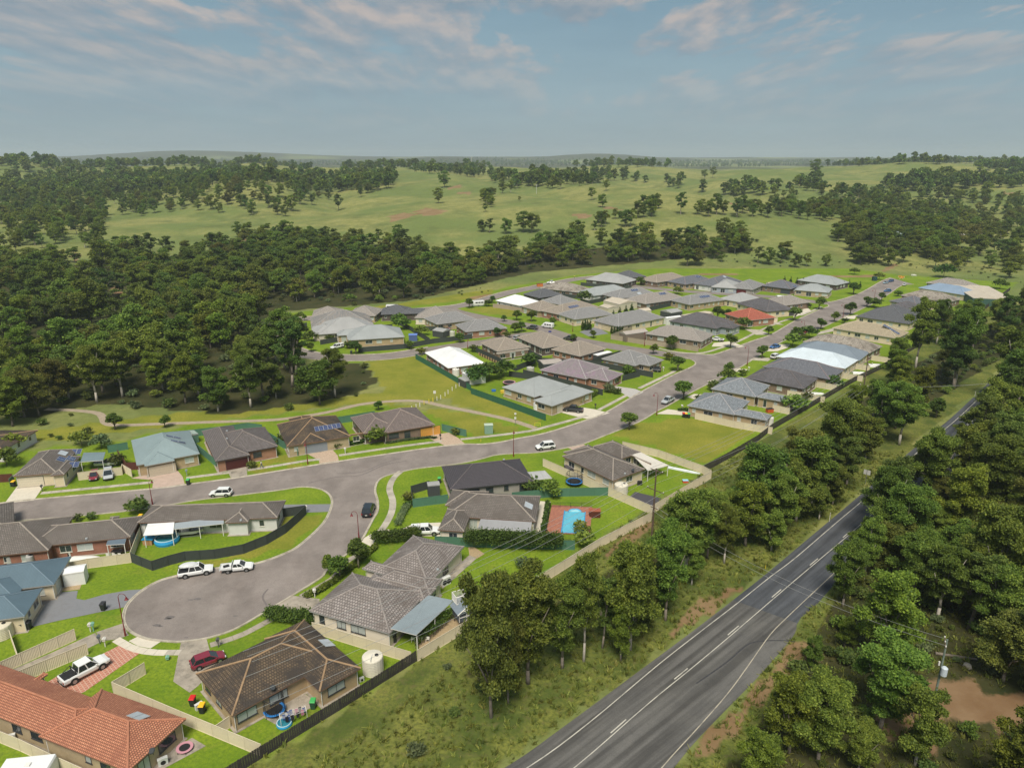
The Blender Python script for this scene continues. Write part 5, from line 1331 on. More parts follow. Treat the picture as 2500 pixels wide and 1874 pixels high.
def fence(label, col, pts, h=1.8, fine=False, name='fence', group=None, step=2.37):
 P = [G(*q, h) for q in pts]
 root = thing(name, label, 'fence', (P[0].x, P[0].y, 0), 0, group)
 o = Vector((P[0].x, P[0].y))
 for a, b in zip(P, P[1:]):
  a2 = Vector((a.x, a.y)) - o; b2 = Vector((b.x, b.y)) - o
  L = (b2 - a2).length
  if L < 0.3: continue
  n = max(1, round(L / step)); d = (b2 - a2) / n; ang = atan2(d.y, d.x)
  for i in range(n):
   c = a2 + d * (i + 0.5)
   link_obj('panel', panel_mesh(col, h, fine), root, (c.x, c.y, 0), (0, 0, ang), ((d.length - 0.09) / 2.0, 1, 1))
   p = a2 + d * i
   link_obj('post', post_mesh(col, h), root, (p.x, p.y, 0), (0, 0, ang))
  link_obj('post', post_mesh(col, h), root, (b2.x, b2.y, 0), (0, 0, ang))
 return root
def paling(label, pts, h=1.7, step=2.4):
 m = pmat('weathered_dark_paling', (0.05, 0.045, 0.042), 0.9, 0.35, 6.0, objvar=0.15, dirt=(0.1, 0.09, 0.08), dirt_amt=0.6)
 if 'pal' not in PAN:
  rr = random.Random(3)
  for v in range(3):
   b = MB(); n = 18; w = 2.4
   for i in range(n):
    x = -w / 2 + w * (i + 0.5) / n
    dy = 0.012 if i % 2 else -0.012
    b.box(x - w / n / 2 + 0.008, dy - 0.012, 0.0, x + w / n / 2 - 0.008, dy + 0.012, h + rr.uniform(-0.05, 0.04))
   b.box(-w / 2, 0.03, 0.3, w / 2, 0.08, 0.38); b.box(-w / 2, 0.03, 1.3, w / 2, 0.08, 1.38)
   PAN['pal%d' % v] = b.mesh('paling_panel', m)
  PAN['pal'] = MB().box(-0.06, 0.03, -0.2, 0.06, 0.14, h - 0.1).mesh('post', m)
 P = [G(*q, h) for q in pts]
 root = thing('fence', label, 'fence', (P[0].x, P[0].y, 0)); o = Vector((P[0].x, P[0].y))
 for a, b in zip(P, P[1:]):
  a2 = Vector((a.x, a.y)) - o; b2 = Vector((b.x, b.y)) - o
  n = max(1, round((b2 - a2).length / step)); d = (b2 - a2) / n; ang = atan2(d.y, d.x)
  for i in range(n):
   c = a2 + d * (i + 0.5)
   link_obj('paling_panel', PAN['pal%d' % random.randrange(3)], root, (c.x, c.y, 0), (0, 0, ang), ((d.length - 0.01) / 2.4, 1, 1))
   link_obj('post', PAN['pal'], root, ((a2 + d * i).x, (a2 + d * i).y, 0), (0, 0, ang))
fence('long cream sheet fence left of the narrow concrete drive', 'cream', [('Q1', -120, 805), ('Q1', 0, 750), ('Q1', 630, 470)], fine=True)
fence('cream sheet fence between the narrow drive and the white ute', 'cream', [('Q1', -120, 940), ('Q1', 0, 890), ('Q1', 735, 592)], fine=True)
fence('cream fence from the red drive corner down between the two tiled roofs', 'cream', [('Q1', 1228, 757), ('Q1', 952, 922), ('Q1', 1540, 1172), ('Q2', 825, 1452)], fine=True)
fence('white fence piece in the lower left corner beside the water tank', 'cream', [('Q1', 75, 480), ('Q1', 148, 690)], fine=True, h=1.5)
fence('cream gate panel at the corner of the mossy roof house', 'cream', [('Q2', 442, 1292), ('Q2', 555, 1215)], fine=True, h=1.6)
fence('cream fence in front of the terracotta roof above the caravan', 'cream', [('Q1', -150, 1285), ('Q1', 150, 1405), ('Q1', 490, 1565), ('Q1', 720, 1668)], fine=True)
fence('cream fence between the mossy roof and the long grey roof', 'cream', [('Q3', 215, 1112), ('Q3', 800, 1290), ('Q3', 1060, 1365)], fine=True)
paling('dark weathered paling fence behind the mossy roofed house', [('Q2', 440, 1705), ('Q2', 830, 1465), ('Q2', 1500, 1062), ('Q3', 1108, 1352)])
fence('cream fence along the mown strip from the playhouse to the pole', 'cream', [('Q3', 1114, 1350), ('Q3', 1635, 1038), ('R2', 940, 350), ('R2', 1240, 165), ('R2', 1570, 0), ('Q8', 1205, 1162), ('Q8', 1705, 868)], fine=True)
fence('cream fence between the tile roofed yard and the long grass lot', 'cream', [('Q8', 1705, 868), ('Q8', 1630, 825), ('Q8', 1250, 690), ('Q8', 945, 620)], fine=True)
fence('cream fence between the trampoline yard and the tile roofed house', 'cream', [('Q8', 265, 765), ('Q8', 820, 1008), ('Q8', 1198, 1170)], fine=True)
fence('green fence between the trampoline yard and the pool', 'green', [('Q7', 1400, 705), ('Q8', 100, 1045), ('Q8', 385, 1020), ('Q8', 820, 1011)], fine=True)
fence('green fence piece on the corner lawn beside the charcoal shed', 'green', [('Q7', 550, 760), ('Q7', 850, 722)], fine=True)
fence('charcoal fence round the corner shed', 'char', [('Q7', 552, 758), ('Q7', 535, 650), ('Q7', 690, 605)], fine=True)
fence('green fence behind the long hedge below the pool', 'green', [('Q7', 740, 1078), ('Q7', 1050, 1092), ('Q7', 1500, 1105), ('Q7', 1935, 1116)], fine=True)
fence('pale green fence beside the orange garage house', 'green', [('Q7', 800, 120), ('Q7', 1008, 170)], fine=True)
fence('dark fence stub at the corner driveway', 'char', [('Q6', 800, 1022), ('Q6', 1030, 990)], fine=True)
fence('long curved charcoal fence around the white house lawn', 'char', [('Q6', 1034, 992), ('Q6', 975, 1050), ('Q6', 860, 1150), ('Q6', 700, 1243), ('Q6', 500, 1322), ('Q6', 250, 1366), ('Q6', 0, 1382), ('Q4', 1430, 895), ('Q4', 1290, 940), ('Q4', 1106, 868)], fine=True)
fence('narrow cream fence climbing beside the round blue pool', 'cream', [('Q4', 1108, 868), ('Q4', 1195, 640), ('Q4', 1240, 545)], fine=True)
fence('cream fence behind the white shed and white chairs', 'cream', [('Q4', 500, 968), ('Q4', 740, 920), ('Q4', 1108, 872)], fine=True)
fence('cream fence behind the two cars on the lawn', 'cream', [('Q5', 660, 885), ('Q5', 1035, 838), ('Q5', 1040, 812), ('Q5', 1118, 858)], fine=True)
fence('dark brown fence left of the teal roof', 'redbrown', [('Q5', 1000, 690), ('Q5', 1075, 800), ('Q5', 1210, 793)])
fence('green fence between the teal roof and the red garage house', 'green', [('Q5', 1550, 545), ('Q5', 1640, 610), ('Q5', 1760, 705), ('Q5', 1865, 795)])
fence('green fence between the red garage and grey garage houses', 'green', [('Q6', 660, 330), ('Q6', 830, 435), ('Q6', 890, 462), ('Q6', 965, 505)])
fence('green back fence behind the teal roof', 'green', [('Q5', 915, 655), ('Q5', 1000, 640), ('Q5', 1085, 625)])
fence('green back fence along the park behind the dark red garage house', 'green', [('Q6', 40, 348), ('Q6', 300, 318), ('Q6', 540, 285), ('Q6', 660, 300)])
fence('green back fence along the park behind the orange garage house', 'green', [('A', 760, 1290), ('A', 900, 1268), ('A', 1100, 1235)])
fence('dark red fence at the left edge of the photograph', 'redbrown', [('Q5', -80, 905), ('Q5', 100, 895)])
fence('green fence beside the cream solar roof house', 'green', [('Q5', 75, 940), ('Q5', 112, 905)])
fence('long dark green fence above the mown slope', 'dgreen', [('A', 1450, 747), ('A', 1650, 858), ('A', 1920, 1010), ('B', 175, 1037), ('B', 500, 1150), ('B', 812, 1262)], fine=True)
fence('charcoal fence between the flat grey and lilac roofs', 'char', [('B', 620, 880), ('B', 730, 905), ('B', 1000, 970), ('B', 1300, 1050)])
fence('grey fence on the retaining wall beside the tan brown roof', 'char', [('B', 215, 690), ('B', 400, 772), ('B', 555, 848), ('B', 770, 765)])
fence('charcoal fence behind the small trampoline', 'char', [('B', 500, 892), ('B', 740, 925)])
fence('charcoal fence below the tan tiled brick house', 'char', [('B', 780, 780), ('B', 1190, 800), ('B', 1620, 880), ('B', 1730, 902)])
fence('charcoal fence at the bright green corner lawn', 'char', [('B', 1470, 930), ('B', 1620, 893)])
fence('charcoal fence between the tan tiled houses', 'char', [('B', 655, 702), ('B', 780, 762)])
fence('charcoal fence beside the white carport roof', 'char', [('B', 1200, 800), ('B', 1450, 718)])
fence('long tan fence round the corner house with brown-grey tiles', 'tan', [('B', 1370, 582), ('B', 1640, 625), ('B', 1870, 652), ('C', 200, 762), ('C', 370, 792)])
fence('tan fence between the double garage and the brown shed', 'tan', [('B', 1370, 582), ('B', 1600, 490), ('B', 1815, 450)])
fence('long charcoal fence along the loop street', 'char', [('A', 960, 692), ('A', 1350, 662), ('A', 1600, 617), ('A', 1740, 602), ('A', 1930, 577), ('B', 200, 560), ('B', 485, 538)])
fence('charcoal fence dividing the loop block', 'char', [('A', 1200, 412), ('A', 1390, 502), ('A', 1570, 612)])
fence('charcoal fence beside the roof with tan patches', 'char', [('A', 1090, 505), ('A', 1250, 495)])
fence('dark fence behind the beige roof', 'char', [('A', 1450, 515), ('A', 1640, 512), ('A', 1700, 520)])
fence('low dark fence beside the loop street garage', 'char', [('A', 635, 628), ('A', 780, 605)])
fence('dark fence by the small front garden of the loop', 'char', [('A', 445, 490), ('A', 520, 480)])
fence('tan fence below the white roofed white house', 'tan', [('B', 362, 318), ('B', 500, 335), ('B', 640, 362)])
fence('dark fence round the dark rendered corner house', 'char', [('B', 1112, 137), ('B', 1300, 152), ('B', 1545, 165)])
fence('dark fence behind the round tree', 'char', [('B', 1110, 280), ('B', 1180, 292), ('B', 1330, 262)])
fence('dark fence behind the charcoal roof', 'char', [('B', 960, 232), ('B', 1130, 250)])
fence('dark fence below the grey-brown roof', 'char', [('B', 1680, 352), ('B', 1910, 300)])
fence('cream fence in front of the first blue-grey roof', 'cream', [('C', 342, 1350), ('C', 680, 1425), ('C', 1002, 1478)])
fence('cream fence behind the second blue-grey roof', 'cream', [('C', 1130, 1162), ('C', 1280, 1185), ('C', 1450, 1218)])
fence('cream fence beside the purple-black roof of the right row', 'cream', [('C', 1370, 1085), ('C', 1550, 1118)])
fence('cream fence below the pale blue-white roof', 'cream', [('C', 1590, 1010), ('C', 1775, 1040)])
fence('cream fence between the first two blue-grey roofs', 'cream', [('C', 1005, 1285), ('C', 1150, 1315)])
fence('cream fence behind the steel blue roof', 'cream', [('C', 1850, 862), ('C', 2010, 885)])
fence('cream fence beside the white water tank', 'cream', [('C', 1715, 935), ('C', 1835, 952)])
fence('cream low wall by the dark gabled house', 'cream', [('C', 960, 540), ('C', 1045, 545)])
fence('cream fence beside the cream tiled roof', 'cream', [('D', 1080, 760), ('D', 1250, 745)])
fence('green sheet fence behind the last houses', 'greenf' if False else 'dgreen', [('D', 1300, 555), ('D', 1500, 570)])
paling('long dark paling fence from the grass lot to the far street end', [('Q8', 1640, 822), ('Q8', 1850, 712), ('Q8', 2099, 566), ('C', 1000, 1448), ('C', 1300, 1278), ('C', 1700, 1048), ('C', 1975, 920), ('D', 1150, 850), ('D', 1400, 715), ('D', 1760, 520), ('D', 1985, 352)])
def bar_fence(label, pts, h=1.2):
 m = pmat('black_pool_fence', (0.02, 0.02, 0.022), 0.4, 0.05)
 P = [G(*q, h) for q in pts]; o = P[0].copy(); o.z = 0
 root = thing('pool_fence', label, 'fence', o)
 for a, b in zip(P, P[1:]):
  n = max(1, round((b - a).length / 2.4)); d = (b - a) / n; ang = atan2(d.y, d.x)
  for i in range(n):
   mb = MB(); L = d.length
   mb.box(0, -0.02, h - 0.06, L, 0.02, h - 0.02); mb.box(0, -0.02, 0.08, L, 0.02, 0.12)
   k = int(L / 0.13)
   for j in range(k): mb.box(j * L / k, -0.01, 0.05, j * L / k + 0.02, 0.01, h - 0.03)
   mb.box(-0.03, -0.03, 0, 0.03, 0.03, h)
   p = a + d * i - o
   mb.build('railing_panel', m, root, loc=(p.x, p.y, 0), rot=(0, 0, ang))
bar_fence('black railing fence behind the red pool deck', [('Q7', 1722, 790), ('Q7', 1900, 790), ('Q7', 2090, 790)])
bar_fence('black railing fence in front of the pool', [('Q7', 1600, 1058), ('Q7', 1910, 1062)])
bar_fence('black railing fence on the house side of the pool', [('Q7', 1725, 790), ('Q7', 1700, 930), ('Q7', 1685, 1050)])
# ------------------------------------------------------------------ vegetation
def leaf_mat(name, c0, c1, c2, rand=0.25, trans=0.42):
 if name in MATS: return MATS[name]
 m = bpy.data.materials.new(name); m.use_nodes = True
 n, l = m.node_tree.nodes, m.node_tree.links
 b = n['Principled BSDF']; b.inputs['Roughness'].default_value = 0.6; b.inputs['Specular IOR Level'].default_value = 0.25
 t = n.new('ShaderNodeTexCoord'); oi = n.new('ShaderNodeObjectInfo')
 no = n.new('ShaderNodeTexNoise'); no.inputs['Scale'].default_value = 0.55; no.inputs['Detail'].default_value = 3; no.inputs['Roughness'].default_value = 0.8
 l.new(t.outputs['Object'], no.inputs['Vector'])
 a = n.new('ShaderNodeAttribute'); a.attribute_name = 'leafv'
 f = mth(n, l, 'ADD', mth(n, l, 'MULTIPLY', no.outputs[0], 0.75), mth(n, l, 'MULTIPLY', a.outputs['Fac'], 0.35))
 c0, c1, c2 = [tuple(min(1, q * 1.28) for q in c) for c in (c0, c1, c2)]
 r = ramp(n, [(0.3, c0), (0.52, c1), (0.78, c2)]); l.new(f, r.inputs[0])
 hv = n.new('ShaderNodeHueSaturation')
 l.new(mth(n, l, 'MULTIPLY_ADD', oi.outputs['Random'], 0.05, 0.475), hv.inputs['Hue'])
 rr = mth(n, l, 'FRACT', mth(n, l, 'MULTIPLY', oi.outputs['Random'], 7.31))
 l.new(mth(n, l, 'MULTIPLY_ADD', rr, rand * 2, 1 - rand), hv.inputs['Value'])
 l.new(r.outputs[0], hv.inputs['Color'])
 l.new(hv.outputs[0], b.inputs['Base Color'])
 tr = n.new('ShaderNodeBsdfTranslucent'); l.new(hv.outputs[0], tr.inputs[0])
 ms = n.new('ShaderNodeMixShader'); ms.inputs[0].default_value = trans
 l.new(b.outputs[0], ms.inputs[1]); l.new(tr.outputs[0], ms.inputs[2])
 l.new(ms.outputs[0], n['Material Output'].inputs[0])
 MATS[name] = m
 return m
M_GUM = leaf_mat('gum_leaves', (0.04, 0.068, 0.012), (0.108, 0.16, 0.026), (0.22, 0.28, 0.042))
M_GUM_DARK = leaf_mat('dark_gum_leaves', (0.028, 0.052, 0.013), (0.075, 0.12, 0.024), (0.155, 0.205, 0.04))
M_GUM_BRIGHT = leaf_mat('bright_gum_leaves', (0.04, 0.065, 0.01), (0.115, 0.16, 0.02), (0.22, 0.27, 0.032))
M_GUM_OLIVE = leaf_mat('olive_gum_leaves', (0.045, 0.056, 0.014), (0.112, 0.13, 0.026), (0.21, 0.215, 0.038))
M_STREETLEAF = leaf_mat('street_tree_leaves', (0.03, 0.055, 0.01), (0.085, 0.14, 0.02), (0.17, 0.23, 0.032), 0.2)
M_HEDGELEAF = leaf_mat('hedge_leaves', (0.02, 0.04, 0.008), (0.055, 0.1, 0.018), (0.12, 0.18, 0.03), 0.12)
M_BUSH = leaf_mat('bush_leaves', (0.03, 0.05, 0.012), (0.075, 0.105, 0.022), (0.14, 0.165, 0.035), 0.35)
M_PALEBUSH = leaf_mat('pale_shrub_leaves', (0.04, 0.065, 0.03), (0.1, 0.14, 0.06), (0.17, 0.21, 0.09), 0.3)
M_BARK = pmat('gum_bark', (0.2, 0.17, 0.14), 0.9, 0.35, 1.2, objvar=0.4)
M_BARKP = pmat('pale_gum_bark', (0.42, 0.38, 0.33), 0.85, 0.25, 1.2, objvar=0.2)
def leaves(centers, radii, per, size, seed, flat=0.75, droop=0.0, fill=0.35):
 r = np.random.default_rng(seed)
 C = []
 for (c, ra) in zip(centers, radii):
  k = max(4, int(per * ra * ra))
  d = r.normal(size=(k, 3)); d /= np.linalg.norm(d, axis=1)[:, None]
  d[:, 2] = np.where(d[:, 2] < -0.25, -d[:, 2] * 0.6, d[:, 2])
  rad = ra * (fill + (1 - fill) * r.random(k) ** 0.6) * (1 + 0.24 * np.abs(r.normal(size=k)) - 0.08)
  p = d * rad[:, None]; p[:, 2] *= flat
  C.append(np.array(c) + p)
 P = np.concatenate(C); k = len(P)
 s = size * (0.6 + 0.8 * r.random(k))
 nrm = r.normal(size=(k, 3)); nrm[:, 2] = np.abs(nrm[:, 2]) + 0.55
 nrm /= np.linalg.norm(nrm, axis=1)[:, None]
 t = np.cross(nrm, r.normal(size=(k, 3))); t /= np.linalg.norm(t, axis=1)[:, None]
 b = np.cross(nrm, t)
 a0 = P - t * s[:, None] * 0.5; a2 = P + t * s[:, None] * 0.5
 w = 0.36 * s
 a1 = P + b * w[:, None] - nrm * (s * 0.12)[:, None]; a3 = P - b * w[:, None] - nrm * (s * 0.1)[:, None]
 V = np.stack([a0, a1, a2, a3], 1).reshape(-1, 3)
 F = np.arange(k * 4).reshape(-1, 4)
 val = np.repeat(r.random(k), 4)
 return V, F, val
def leaf_mesh(name, V, F, val, mat):
 me = bpy.data.meshes.new(name)
 me.vertices.add(len(V)); me.vertices.foreach_set('co', V.astype(np.float32).ravel())
 me.loops.add(F.size); me.loops.foreach_set('vertex_index', F.ravel().astype(np.int32))
 me.polygons.add(len(F)); me.polygons.foreach_set('loop_start', (np.arange(len(F)) * 4).astype(np.int32)); me.polygons.foreach_set('loop_total', np.full(len(F), 4, np.int32))
 me.update()
 a = me.attributes.new('leafv', 'FLOAT', 'POINT'); a.data.foreach_set('value', val.astype(np.float32))
 me.materials.append(mat)
 return me
def tree_model(seed, h, spread, kind, per, size, mat, bark=M_BARK, limbs=7):
 r = random.Random(seed)
 tb = MB(); cen = []; rad = []
 if kind in ('gum', 'tall'):
  base_h = h * (0.24 if kind == 'gum' else 0.34)
  lean = Vector((r.uniform(-.06, .06), r.uniform(-.06, .06), 1))
  fork = lean * base_h
  r0 = 0.016 * h + 0.06
  mid = lean * base_h * 0.5 + Vector((r.uniform(-.15, .15), r.uniform(-.15, .15), 0))
  tb.tube([(0, 0, -0.2), mid, fork], [r0 * 1.15, r0 * 0.85, r0 * 0.7], 7)
  nl = limbs
  zlo = h * (0.13 if kind == 'gum' else 0.24)
  tips = []
  for i in range(nl):
   an = 2 * pi * i / nl + r.uniform(-.5, .5)
   up = (i + r.random()) / nl
   reach = spread * r.uniform(0.5, 0.9) * sin(pi * (0.25 + 0.62 * up))
   tip = Vector((cos(an) * reach, sin(an) * reach, zlo + (h - zlo) * (0.2 + 0.66 * up)))
   k = fork.lerp(tip, 0.5) + Vector((r.uniform(-.4, .4), r.uniform(-.4, .4), r.uniform(0.0, .5)))
   st = fork * r.uniform(0.75, 1.0)
   tb.tube([st, k, tip], [r0 * 0.5, r0 * 0.32, r0 * 0.12], 5)
   tips.append(tip)
  top = Vector((lean.x * h * 0.8, lean.y * h * 0.8, h * 0.9))
  tb.tube([fork, top], [r0 * 0.5, r0 * 0.12], 5)
  nc = 46 if per > 200 else (28 if per > 30 else 12)
  for i in range(nc):
   f = (i + 0.5) / nc; an = i * 2.4 + r.uniform(-.6, .6)
   zc = zlo + (h - zlo) * (0.08 + 0.84 * f)
   prof = sin(pi * (0.16 + 0.72 * f)) ** 0.8
   rr = spread * prof * (r.uniform(0.35, 0.95) if i % 3 else r.uniform(0.0, 0.5))
   q = Vector((cos(an) * rr + lean.x * zc, sin(an) * rr + lean.y * zc, zc))
   if tips and i % 2:
    t_ = min(tips, key=lambda w: (w - q).length); q = q.lerp(t_, 0.45)
   cen.append(tuple(q)); rad.append(spread * r.uniform(0.15, 0.31) * (0.75 + 0.35 * prof) * (1.0 if per > 30 else 1.4))
  flat = 0.85
 elif kind == 'round':
  r0 = 0.03 * h + 0.03
  tb.tube([(0, 0, -0.1), (0, 0, h * 0.45)], [r0, r0 * 0.7], 6)
  for i in range(limbs + 5):
   an = r.uniform(0, 2 * pi); e = r.uniform(-0.3, 1.0)
   rr = spread * 0.55 * sqrt(max(0.0, 1 - max(e, 0) ** 2 * 0.8)) * r.uniform(0.7, 1.05)
   p = Vector((cos(an) * rr, sin(an) * rr, h * 0.56 + e * h * 0.3))
   tb.tube([(0, 0, h * 0.3), p * 0.85], [r0 * 0.4, r0 * 0.1], 4)
   cen.append(tuple(p)); rad.append(spread * r.uniform(0.3, 0.46))
  cen.append((0, 0, h * 0.62)); rad.append(spread * 0.55)
  flat = 0.9
 elif kind in ('cone', 'column'):
  r0 = 0.02 * h + 0.03
  tb.tube([(0, 0, -0.1), (0, 0, h * 0.85)], [r0, r0 * 0.2], 6)
  n = 9
  for i in range(n):
   f = i / (n - 1)
   w = spread * ((1.0 - f * 0.85) if kind == 'cone' else (0.75 + 0.35 * sin(pi * (f * 0.9 + 0.1))) * (1 - 0.5 * f))
   for j in range(3 if w > 0.6 else 2):
    an = r.uniform(0, 2 * pi)
    cen.append((cos(an) * w * 0.4, sin(an) * w * 0.4, h * (0.1 + 0.82 * f))); rad.append(max(0.25, w * r.uniform(0.5, 0.72)))
  flat = 1.0
 else:  # bush
  tb.tube([(0, 0, -0.1), (0, 0, h * 0.4)], [0.05, 0.03], 5)
  for i in range(5):
   an = 2 * pi * i / 5 + r.uniform(-.6, .6); rr = spread * r.uniform(0.2, 0.6)
   cen.append((cos(an) * rr, sin(an) * rr, h * r.uniform(0.3, 0.6))); rad.append(spread * r.uniform(0.35, 0.55))
  cen.append((0, 0, h * 0.55)); rad.append(spread * 0.5)
  flat = 0.85
 V, F, val = leaves(cen, rad, per, size, seed, flat)
 V[:, 2] = np.maximum(V[:, 2], 0.05)
 return leaf_mesh('crown', V, F, val, mat), tb.mesh('trunk', bark, True)
NEAR = [tree_model(11, 17, 5.2, 'gum', 640, 0.34, M_GUM), tree_model(12, 19, 5.0, 'tall', 640, 0.34, M_GUM, M_BARKP, 8), tree_model(13, 15, 5.6, 'gum', 640, 0.33, M_GUM_OLIVE, M_BARK, 8),
  tree_model(14, 16, 4.6, 'gum', 640, 0.33, M_GUM_BRIGHT), tree_model(15, 20, 4.4, 'tall', 640, 0.34, M_GUM_DARK, M_BARK, 7), tree_model(16, 13, 4.2, 'gum', 660, 0.32, M_GUM, M_BARKP, 6)]
MID = [tree_model(21, 15, 6.4, 'gum', 120, 0.6, M_GUM), tree_model(22, 16, 5.4, 'tall', 125, 0.58, M_GUM_DARK), tree_model(23, 13, 6.0, 'gum', 120, 0.6, M_GUM_OLIVE), tree_model(24, 14, 5.6, 'gum', 125, 0.56, M_GUM_BRIGHT),
 tree_model(25, 17, 6.6, 'gum', 115, 0.6, M_GUM), tree_model(26, 12, 4.6, 'tall', 140, 0.54, M_GUM_BRIGHT, M_BARKP, 6)]
FAR = [tree_model(31, 14, 6.0, 'gum', 11, 2.3, M_GUM, limbs=5), tree_model(32, 15, 5.4, 'gum', 11, 2.3, M_GUM_DARK, limbs=5), tree_model(33, 12, 5.6, 'gum', 11, 2.3, M_GUM_DARK, limbs=4)]
BUSHES = [tree_model(41, 2.2, 1.7, 'bush', 120, 0.42, M_BUSH), tree_model(42, 1.5, 1.4, 'bush', 130, 0.36, M_BUSH), tree_model(43, 2.8, 1.8, 'bush', 110, 0.42, M_GUM), tree_model(44, 1.4, 1.6, 'bush', 120, 0.36, M_PALEBUSH)]
STREET = [tree_model(51, 5.2, 2.3, 'round', 260, 0.42, M_STREETLEAF), tree_model(52, 4.6, 1.9, 'round', 270, 0.4, M_STREETLEAF), tree_model(53, 5.6, 2.1, 'round', 260, 0.42, M_STREETLEAF), tree_model(54, 6.5, 2.6, 'round', 240, 0.45, M_HEDGELEAF)]
CONE = [tree_model(61, 5.0, 1.2, 'cone', 420, 0.3, M_HEDGELEAF), tree_model(62, 4.2, 0.8, 'column', 460, 0.28, M_HEDGELEAF)]
COLG = [tree_model(65, 14, 2.6, 'column', 160, 0.6, M_GUM, M_BARK)]
NTREE = [0]
def tree(label, model, loc, scale=1.0, rz=None, group=None, name='gum_tree', cat='tree', zs=1.0):
 rz = random.uniform(0, 6.28) if rz is None else rz
 t = thing(name, label, cat, loc, rz, group); t.scale = (scale, scale, scale * zs)
 link_obj('trunk', model[1], t); link_obj('crown', model[0], t)
 NTREE[0] += 1
 return t
# ---- individually placed trees near the highway (base pixel, crown-top pixel)
def placed(label, tag_, x, y, tx, ty, models, group=None, wide=1.0, name='gum_tree'):
 b = G(tag_, x, y)
 h = height_for(b, tag_, tx, ty)
 mo = random.choice(models)
 hh = max(v.co.z for v in mo[0].vertices) if id(mo[0]) not in _mh else _mh[id(mo[0])]
 _mh[id(mo[0])] = hh
 s = h / hh
 if group and name == 'gum_tree' and mo in NEAR:
  q_ = ('low' if h < 10 else 'medium height' if h < 14 else 'tall') + ' ' + ('mid green', 'slim', 'olive', 'bright green', 'dark', 'small crowned')[NEAR.index(mo)]
  label, group = q_ + ' ' + label, q_ + ' ' + group
 t = tree(label, mo, (b.x, b.y, 0), s * wide, None, group, name=name)
 k_ = 0.86 if tag_ == 'R2' else 1.0
 t.scale = (s * wide * k_, s * wide * k_, s)
 return t
_mh = {}
placed('big olive gum standing alone in front of the playhouse fence', 'R2', 530, 1330, 620, 340, [NEAR[2]], wide=0.58)
placed('dense gum leaning over the cream fence right of the playhouse', 'R2', 770, 1110, 880, 350, [NEAR[0]], wide=0.95)
placed('gum between the playhouse clump and the pole, dark and full', 'R2', 990, 1010, 1000, 400, [NEAR[0]], wide=0.9)
placed('slender gum with forked pale trunks in the roadside clump', 'R2', 1130, 965, 1145, 235, [NEAR[1]], wide=0.62)
placed('tall dark gum in the middle of the roadside clump', 'R2', 1250, 880, 1200, 400, [NEAR[4]], wide=0.75)
placed('open crowned gum left of the bare strip', 'R2', 1430, 890, 1400, 200, [NEAR[5], NEAR[1]], wide=0.8)
placed('gum directly below the near power pole', 'R2', 1660, 700, 1680, 60, [NEAR[0]], wide=0.8)
placed('low gum at the foot of the roadside clump', 'R2', 1370, 960, 1380, 560, [NEAR[3]], wide=0.8)
placed('small olive gum at the left edge of the clump', 'R2', 640, 1240, 560, 640, [NEAR[2]], wide=0.55)
for i, (x, y, tx, ty) in enumerate([(1930, 300, 1900, -110), (2040, 330, 2060, -60), (1830, 470, 1850, 160), (1600, 560, 1640, 330), (1500, 780, 1500, 500)]):
 placed('gum in the strip between the near pole and the highway verge', 'R2', x, y, tx, ty, NEAR, 'roadside gums above the verge', 0.85)
lab3 = 'roadside gum in the belt between the power line and the highway'
for (x, y, tx, ty) in [(60, 1300, 60, 800), (150, 1150, 240, 540), (320, 1240, 430, 760), (250, 1340, 300, 1030), (430, 1120, 380, 700), (540, 1000, 520, 470), (600, 1110, 650, 860), (660, 870, 620, 520), (700, 730, 690, 200),
     (800, 880, 780, 480), (940, 680, 960, 330), (840, 640, 760, 230), (1060, 500, 1080, 80), (1190, 560, 1180, 90), (1030, 560, 1020, 380), (1160, 440, 1230, 60), (1460, 350, 1460, 210), (1590, 150, 1610, -340),
     (1330, 300, 1240, -40), (480, 900, 560, 540), (100, 950, 60, 640), (30, 1120, 30, 700), (240, 960, 300, 560), (560, 830, 430, 560), (700, 1000, 740, 700), (380, 1000, 480, 640), (900, 560, 860, 300)]:
 placed(lab3, 'R3', x, y, tx, ty, NEAR, 'gums between power line and highway', 1.0)
placed('tall gum rising in front of the cream and grey roofs', 'D', 1170, 1050, 1180, 430, [NEAR[1]], wide=0.75)
placed('flat topped pale barked gum at the paling fence', 'D', 1350, 840, 1390, 440, [NEAR[1]], wide=0.8)
placed('gum overhanging the cream tile roof corner', 'D', 1000, 1080, 1010, 770, [NEAR[0]], wide=0.95)
placed('broad gum with very pale trunk near the street end', 'D', 1500, 1210, 1600, 500, [NEAR[1]], wide=0.8)
placed('gum behind the pale trunked gum', 'D', 1660, 880, 1680, 520, [NEAR[0]], wide=1.0)
placed('tall gum at the right edge above the far highway', 'D', 1920, 900, 1950, 400, [NEAR[4]], wide=0.8)
placed('dark gum by the right edge beyond the tall one', 'D', 2060, 860, 2060, 440, [NEAR[4]], wide=0.9)
for i_, (a_, b_) in enumerate((((2425, 1088), (2420, 925)), ((2452, 1062), (2455, 885)), ((2482, 1032), (2485, 850)), ((2462, 985), (2465, 800)), ((2400, 1120), (2398, 975)))):
 placed('tall gum hiding the far end of the highway', 'P', *a_, *b_, NEAR[:2] + NEAR[4:5], 'gums hiding the far highway', 1.1)
placed('small dark shrub-like tree beside the highway bend', 'R3', 1460, 360, 1460, 210, [STREET[3]], wide=1.1, name='small_tree')
lab4 = 'gum in the dense wood right of the highway'
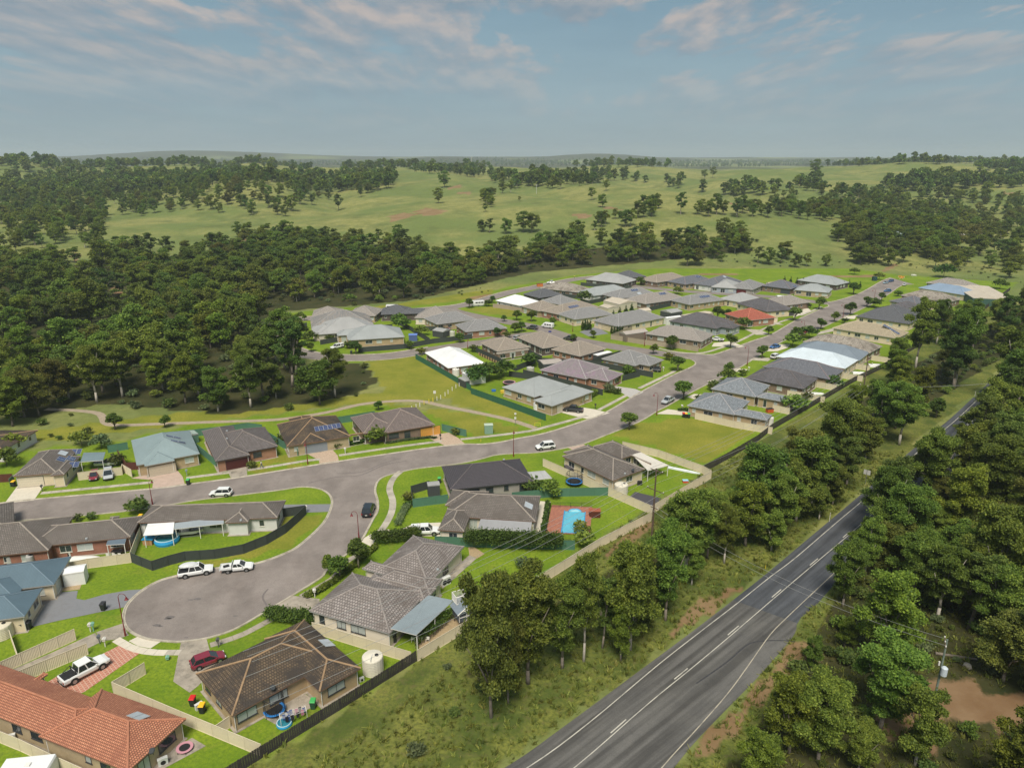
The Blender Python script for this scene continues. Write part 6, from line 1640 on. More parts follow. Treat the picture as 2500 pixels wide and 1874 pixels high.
for (x, y, tx, ty) in [(1080, 1180, 1100, 640), (1050, 1420, 900, 960), (860, 1380, 860, 1190), (1130, 900, 1150, 680), (1380, 880, 1320, 520), (1500, 760, 1450, 560), (1260, 880, 1260, 640), (1690, 760, 1700, 560), (1640, 560, 1640, 330),
     (1760, 720, 1880, 570), (1940, 980, 1980, 640), (1800, 500, 1850, 250), (2000, 700, 2060, 430), (2060, 520, 2080, 300), (1950, 420, 1900, 160), (2100, 420, 2100, 180), (2090, 200, 2080, 40), (1980, 230, 1960, 10), (1880, 300, 1900, 60),
     (1500, 1000, 1490, 780), (1650, 1080, 1600, 820), (1330, 1060, 1300, 880), (1450, 1270, 1440, 1000), (1640, 1330, 1700, 1100), (1850, 1250, 1900, 960), (2050, 1200, 2060, 900), (1780, 1420, 1780, 1180), (1960, 1480, 1990, 1200), (2090, 1560, 2100, 1250),
     (1560, 1480, 1580, 1210), (1340, 1500, 1350, 1180), (1700, 1600, 1740, 1330), (1900, 1650, 1900, 1380), (1200, 1330, 1210, 1060), (880, 1640, 800, 1490)]:
 placed(lab4, 'R3', x, y, tx, ty, NEAR, 'wood right of the highway', 1.1)
placed('large round bright gum on the dirt clearing by the widened shoulder', 'R1', 1230, 1000, 1270, 370, [NEAR[3]], wide=1.0)
placed('spreading gum with several bare stems in front of the transformer pole', 'R1', 1190, 1400, 1270, 800, [NEAR[0]], wide=1.05)
placed('leaning sparse gum right of the many-stemmed gum', 'R1', 1420, 1640, 1500, 1120, [NEAR[5]], wide=0.8)
placed('bushy gum beside the widened highway shoulder', 'R1', 600, 1560, 560, 1040, [NEAR[3]], wide=0.95)
placed('broad dark gum at the bottom edge behind the bushy one', 'R1', 790, 1620, 800, 1060, [NEAR[0]], wide=0.95)
placed('yellowish low gum in the bottom right foreground', 'R1', 380, 1850, 400, 1440, [NEAR[3]], wide=1.1)
placed('vivid green gum in the bottom right corner', 'R1', 2010, 1950, 2060, 1320, [NEAR[3]], wide=0.9)
placed('thin young gum on the bare patch', 'R1', 745, 1030, 750, 800, [NEAR[5]], wide=0.75)
placed('low dense gum at the bottom behind the yellowish one', 'R1', 1050, 1690, 1060, 1370, [NEAR[0]], wide=1.1)
placed('gum beside the highway where the old surface starts', 'R1', 950, 610, 960, 180, [NEAR[0]], wide=0.8)
placed('small round gum above the bare patch', 'R1', 960, 870, 960, 690, [NEAR[3]], wide=1.2)
placed('tall gum over the white highway edge line', 'R1', 1080, 480, 1010, 20, [NEAR[1]], wide=0.7)
lab5 = 'dark gum in the deep wood behind the dirt clearing'
for (x, y, tx, ty) in [(1560, 700, 1500, 200), (1760, 760, 1700, 250), (1900, 820, 1880, 320), (2060, 900, 2080, 380), (1660, 520, 1650, 60), (1850, 560, 1830, 100), (2050, 600, 2040, 120), (1400, 560, 1400, 120), (1990, 1100, 2080, 640), (2140, 1150, 2160, 560), (2250, 900, 2260, 300), (2300, 1300, 2300, 700), (1250, 420, 1250, 60), (2200, 560, 2200, 60)]:
 placed(lab5, 'R1', x, y, tx, ty, [NEAR[0], NEAR[4], NEAR[2], NEAR[1]], 'deep wood behind the dirt clearing', 1.05)
# ---- street and garden trees
def garden(label, tg, x, y, tx, ty, model, name='street_tree', group=None, wide=1.0):
 if name == 'street_tree' and tg != 'Q3': wide *= 1.3
 return placed(label, tg, x, y, tx, ty, [model], group, wide, name)
ST = [('C', 240, 1240, 1075, 0, 'big round street tree beside the silver ute'), ('C', 617, 1020, 920, 1, 'street tree right of the avenue opposite the fenced corner'), ('C', 910, 890, 778, 2, 'street tree with staked trunk before the white roof'),
 ('C', 1205, 735, 622, 1, 'street tree near the flowering red shrub'), ('C', 1412, 642, 545, 2, 'light green street tree before the cream roof'), ('C', 1525, 580, 490, 1, 'small dark street tree on the right verge of the avenue'),
 ('C', 1662, 520, 405, 3, 'large street tree on the right verge beside the long gutter'), ('C', 1805, 450, 358, 2, 'street tree by the clipped dark hedge near the street end'), ('C', 190, 1000, 868, 0, 'street tree on the corner lawn of the first side street'),
 ('C', 640, 800, 675, 2, 'staked street tree before the brown-grey corner house'), ('C', 965, 690, 608, 1, 'street tree with a yellow tag at its foot'), ('C', 1188, 570, 450, 0, 'full street tree before the dark gabled roof'), ('C', 1395, 472, 362, 1, 'street tree on the corner of the third side street'),
 ('C', 1930, 400, 325, 3, 'street tree near the far blue car'), ('C', 1690, 345, 238, 3, 'street tree before the wide green-grey roof'),
 ('Q8', 1000, 520, 370, 0, 'lone round tree on the grass verge near the lamp'), ('B', 690, 472, 372, 2, 'bright street tree before the tan solar roof'), ('B', 880, 510, 430, 1, 'street tree behind the white van'),
 ('B', 565, 460, 368, 1, 'light street tree on the island tip'), ('B', 460, 472, 415, 1, 'small street tree left of the island tip'), ('B', 1222, 612, 542, 1, 'street tree with two stakes by the blue driveway'), ('B', 1730, 748, 660, 1, 'small street tree before the tan fence'),
 ('B', 1890, 712, 590, 2, 'street tree in front of the long tan fence'), ('B', 400, 605, 518, 3, 'dark round tree at the charcoal fence end'), ('B', 80, 650, 565, 1, 'small dark tree outside the loop fence'), ('B', 160, 355, 270, 3, 'dark round tree beside the white caravan'),
 ('B', 360, 312, 250, 3, 'dark round tree right of the white caravan'), ('B', 550, 570, 475, 1, 'bushy tree on the island lawn'), ('B', 608, 560, 470, 1, 'round bushy tree on the island lawn by the dark car'), ('B', 1055, 640, 575, 1, 'small tree beside the jeep'),
 ('A', 635, 412, 360, 3, 'dark clipped tree at the loop bend'), ('A', 360, 492, 430, 1, 'small round tree inside the loop verge'), ('A', 342, 580, 500, 2, 'round tree on the inner loop verge'), ('A', 405, 642, 580, 1, 'tree before the low garage wall'),
 ('A', 560, 728, 650, 2, 'staked tree on the front loop verge'), ('A', 942, 748, 635, 3, 'big dark round tree on the loop verge'), ('A', 1410, 708, 630, 1, 'round tree outside the blue canopy yard'), ('A', 1830, 650, 568, 1, 'round tree along the loop street'), ('A', 500, 462, 412, 1, 'small tree by the loop driveway'),
 ('A', 1135, 1228, 1145, 3, 'single clipped round tree beside the park path'), ('Q5', 1410, 500, 395, 1, 'bright young tree beside the park path'), ('Q5', 985, 520, 375, 3, 'dark upright tree where the park path forks'), ('C', 40, 420, 345, 1, 'tree behind the grey-brown roof')]
for tg, x, y, ty, mi, lb in ST:
 garden(lb, tg, x, y, x, ty, STREET[mi])
garden('large leafy tree on the nature strip before the long grey roof', 'Q3', 615, 650, 620, 395, STREET[3], wide=0.95)
garden('spreading street tree left of the large leafy one', 'Q3', 455, 745, 450, 550, STREET[0], wide=1.15)
garden('slim young tree at the kerb left of the spreading one', 'Q3', 370, 710, 365, 535, STREET[1], wide=0.8)
for x, y, ty in ((1312, 420, 380), (1390, 425, 370), (1445, 418, 345), (1497, 402, 332), (1545, 388, 312)):
 garden('dark conical conifer in the row behind the big grey roof', 'B', x, y, x, ty, CONE[0], 'conifer', 'row of conifers behind the big grey roof', 1.3)
for x in (1128, 1148, 1168, 1190):
 garden('narrow pencil cypress beside the double garage', 'B', x, 545, x, 455, CONE[1], 'cypress', 'pencil cypresses left of the double garage')
for x in (1375, 1398, 1422, 1445, 1468):
 garden('low pencil cypress along the tan fence driveway', 'B', x, 575, x, 508, CONE[1], 'cypress', 'pencil cypresses right of the double garage', 1.1)
for x, y, ty in ((1102, 240, 185), (1155, 245, 190), (1207, 262, 198), (1258, 268, 200), (1608, 290, 230), (1655, 262, 218), (1745, 288, 232)):
 garden('young dark conifer beside the wide grey-green roof', 'C', x, y, x, ty, CONE[0], 'conifer', 'conifers around the wide grey-green roof', 1.15)
for x, y, ty in ((530, 555, 440), (610, 560, 465)):
 garden('dark bushy tree beside the red roof', 'C', x, y, x, ty, STREET[3], 'garden_tree', 'two dark trees beside the red roof', 1.3)
SH = [('Q6', 1640, 455, 0, 2.0, 'big rounded bright shrub before the brown brick house', M_STREETLEAF), ('Q6', 572, 672, 1, 1.1, 'spiky dark shrub on the driveway edge', None), ('Q6', 1305, 500, 1, 1.1, 'clipped dark shrub at the paved drive', None), ('Q6', 845, 460, 0, 1.2, 'yellowish shrub behind the green fence', None),
 ('Q4', 1180, 530, 0, 1.6, 'dark shrub beside the yellow lid bins', None), ('Q4', 660, 598, 1, 1.0, 'low shrub on the brick house verge', None), ('Q4', 780, 585, 1, 1.0, 'small shrub on the brick house verge', None), ('Q5', 110, 700, 2, 1.9, 'dark shrubbery left of the solar roof', None),
 ('Q5', 60, 830, 2, 1.9, 'dark mass of shrubs at the left edge', None), ('Q5', 700, 660, 2, 1.7, 'dark hedge tree behind the solar roof', None), ('Q5', 870, 680, 2, 1.6, 'grey-green shrub tree behind the carport roof', M_PALEBUSH), ('Q5', 1000, 820, 0, 1.3, 'shrub beside the boat', None),
 ('Q7', 510, 770, 1, 1.2, 'brown leafed shrub at the green fence end', M_GUM_OLIVE), ('Q7', 1565, 700, 0, 1.6, 'dark shrub beside the paved patio', None), ('Q7', 1725, 740, 2, 1.6, 'bushy tree at the green fence junction', None), ('Q7', 1990, 1062, 2, 1.15, 'bushy tree beside the pool end', None),
 ('Q7', 920, 215, 1, 1.3, 'bronze shrub by the paved driveway', M_GUM_OLIVE), ('Q8', 1720, 190, 1, 1.7, 'rounded grey shrub in the right row garden', None), ('Q8', 1840, 120, 2, 2.0, 'bright yellow-green shrub by the right verge', M_STREETLEAF), ('Q8', 1595, 275, 1, 1.3, 'dark shrub at the front of the first blue-grey roof', None),
 ('Q8', 1970, 60, 1, 1.5, 'small yellow-green shrub near the bright one', M_STREETLEAF), ('Q8', 740, 135, 0, 1.9, 'olive shrub at the lilac roof porch', None), ('Q8', 860, 125, 0, 1.5, 'green shrub right of the olive shrub', None), ('Q8', 830, 200, 0, 1.3, 'pink flowering shrub at the dark fence end', M_PALEBUSH), ('Q8', 900, 215, 1, 1.3, 'flowering shrub beside the pale forecourt', None),
 ('B', 230, 1000, 2, 2.6, 'dark dense bush behind the long green fence', M_HEDGELEAF), ('B', 330, 970, 2, 2.5, 'dark rounded bush right of the densest one', M_HEDGELEAF), ('B', 450, 940, 2, 2.4, 'dark bush beside the little trampoline', M_HEDGELEAF), ('B', 1140, 310, 2, 2.6, 'round dark tree beside the small grey pyramid roof', M_HEDGELEAF),
 ('B', 1860, 800, 1, 1.8, 'reddish shrub at the corner garden', M_GUM_OLIVE), ('B', 480, 610, 1, 1.8, 'dark low shrub on the island point', None), ('B', 1520, 920, 0, 1.5, 'bright shrub behind the grey fence', M_STREETLEAF), ('B', 200, 730, 1, 1.8, 'dark shrub at the retaining wall end', None), ('B', 325, 340, 1, 2.2, 'dark shrub under the round tree', M_HEDGELEAF),
 ('B', 680, 850, 2, 2.0, 'dark shrub by the tank', M_HEDGELEAF), ('B', 1940, 240, 2, 1.8, 'small tree in the back row garden', None), ('B', 1620, 160, 2, 2.0, 'bushy tree before the tan gabled roof', M_HEDGELEAF), ('A', 1350, 540, 2, 2.3, 'leafy backyard shrubbery in the loop block', M_STREETLEAF), ('A', 1310, 490, 2, 2.0, 'bright backyard tree in the loop block', M_STREETLEAF),
 ('A', 1500, 590, 2, 1.8, 'green shrubs along the dividing fence', None), ('A', 560, 640, 2, 1.8, 'dark shrub before the second loop house', M_HEDGELEAF), ('A', 720, 640, 1, 1.8, 'low shrub before the front loop house', None), ('A', 880, 700, 1, 2.0, 'dark shrub behind the parked white ute', M_HEDGELEAF), ('A', 1500, 755, 1, 1.8, 'brown-green shrub at the top of the green fence', M_GUM_OLIVE),
 ('A', 420, 515, 1, 1.8, 'round shrub on the loop lawn', None), ('C', 380, 440, 2, 2.3, 'wide bush below the solar frame roof', M_STREETLEAF), ('C', 750, 640, 2, 2.2, 'dark bush right of the red roof', M_HEDGELEAF), ('C', 1310, 720, 2, 2.2, 'dark bush beside the mould streaked roof', M_HEDGELEAF), ('C', 1170, 790, 2, 2.3, 'brown-green bush at the right verge', None),
 ('C', 1265, 690, 1, 1.5, 'red flowering shrub on the right verge', leaf_mat('red_flowers', (0.12, 0.03, 0.02), (0.35, 0.05, 0.04), (0.5, 0.1, 0.08))), ('C', 500, 1160, 1, 2.0, 'dark low shrub of the right row', None), ('C', 1860, 455, 2, 2.0, 'clipped dark hedge bush near the street end', M_HEDGELEAF), ('C', 1620, 590, 1, 1.6, 'olive shrub before the grey roof', None),
 ('C', 1300, 460, 1, 1.6, 'dark shrub in the side street garden', None), ('C', 1700, 175, 2, 1.8, 'rounded bush on the rough ground', None), ('D', 860, 290, 2, 1.9, 'bush beside the green cabinet', None), ('D', 1410, 270, 2, 3.6, 'large round bush behind the last grey roof', M_HEDGELEAF), ('D', 820, 530, 2, 2.0, 'long dark hedge bush before the stained roof', M_HEDGELEAF), ('D', 1020, 430, 1, 2.0, 'bright shrub before the streaked roof', M_STREETLEAF),
 ('D', 1890, 370, 2, 2.5, 'tree in front of the cream roofed building', None), ('C', 1520, 1140, 2, 1.7, 'dark hedge by the paling fence', M_HEDGELEAF), ('C', 1190, 1350, 2, 2.2, 'feathery tree behind the first blue-grey roof', None), ('C', 1300, 1240, 1, 1.6, 'shrub behind the second blue-grey roof', None), ('R2', 1130, 220, 2, 1.3, 'feathery tree over the cream fence end', None),
 ('Q3', 1610, 1010, 2, 1.6, 'dark shrub behind the playhouse', M_HEDGELEAF), ('Q7', 1500, 1350, 1, 1.4, 'flat grey patch plant in the big back lawn', M_PALEBUSH)]
for tg, x, y, mi, sc, lb, mt in SH:
 mo = BUSHES[mi]
 if mt is not None:
  key = ('bush', mi, mt.name)
  if key not in PAN:
   me = mo[0].copy(); me.materials.clear(); me.materials.append(mt); PAN[key] = (me, mo[1])
  mo = PAN[key]
 p = G(tg, x, y)
 tree(lb, mo, (p.x, p.y, 0), sc, name='shrub', cat='shrub')
def hedge(label, pts, w, h, mat=None, z=0.0, dens=1.0):
 ln = resample([G(*q) for q in pts], 0.55 * w)
 o = ln[0]; cen = [(p.x - o.x + random.uniform(-.1, .1), p.y - o.y + random.uniform(-.1, .1), h * 0.5) for p in ln]
 cen += [(p.x - o.x + random.uniform(-.2, .2), p.y - o.y + random.uniform(-.2, .2), h * 0.74) for p in ln]
 V, F, val = leaves(cen, [w * 0.62] * len(cen), 300 * dens, 0.28, len(label), h / w * 0.75)
 V[:, 2] = np.maximum(V[:, 2], 0.03)
 me = leaf_mesh('hedge', V, F, val, mat or M_HEDGELEAF)
 t = thing('hedge', label, 'hedge', (o.x, o.y, 0))
 link_obj('foliage', me, t)
 st = MB()
 for p in ln[::2]: st.cyl((p.x - o.x, p.y - o.y, 0), (p.x - o.x, p.y - o.y, h * 0.7), 0.04, 0.03, 5)
 st.build('stems', M_BARK, t)
hedge('tall clipped dark hedge beside the white ute with canopy', [('Q7', 245, 1150), ('Q7', 400, 1135), ('Q7', 580, 1110)], 1.6, 2.3)
hedge('long dense dark hedge below the grey patio roof', [('Q7', 1060, 1170), ('Q7', 1300, 1180), ('Q7', 1500, 1190), ('Q7', 1770, 1195)], 2.2, 2.9)
hedge('dark hedge between the cul-de-sac lawn and the grey driveway', [('Q2', 915, 395), ('Q2', 1060, 415), ('Q2', 1245, 425)], 1.7, 1.9)
hedge('low bright hedge along the nature strip of the long grey roof', [('Q2', 1230, 195), ('Q3', 280, 855), ('Q3', 450, 740), ('Q3', 640, 580), ('Q3', 760, 480)], 0.9, 0.7, M_STREETLEAF)
hedge('clipped hedge beside the white garage doors', [('Q8', 570, 300), ('Q8', 640, 262), ('Q8', 705, 225)], 1.5, 1.6, M_STREETLEAF)
hedge('low clipped hedge before the buff brick windows', [('Q6', 1330, 492), ('Q6', 1450, 470), ('Q6', 1570, 445)], 0.9, 0.8)
hedge('rose bed row along the lawn of the pool house', [('Q7', 425, 990), ('Q7', 455, 920), ('Q7', 500, 840)], 1.1, 0.9, M_PALEBUSH, dens=0.5)
hedge('short clipped hedge above the rose bed', [('Q7', 500, 825), ('Q7', 600, 805)], 0.9, 0.8)
hedge('narrow hedge between the concrete strip and the pool deck', [('Q7', 1665, 1040), ('Q7', 1690, 920), ('Q7', 1708, 810)], 0.7, 0.8)
hedge('flower border before the brown brick house', [('Q6', 1740, 462), ('Q6', 1900, 435), ('Q6', 2099, 415), ('Q7', 740, 245)], 0.7, 0.4, M_PALEBUSH)
hedge('climbing plants row inside the cream fence', [('Q3', 1100, 1340), ('Q3', 1165, 1295), ('Q3', 1240, 1250), ('Q3', 1345, 1160), ('Q3', 1410, 1080)], 0.5, 1.9, dens=0.3)
hedge('dark hedge strip by the right row driveway', [('Q8', 1435, 360), ('Q8', 1500, 358), ('Q8', 1570, 362)], 0.9, 0.7)
# ---- woods: outlines of where trees stand (base pixels in the photograph), density 0..1
def PP(*a): return pl('P', *a)
WOODS = [  # (name of group, label, polygon, trees per hectare)
('wood beside the park path left of the estate', 'gum in the wood along the park path, left of the estate', PP((-200, 1010), (60, 1060), (110, 1080), (100, 1000), (200, 985), (330, 1000), (560, 1012), (740, 1000), (825, 972), (790, 930), (725, 905), (680, 880), (630, 840), (560, 800), (300, 790), (-200, 800)), 82),
('wood just left of the loop street', 'gum in the wood behind the loop street bend', PP((-200, 800), (300, 790), (500, 800), (640, 835), (640, 775), (690, 745), (760, 735), (700, 700), (400, 690), (-200, 700)), 80),
('creek wood behind the estate', 'gum in the creek wood behind the estate', PP((-300, 700), (500, 700), (700, 735), (830, 750), (1040, 725), (1180, 690), (1250, 665), (1360, 655), (1560, 640), (1700, 625), (1840, 620), (1850, 585), (1600, 588), (1420, 602), (1200, 620), (1060, 640), (1000, 608), (800, 588), (560, 600), (450, 630), (300, 610), (200, 640), (-300, 640)), 80),
('wood on the right beyond the last houses', 'gum beyond the top end of the avenue', PP((2080, 640), (2140, 660), (2240, 640), (2330, 640), (2330, 540), (2200, 520), (2060, 540)), 82),
('scattered gums on the right paddocks', 'gum scattered in the paddocks right of the avenue end', PP((2040, 620), (2600, 700), (2600, 500), (2300, 480), (2040, 530)), 30),
('scattered gums behind the back row', 'young gum on the rough slope behind the back row', PP((1500, 655), (1830, 650), (2050, 640), (2060, 600), (1840, 600), (1600, 635)), 12),
]
WOODS2 = [
(PP((-100, 640), (270, 605), (250, 470), (-100, 460)), 45), (PP((560, 605), (1060, 645), (1010, 590), (560, 570)), 30),
(PP((0, 560), (110, 600), (250, 570), (240, 540), (420, 520), (700, 530), (760, 480), (900, 460), (960, 440), (830, 425), (600, 440), (300, 430), (0, 430)), 38),
(PP((0, 420), (120, 420), (260, 470), (700, 440), (700, 420), (560, 410), (420, 440), (200, 400), (0, 385)), 12),
(pl('M', (0, 300), (130, 340), (330, 290), (360, 200), (200, 190), (0, 250)), 60),
(pl('M', (360, 195), (720, 200), (1020, 260), (1240, 290), (1280, 240), (1060, 225), (860, 190), (640, 175)), 50),
(pl('M', (1130, 290), (1450, 300), (1750, 250), (1900, 250), (2170, 300), (2212, 260), (1900, 215), (1650, 190), (1240, 215)), 28),
(pl('M', (880, 400), (970, 440), (985, 330), (880, 370)), 60), (pl('M', (1890, 480), (2060, 480), (2060, 400), (1900, 420)), 60),
(pl('M', (1480, 600), (1900, 560), (1870, 470), (1650, 500)), 45), (pl('M', (900, 590), (1240, 580), (1240, 540), (910, 560)), 18),
(pl('N', (230, 330), (400, 365), (640, 350), (760, 370), (740, 300), (500, 270), (280, 270)), 45),
(pl('N', (0, 310), (160, 330), (170, 300), (0, 290)), 30),
(pl('N', (700, 300), (930, 340), (960, 290), (760, 250)), 40), (pl('N', (930, 360), (1060, 500), (1250, 480), (1500, 470), (1700, 420), (1380, 330), (1200, 330), (950, 330)), 45),
(pl('N', (1180, 260), (1500, 320), (1760, 300), (2000, 300), (2212, 290), (2212, 200), (1900, 230), (1560, 230), (1400, 260)), 60),
(pl('N', (1480, 370), (1700, 380), (1850, 400), (2212, 440), (2212, 370), (1900, 350), (1560, 330)), 60), (pl('N', (0, 480), (460, 480), (1060, 520), (1080, 430), (640, 420), (300, 440), (0, 440)), 75),
(pl('N', (1500, 470), (2212, 600), (2212, 440), (1700, 410)), 50), (pl('N', (0, 160), (750, 150), (1300, 150), (2212, 120), (2212, 100), (0, 120)), 30), (pl('M', (0, 170), (560, 170), (1000, 150), (2212, 160), (2212, 120), (900, 110), (0, 130)), 34),
(PP((-100, 430), (400, 405), (700, 405), (960, 405), (960, 398), (-100, 385)), 30), (pl('L', (-100, 120), (480, 120), (620, 160), (900, 150), (1500, 170), (1900, 185), (1900, 150), (900, 110), (0, 80)), 12),
(pl('N', (1880, 180), (2212, 260), (2212, 140), (1900, 150)), 60),
(PP((-200, 400), (2700, 400), (2700, 389), (-200, 389)), 14),
(pl('L', (0, 300), (560, 230), (1000, 260), (1300, 200), (2100, 260), (2100, 380), (1400, 390), (700, 400), (0, 480)), 22),
]
def wood_points(polys, y0, y1, maxdens):
 out = []
 step = 100 / sqrt(maxdens)
 Y = y0
 rows = []
 while Y < y1:
  hw_ = 0.86 * Y + 60
  xs = np.arange(-hw_, hw_, step)
  rows.append(np.stack([xs, np.full_like(xs, Y)], 1)); Y += step
 P = np.concatenate(rows); P += rng.uniform(-0.48, 0.48, P.shape) * step
 Z = terrain_z(P[:, 0], P[:, 1])
 u, v = proj(P[:, 0], P[:, 1], Z)
 return P, Z, u, v
near_pts = []
CLEAR = (pl('L', (360, 740), (560, 720), (700, 780), (680, 880), (430, 860), (340, 800)), pl('L', (1370, 660), (1400, 610), (1560, 570), (1600, 640), (1500, 680)), pl('L', (180, 1200), (420, 1140), (620, 1150), (900, 1140), (860, 1230), (500, 1260), (200, 1320)), pl('L', (900, 1020), (1080, 1000), (1060, 1060), (920, 1080)), pl('L', (60, 1010), (230, 960), (260, 1050), (100, 1080)))
P, Z, u, v = wood_points(None, 120, 640, 125)
taken = np.zeros(len(P), bool)
for gname, lb, poly, dens in WOODS:
 m = in_poly(u, v, poly) & ~taken & (rng.random(len(P)) < dens / 125)
 for q in CLEAR: m &= ~in_poly(u, v, q)
 m &= ~in_poly(u, v, ESTATE)
 taken |= m
 for i in np.nonzero(m)[0]:
  near_pts.append((float(P[i, 0]), float(P[i, 1]), float(Z[i]), gname, lb))
near_pts.sort(key=lambda p: hypot(p[0], p[1]))
BUDGET = 430
indiv = near_pts[:165]; rest = near_pts[165:]
KINDS = [('mid green', MID[0]), ('dark', MID[1]), ('olive', MID[2]), ('bright green', MID[3]), ('large dark', MID[4]), ('slim', MID[5])]
NK = [('mid green', NEAR[0]), ('tall slim', NEAR[1]), ('olive', NEAR[2]), ('bright green', NEAR[3]), ('tall dark', NEAR[4]), ('small crowned', NEAR[5])]
for (x, y, z, gname, lb) in indiv:
 k = random.choices(range(6), [5, 3, 2, 6, 3, 4])[0]
 ks = (NK if hypot(x, y) < 235 else KINDS)[k]
 tree(ks[0] + ' ' + lb, ks[1], (x, y, z), random.uniform(0.72, 1.08), group=ks[0] + ' gums: ' + gname)
LONE = [('M', 632, 385, 292, 4, 'broad dark tree alone on the middle of the pasture'), ('M', 672, 285, 185, 4, 'dark tree on the pasture crest left of the scar'), ('M', 1045, 322, 250, 4, 'dark tree on the middle ridge line'), ('M', 1098, 318, 245, 5, 'thin tree right of the dark ridge tree'),
  ('M', 1178, 572, 442, 4, 'large dark spreading tree at the lower edge of the pasture'), ('M', 1066, 582, 485, 0, 'lighter tree left of the large spreading one'), ('M', 960, 575, 488, 1, 'round tree just above the creek wood'), ('M', 935, 440, 390, 5, 'small tree below the pasture clump'),
  ('M', 955, 385, 295, 1, 'tall dark tree of the pasture clump'), ('M', 1155, 372, 342, 5, 'tiny lone tree in the open pasture'), ('M', 1620, 365, 290, 5, 'open tree on the right pasture spur'), ('M', 1688, 412, 330, 0, 'leaning tree on the right pasture spur'), ('M', 1710, 305, 240, 5, 'thin tree above the right spur'),
  ('M', 1915, 480, 378, 0, 'tree at the edge of the right clump'), ('M', 1535, 605, 500, 5, 'slim tree at the pasture foot'), ('M', 1492, 595, 510, 5, 'slimmer tree left of the pasture foot tree'), ('M', 135, 345, 285, 1, 'dark tree left of the pasture by the wood corner'),
  ('N', 870, 205, 110, 4, 'tall dark tree breaking the far ridge'), ('N', 210, 222, 158, 5, 'thin tree on the far left ridge of the right hills'), ('N', 158, 226, 172, 0, 'round tree on the far ridge'), ('N', 1228, 135, 92, 4, 'ridge-top tree against the sky'), ('N', 1410, 132, 78, 4, 'larger ridge-top tree against the sky'), ('N', 1115, 135, 98, 5, 'small ridge-top tree against the sky'),
  ('N', 1728, 192, 150, 5, 'lone tree on the right far slope'), ('N', 1960, 355, 255, 4, 'huge dark tree above the right paddock'), ('N', 740, 798, 708, 0, 'gum on the rough slope before the wide roof'), ('N', 812, 790, 710, 5, 'thin gum on the rough slope'), ('N', 940, 790, 712, 0, 'gum right of the thin one on the rough slope'),
  ('N', 268, 762, 700, 5, 'thin sapling behind the back row'), ('N', 2000, 805, 718, 4, 'dark dense tree right of the avenue end'), ('N', 1700, 690, 540, 4, 'tall gum beside the paddock shed'), ('N', 1090, 590, 505, 4, 'dark tree on the flat paddock edge'), ('N', 1500, 700, 560, 4, 'big dark gum beside the grey-blue shed'),
  ('N', 1780, 800, 680, 0, 'gum standing alone before the paddock'), ('N', 500, 770, 665, 1, 'left gum of the compact clump behind the estate'), ('N', 570, 780, 670, 4, 'middle gum of the compact clump behind the estate'), ('N', 650, 770, 675, 1, 'right gum of the compact clump behind the estate'),
  ('L', 370, 595, 480, 4, 'dark tree at the left pasture corner'), ('L', 2065, 410, 315, 1, 'tree at the pasture strip end on the left'), ('L', 630, 795, 600, 3, 'bright tree before the bare bank'), ('L', 560, 1110, 820, 4, 'tall tree with bare grey limbs'), ('L', 1395, 1100, 990, 3, 'small bright tree before the loop street'),
  ('L', 1770, 1400, 1190, 3, 'tall leafy gum hiding the loop street corner'), ('L', 1950, 1590, 1300, 0, 'tall narrow gum on the slope above the park path'), ('L', 1640, 1350, 1110, 0, 'full gum at the loop street bend')]
for tg, x, y, ty, k, lb in LONE:
 uu, vv = px(tg, x, y)
 b = ground_hit(uu, vv)
 if b is None: continue
 uu2, vv2 = px(tg, x, ty)
 D = b.length
 h = (vv - vv2) / FPX * b.y * 1.05
 mo = MID[k]
 hh = max(w.co.z for w in mo[0].vertices)
 s = h / hh
 t = tree(lb, mo, tuple(b), s)
 t.scale = (s * (1.15 if k == 4 else 1.0),) * 2 + (s,)
# ---- the rest of the woods as masses, scattered with geometry nodes
def hidden_collection(name, models, part=0):
 c = bpy.data.collections.new(name)
 for i, (cr, tr) in enumerate(models):
  me = bpy.data.meshes.new(name + '_plant')
  n1, n2 = len(cr.vertices), len(tr.vertices)
  co = np.empty((n1 + n2) * 3, np.float32)
  a = np.empty(n1 * 3, np.float32); cr.vertices.foreach_get('co', a)
  b = np.empty(n2 * 3, np.float32); tr.vertices.foreach_get('co', b)
  faces = [tuple(p.vertices) for p in cr.polygons] + [tuple(x + n1 for x in p.vertices) for p in tr.polygons]
  me.from_pydata(np.concatenate([a, b]).reshape(-1, 3).tolist(), [], faces)
  at_ = me.attributes.new('leafv', 'FLOAT', 'POINT')
  lv = np.empty(n1, np.float32); cr.attributes['leafv'].data.foreach_get('value', lv)
  at_.data.foreach_set('value', np.concatenate([lv, np.zeros(n2, np.float32)]))
  me.materials.append(cr.materials[0]); me.materials.append(tr.materials[0])
  mi = [0] * len(cr.polygons) + [1] * len(tr.polygons)
  me.polygons.foreach_set('material_index', mi)
  o = bpy.data.objects.new('%s_plant_%02d' % (name, i), me)
  c.objects.link(o)
 return c
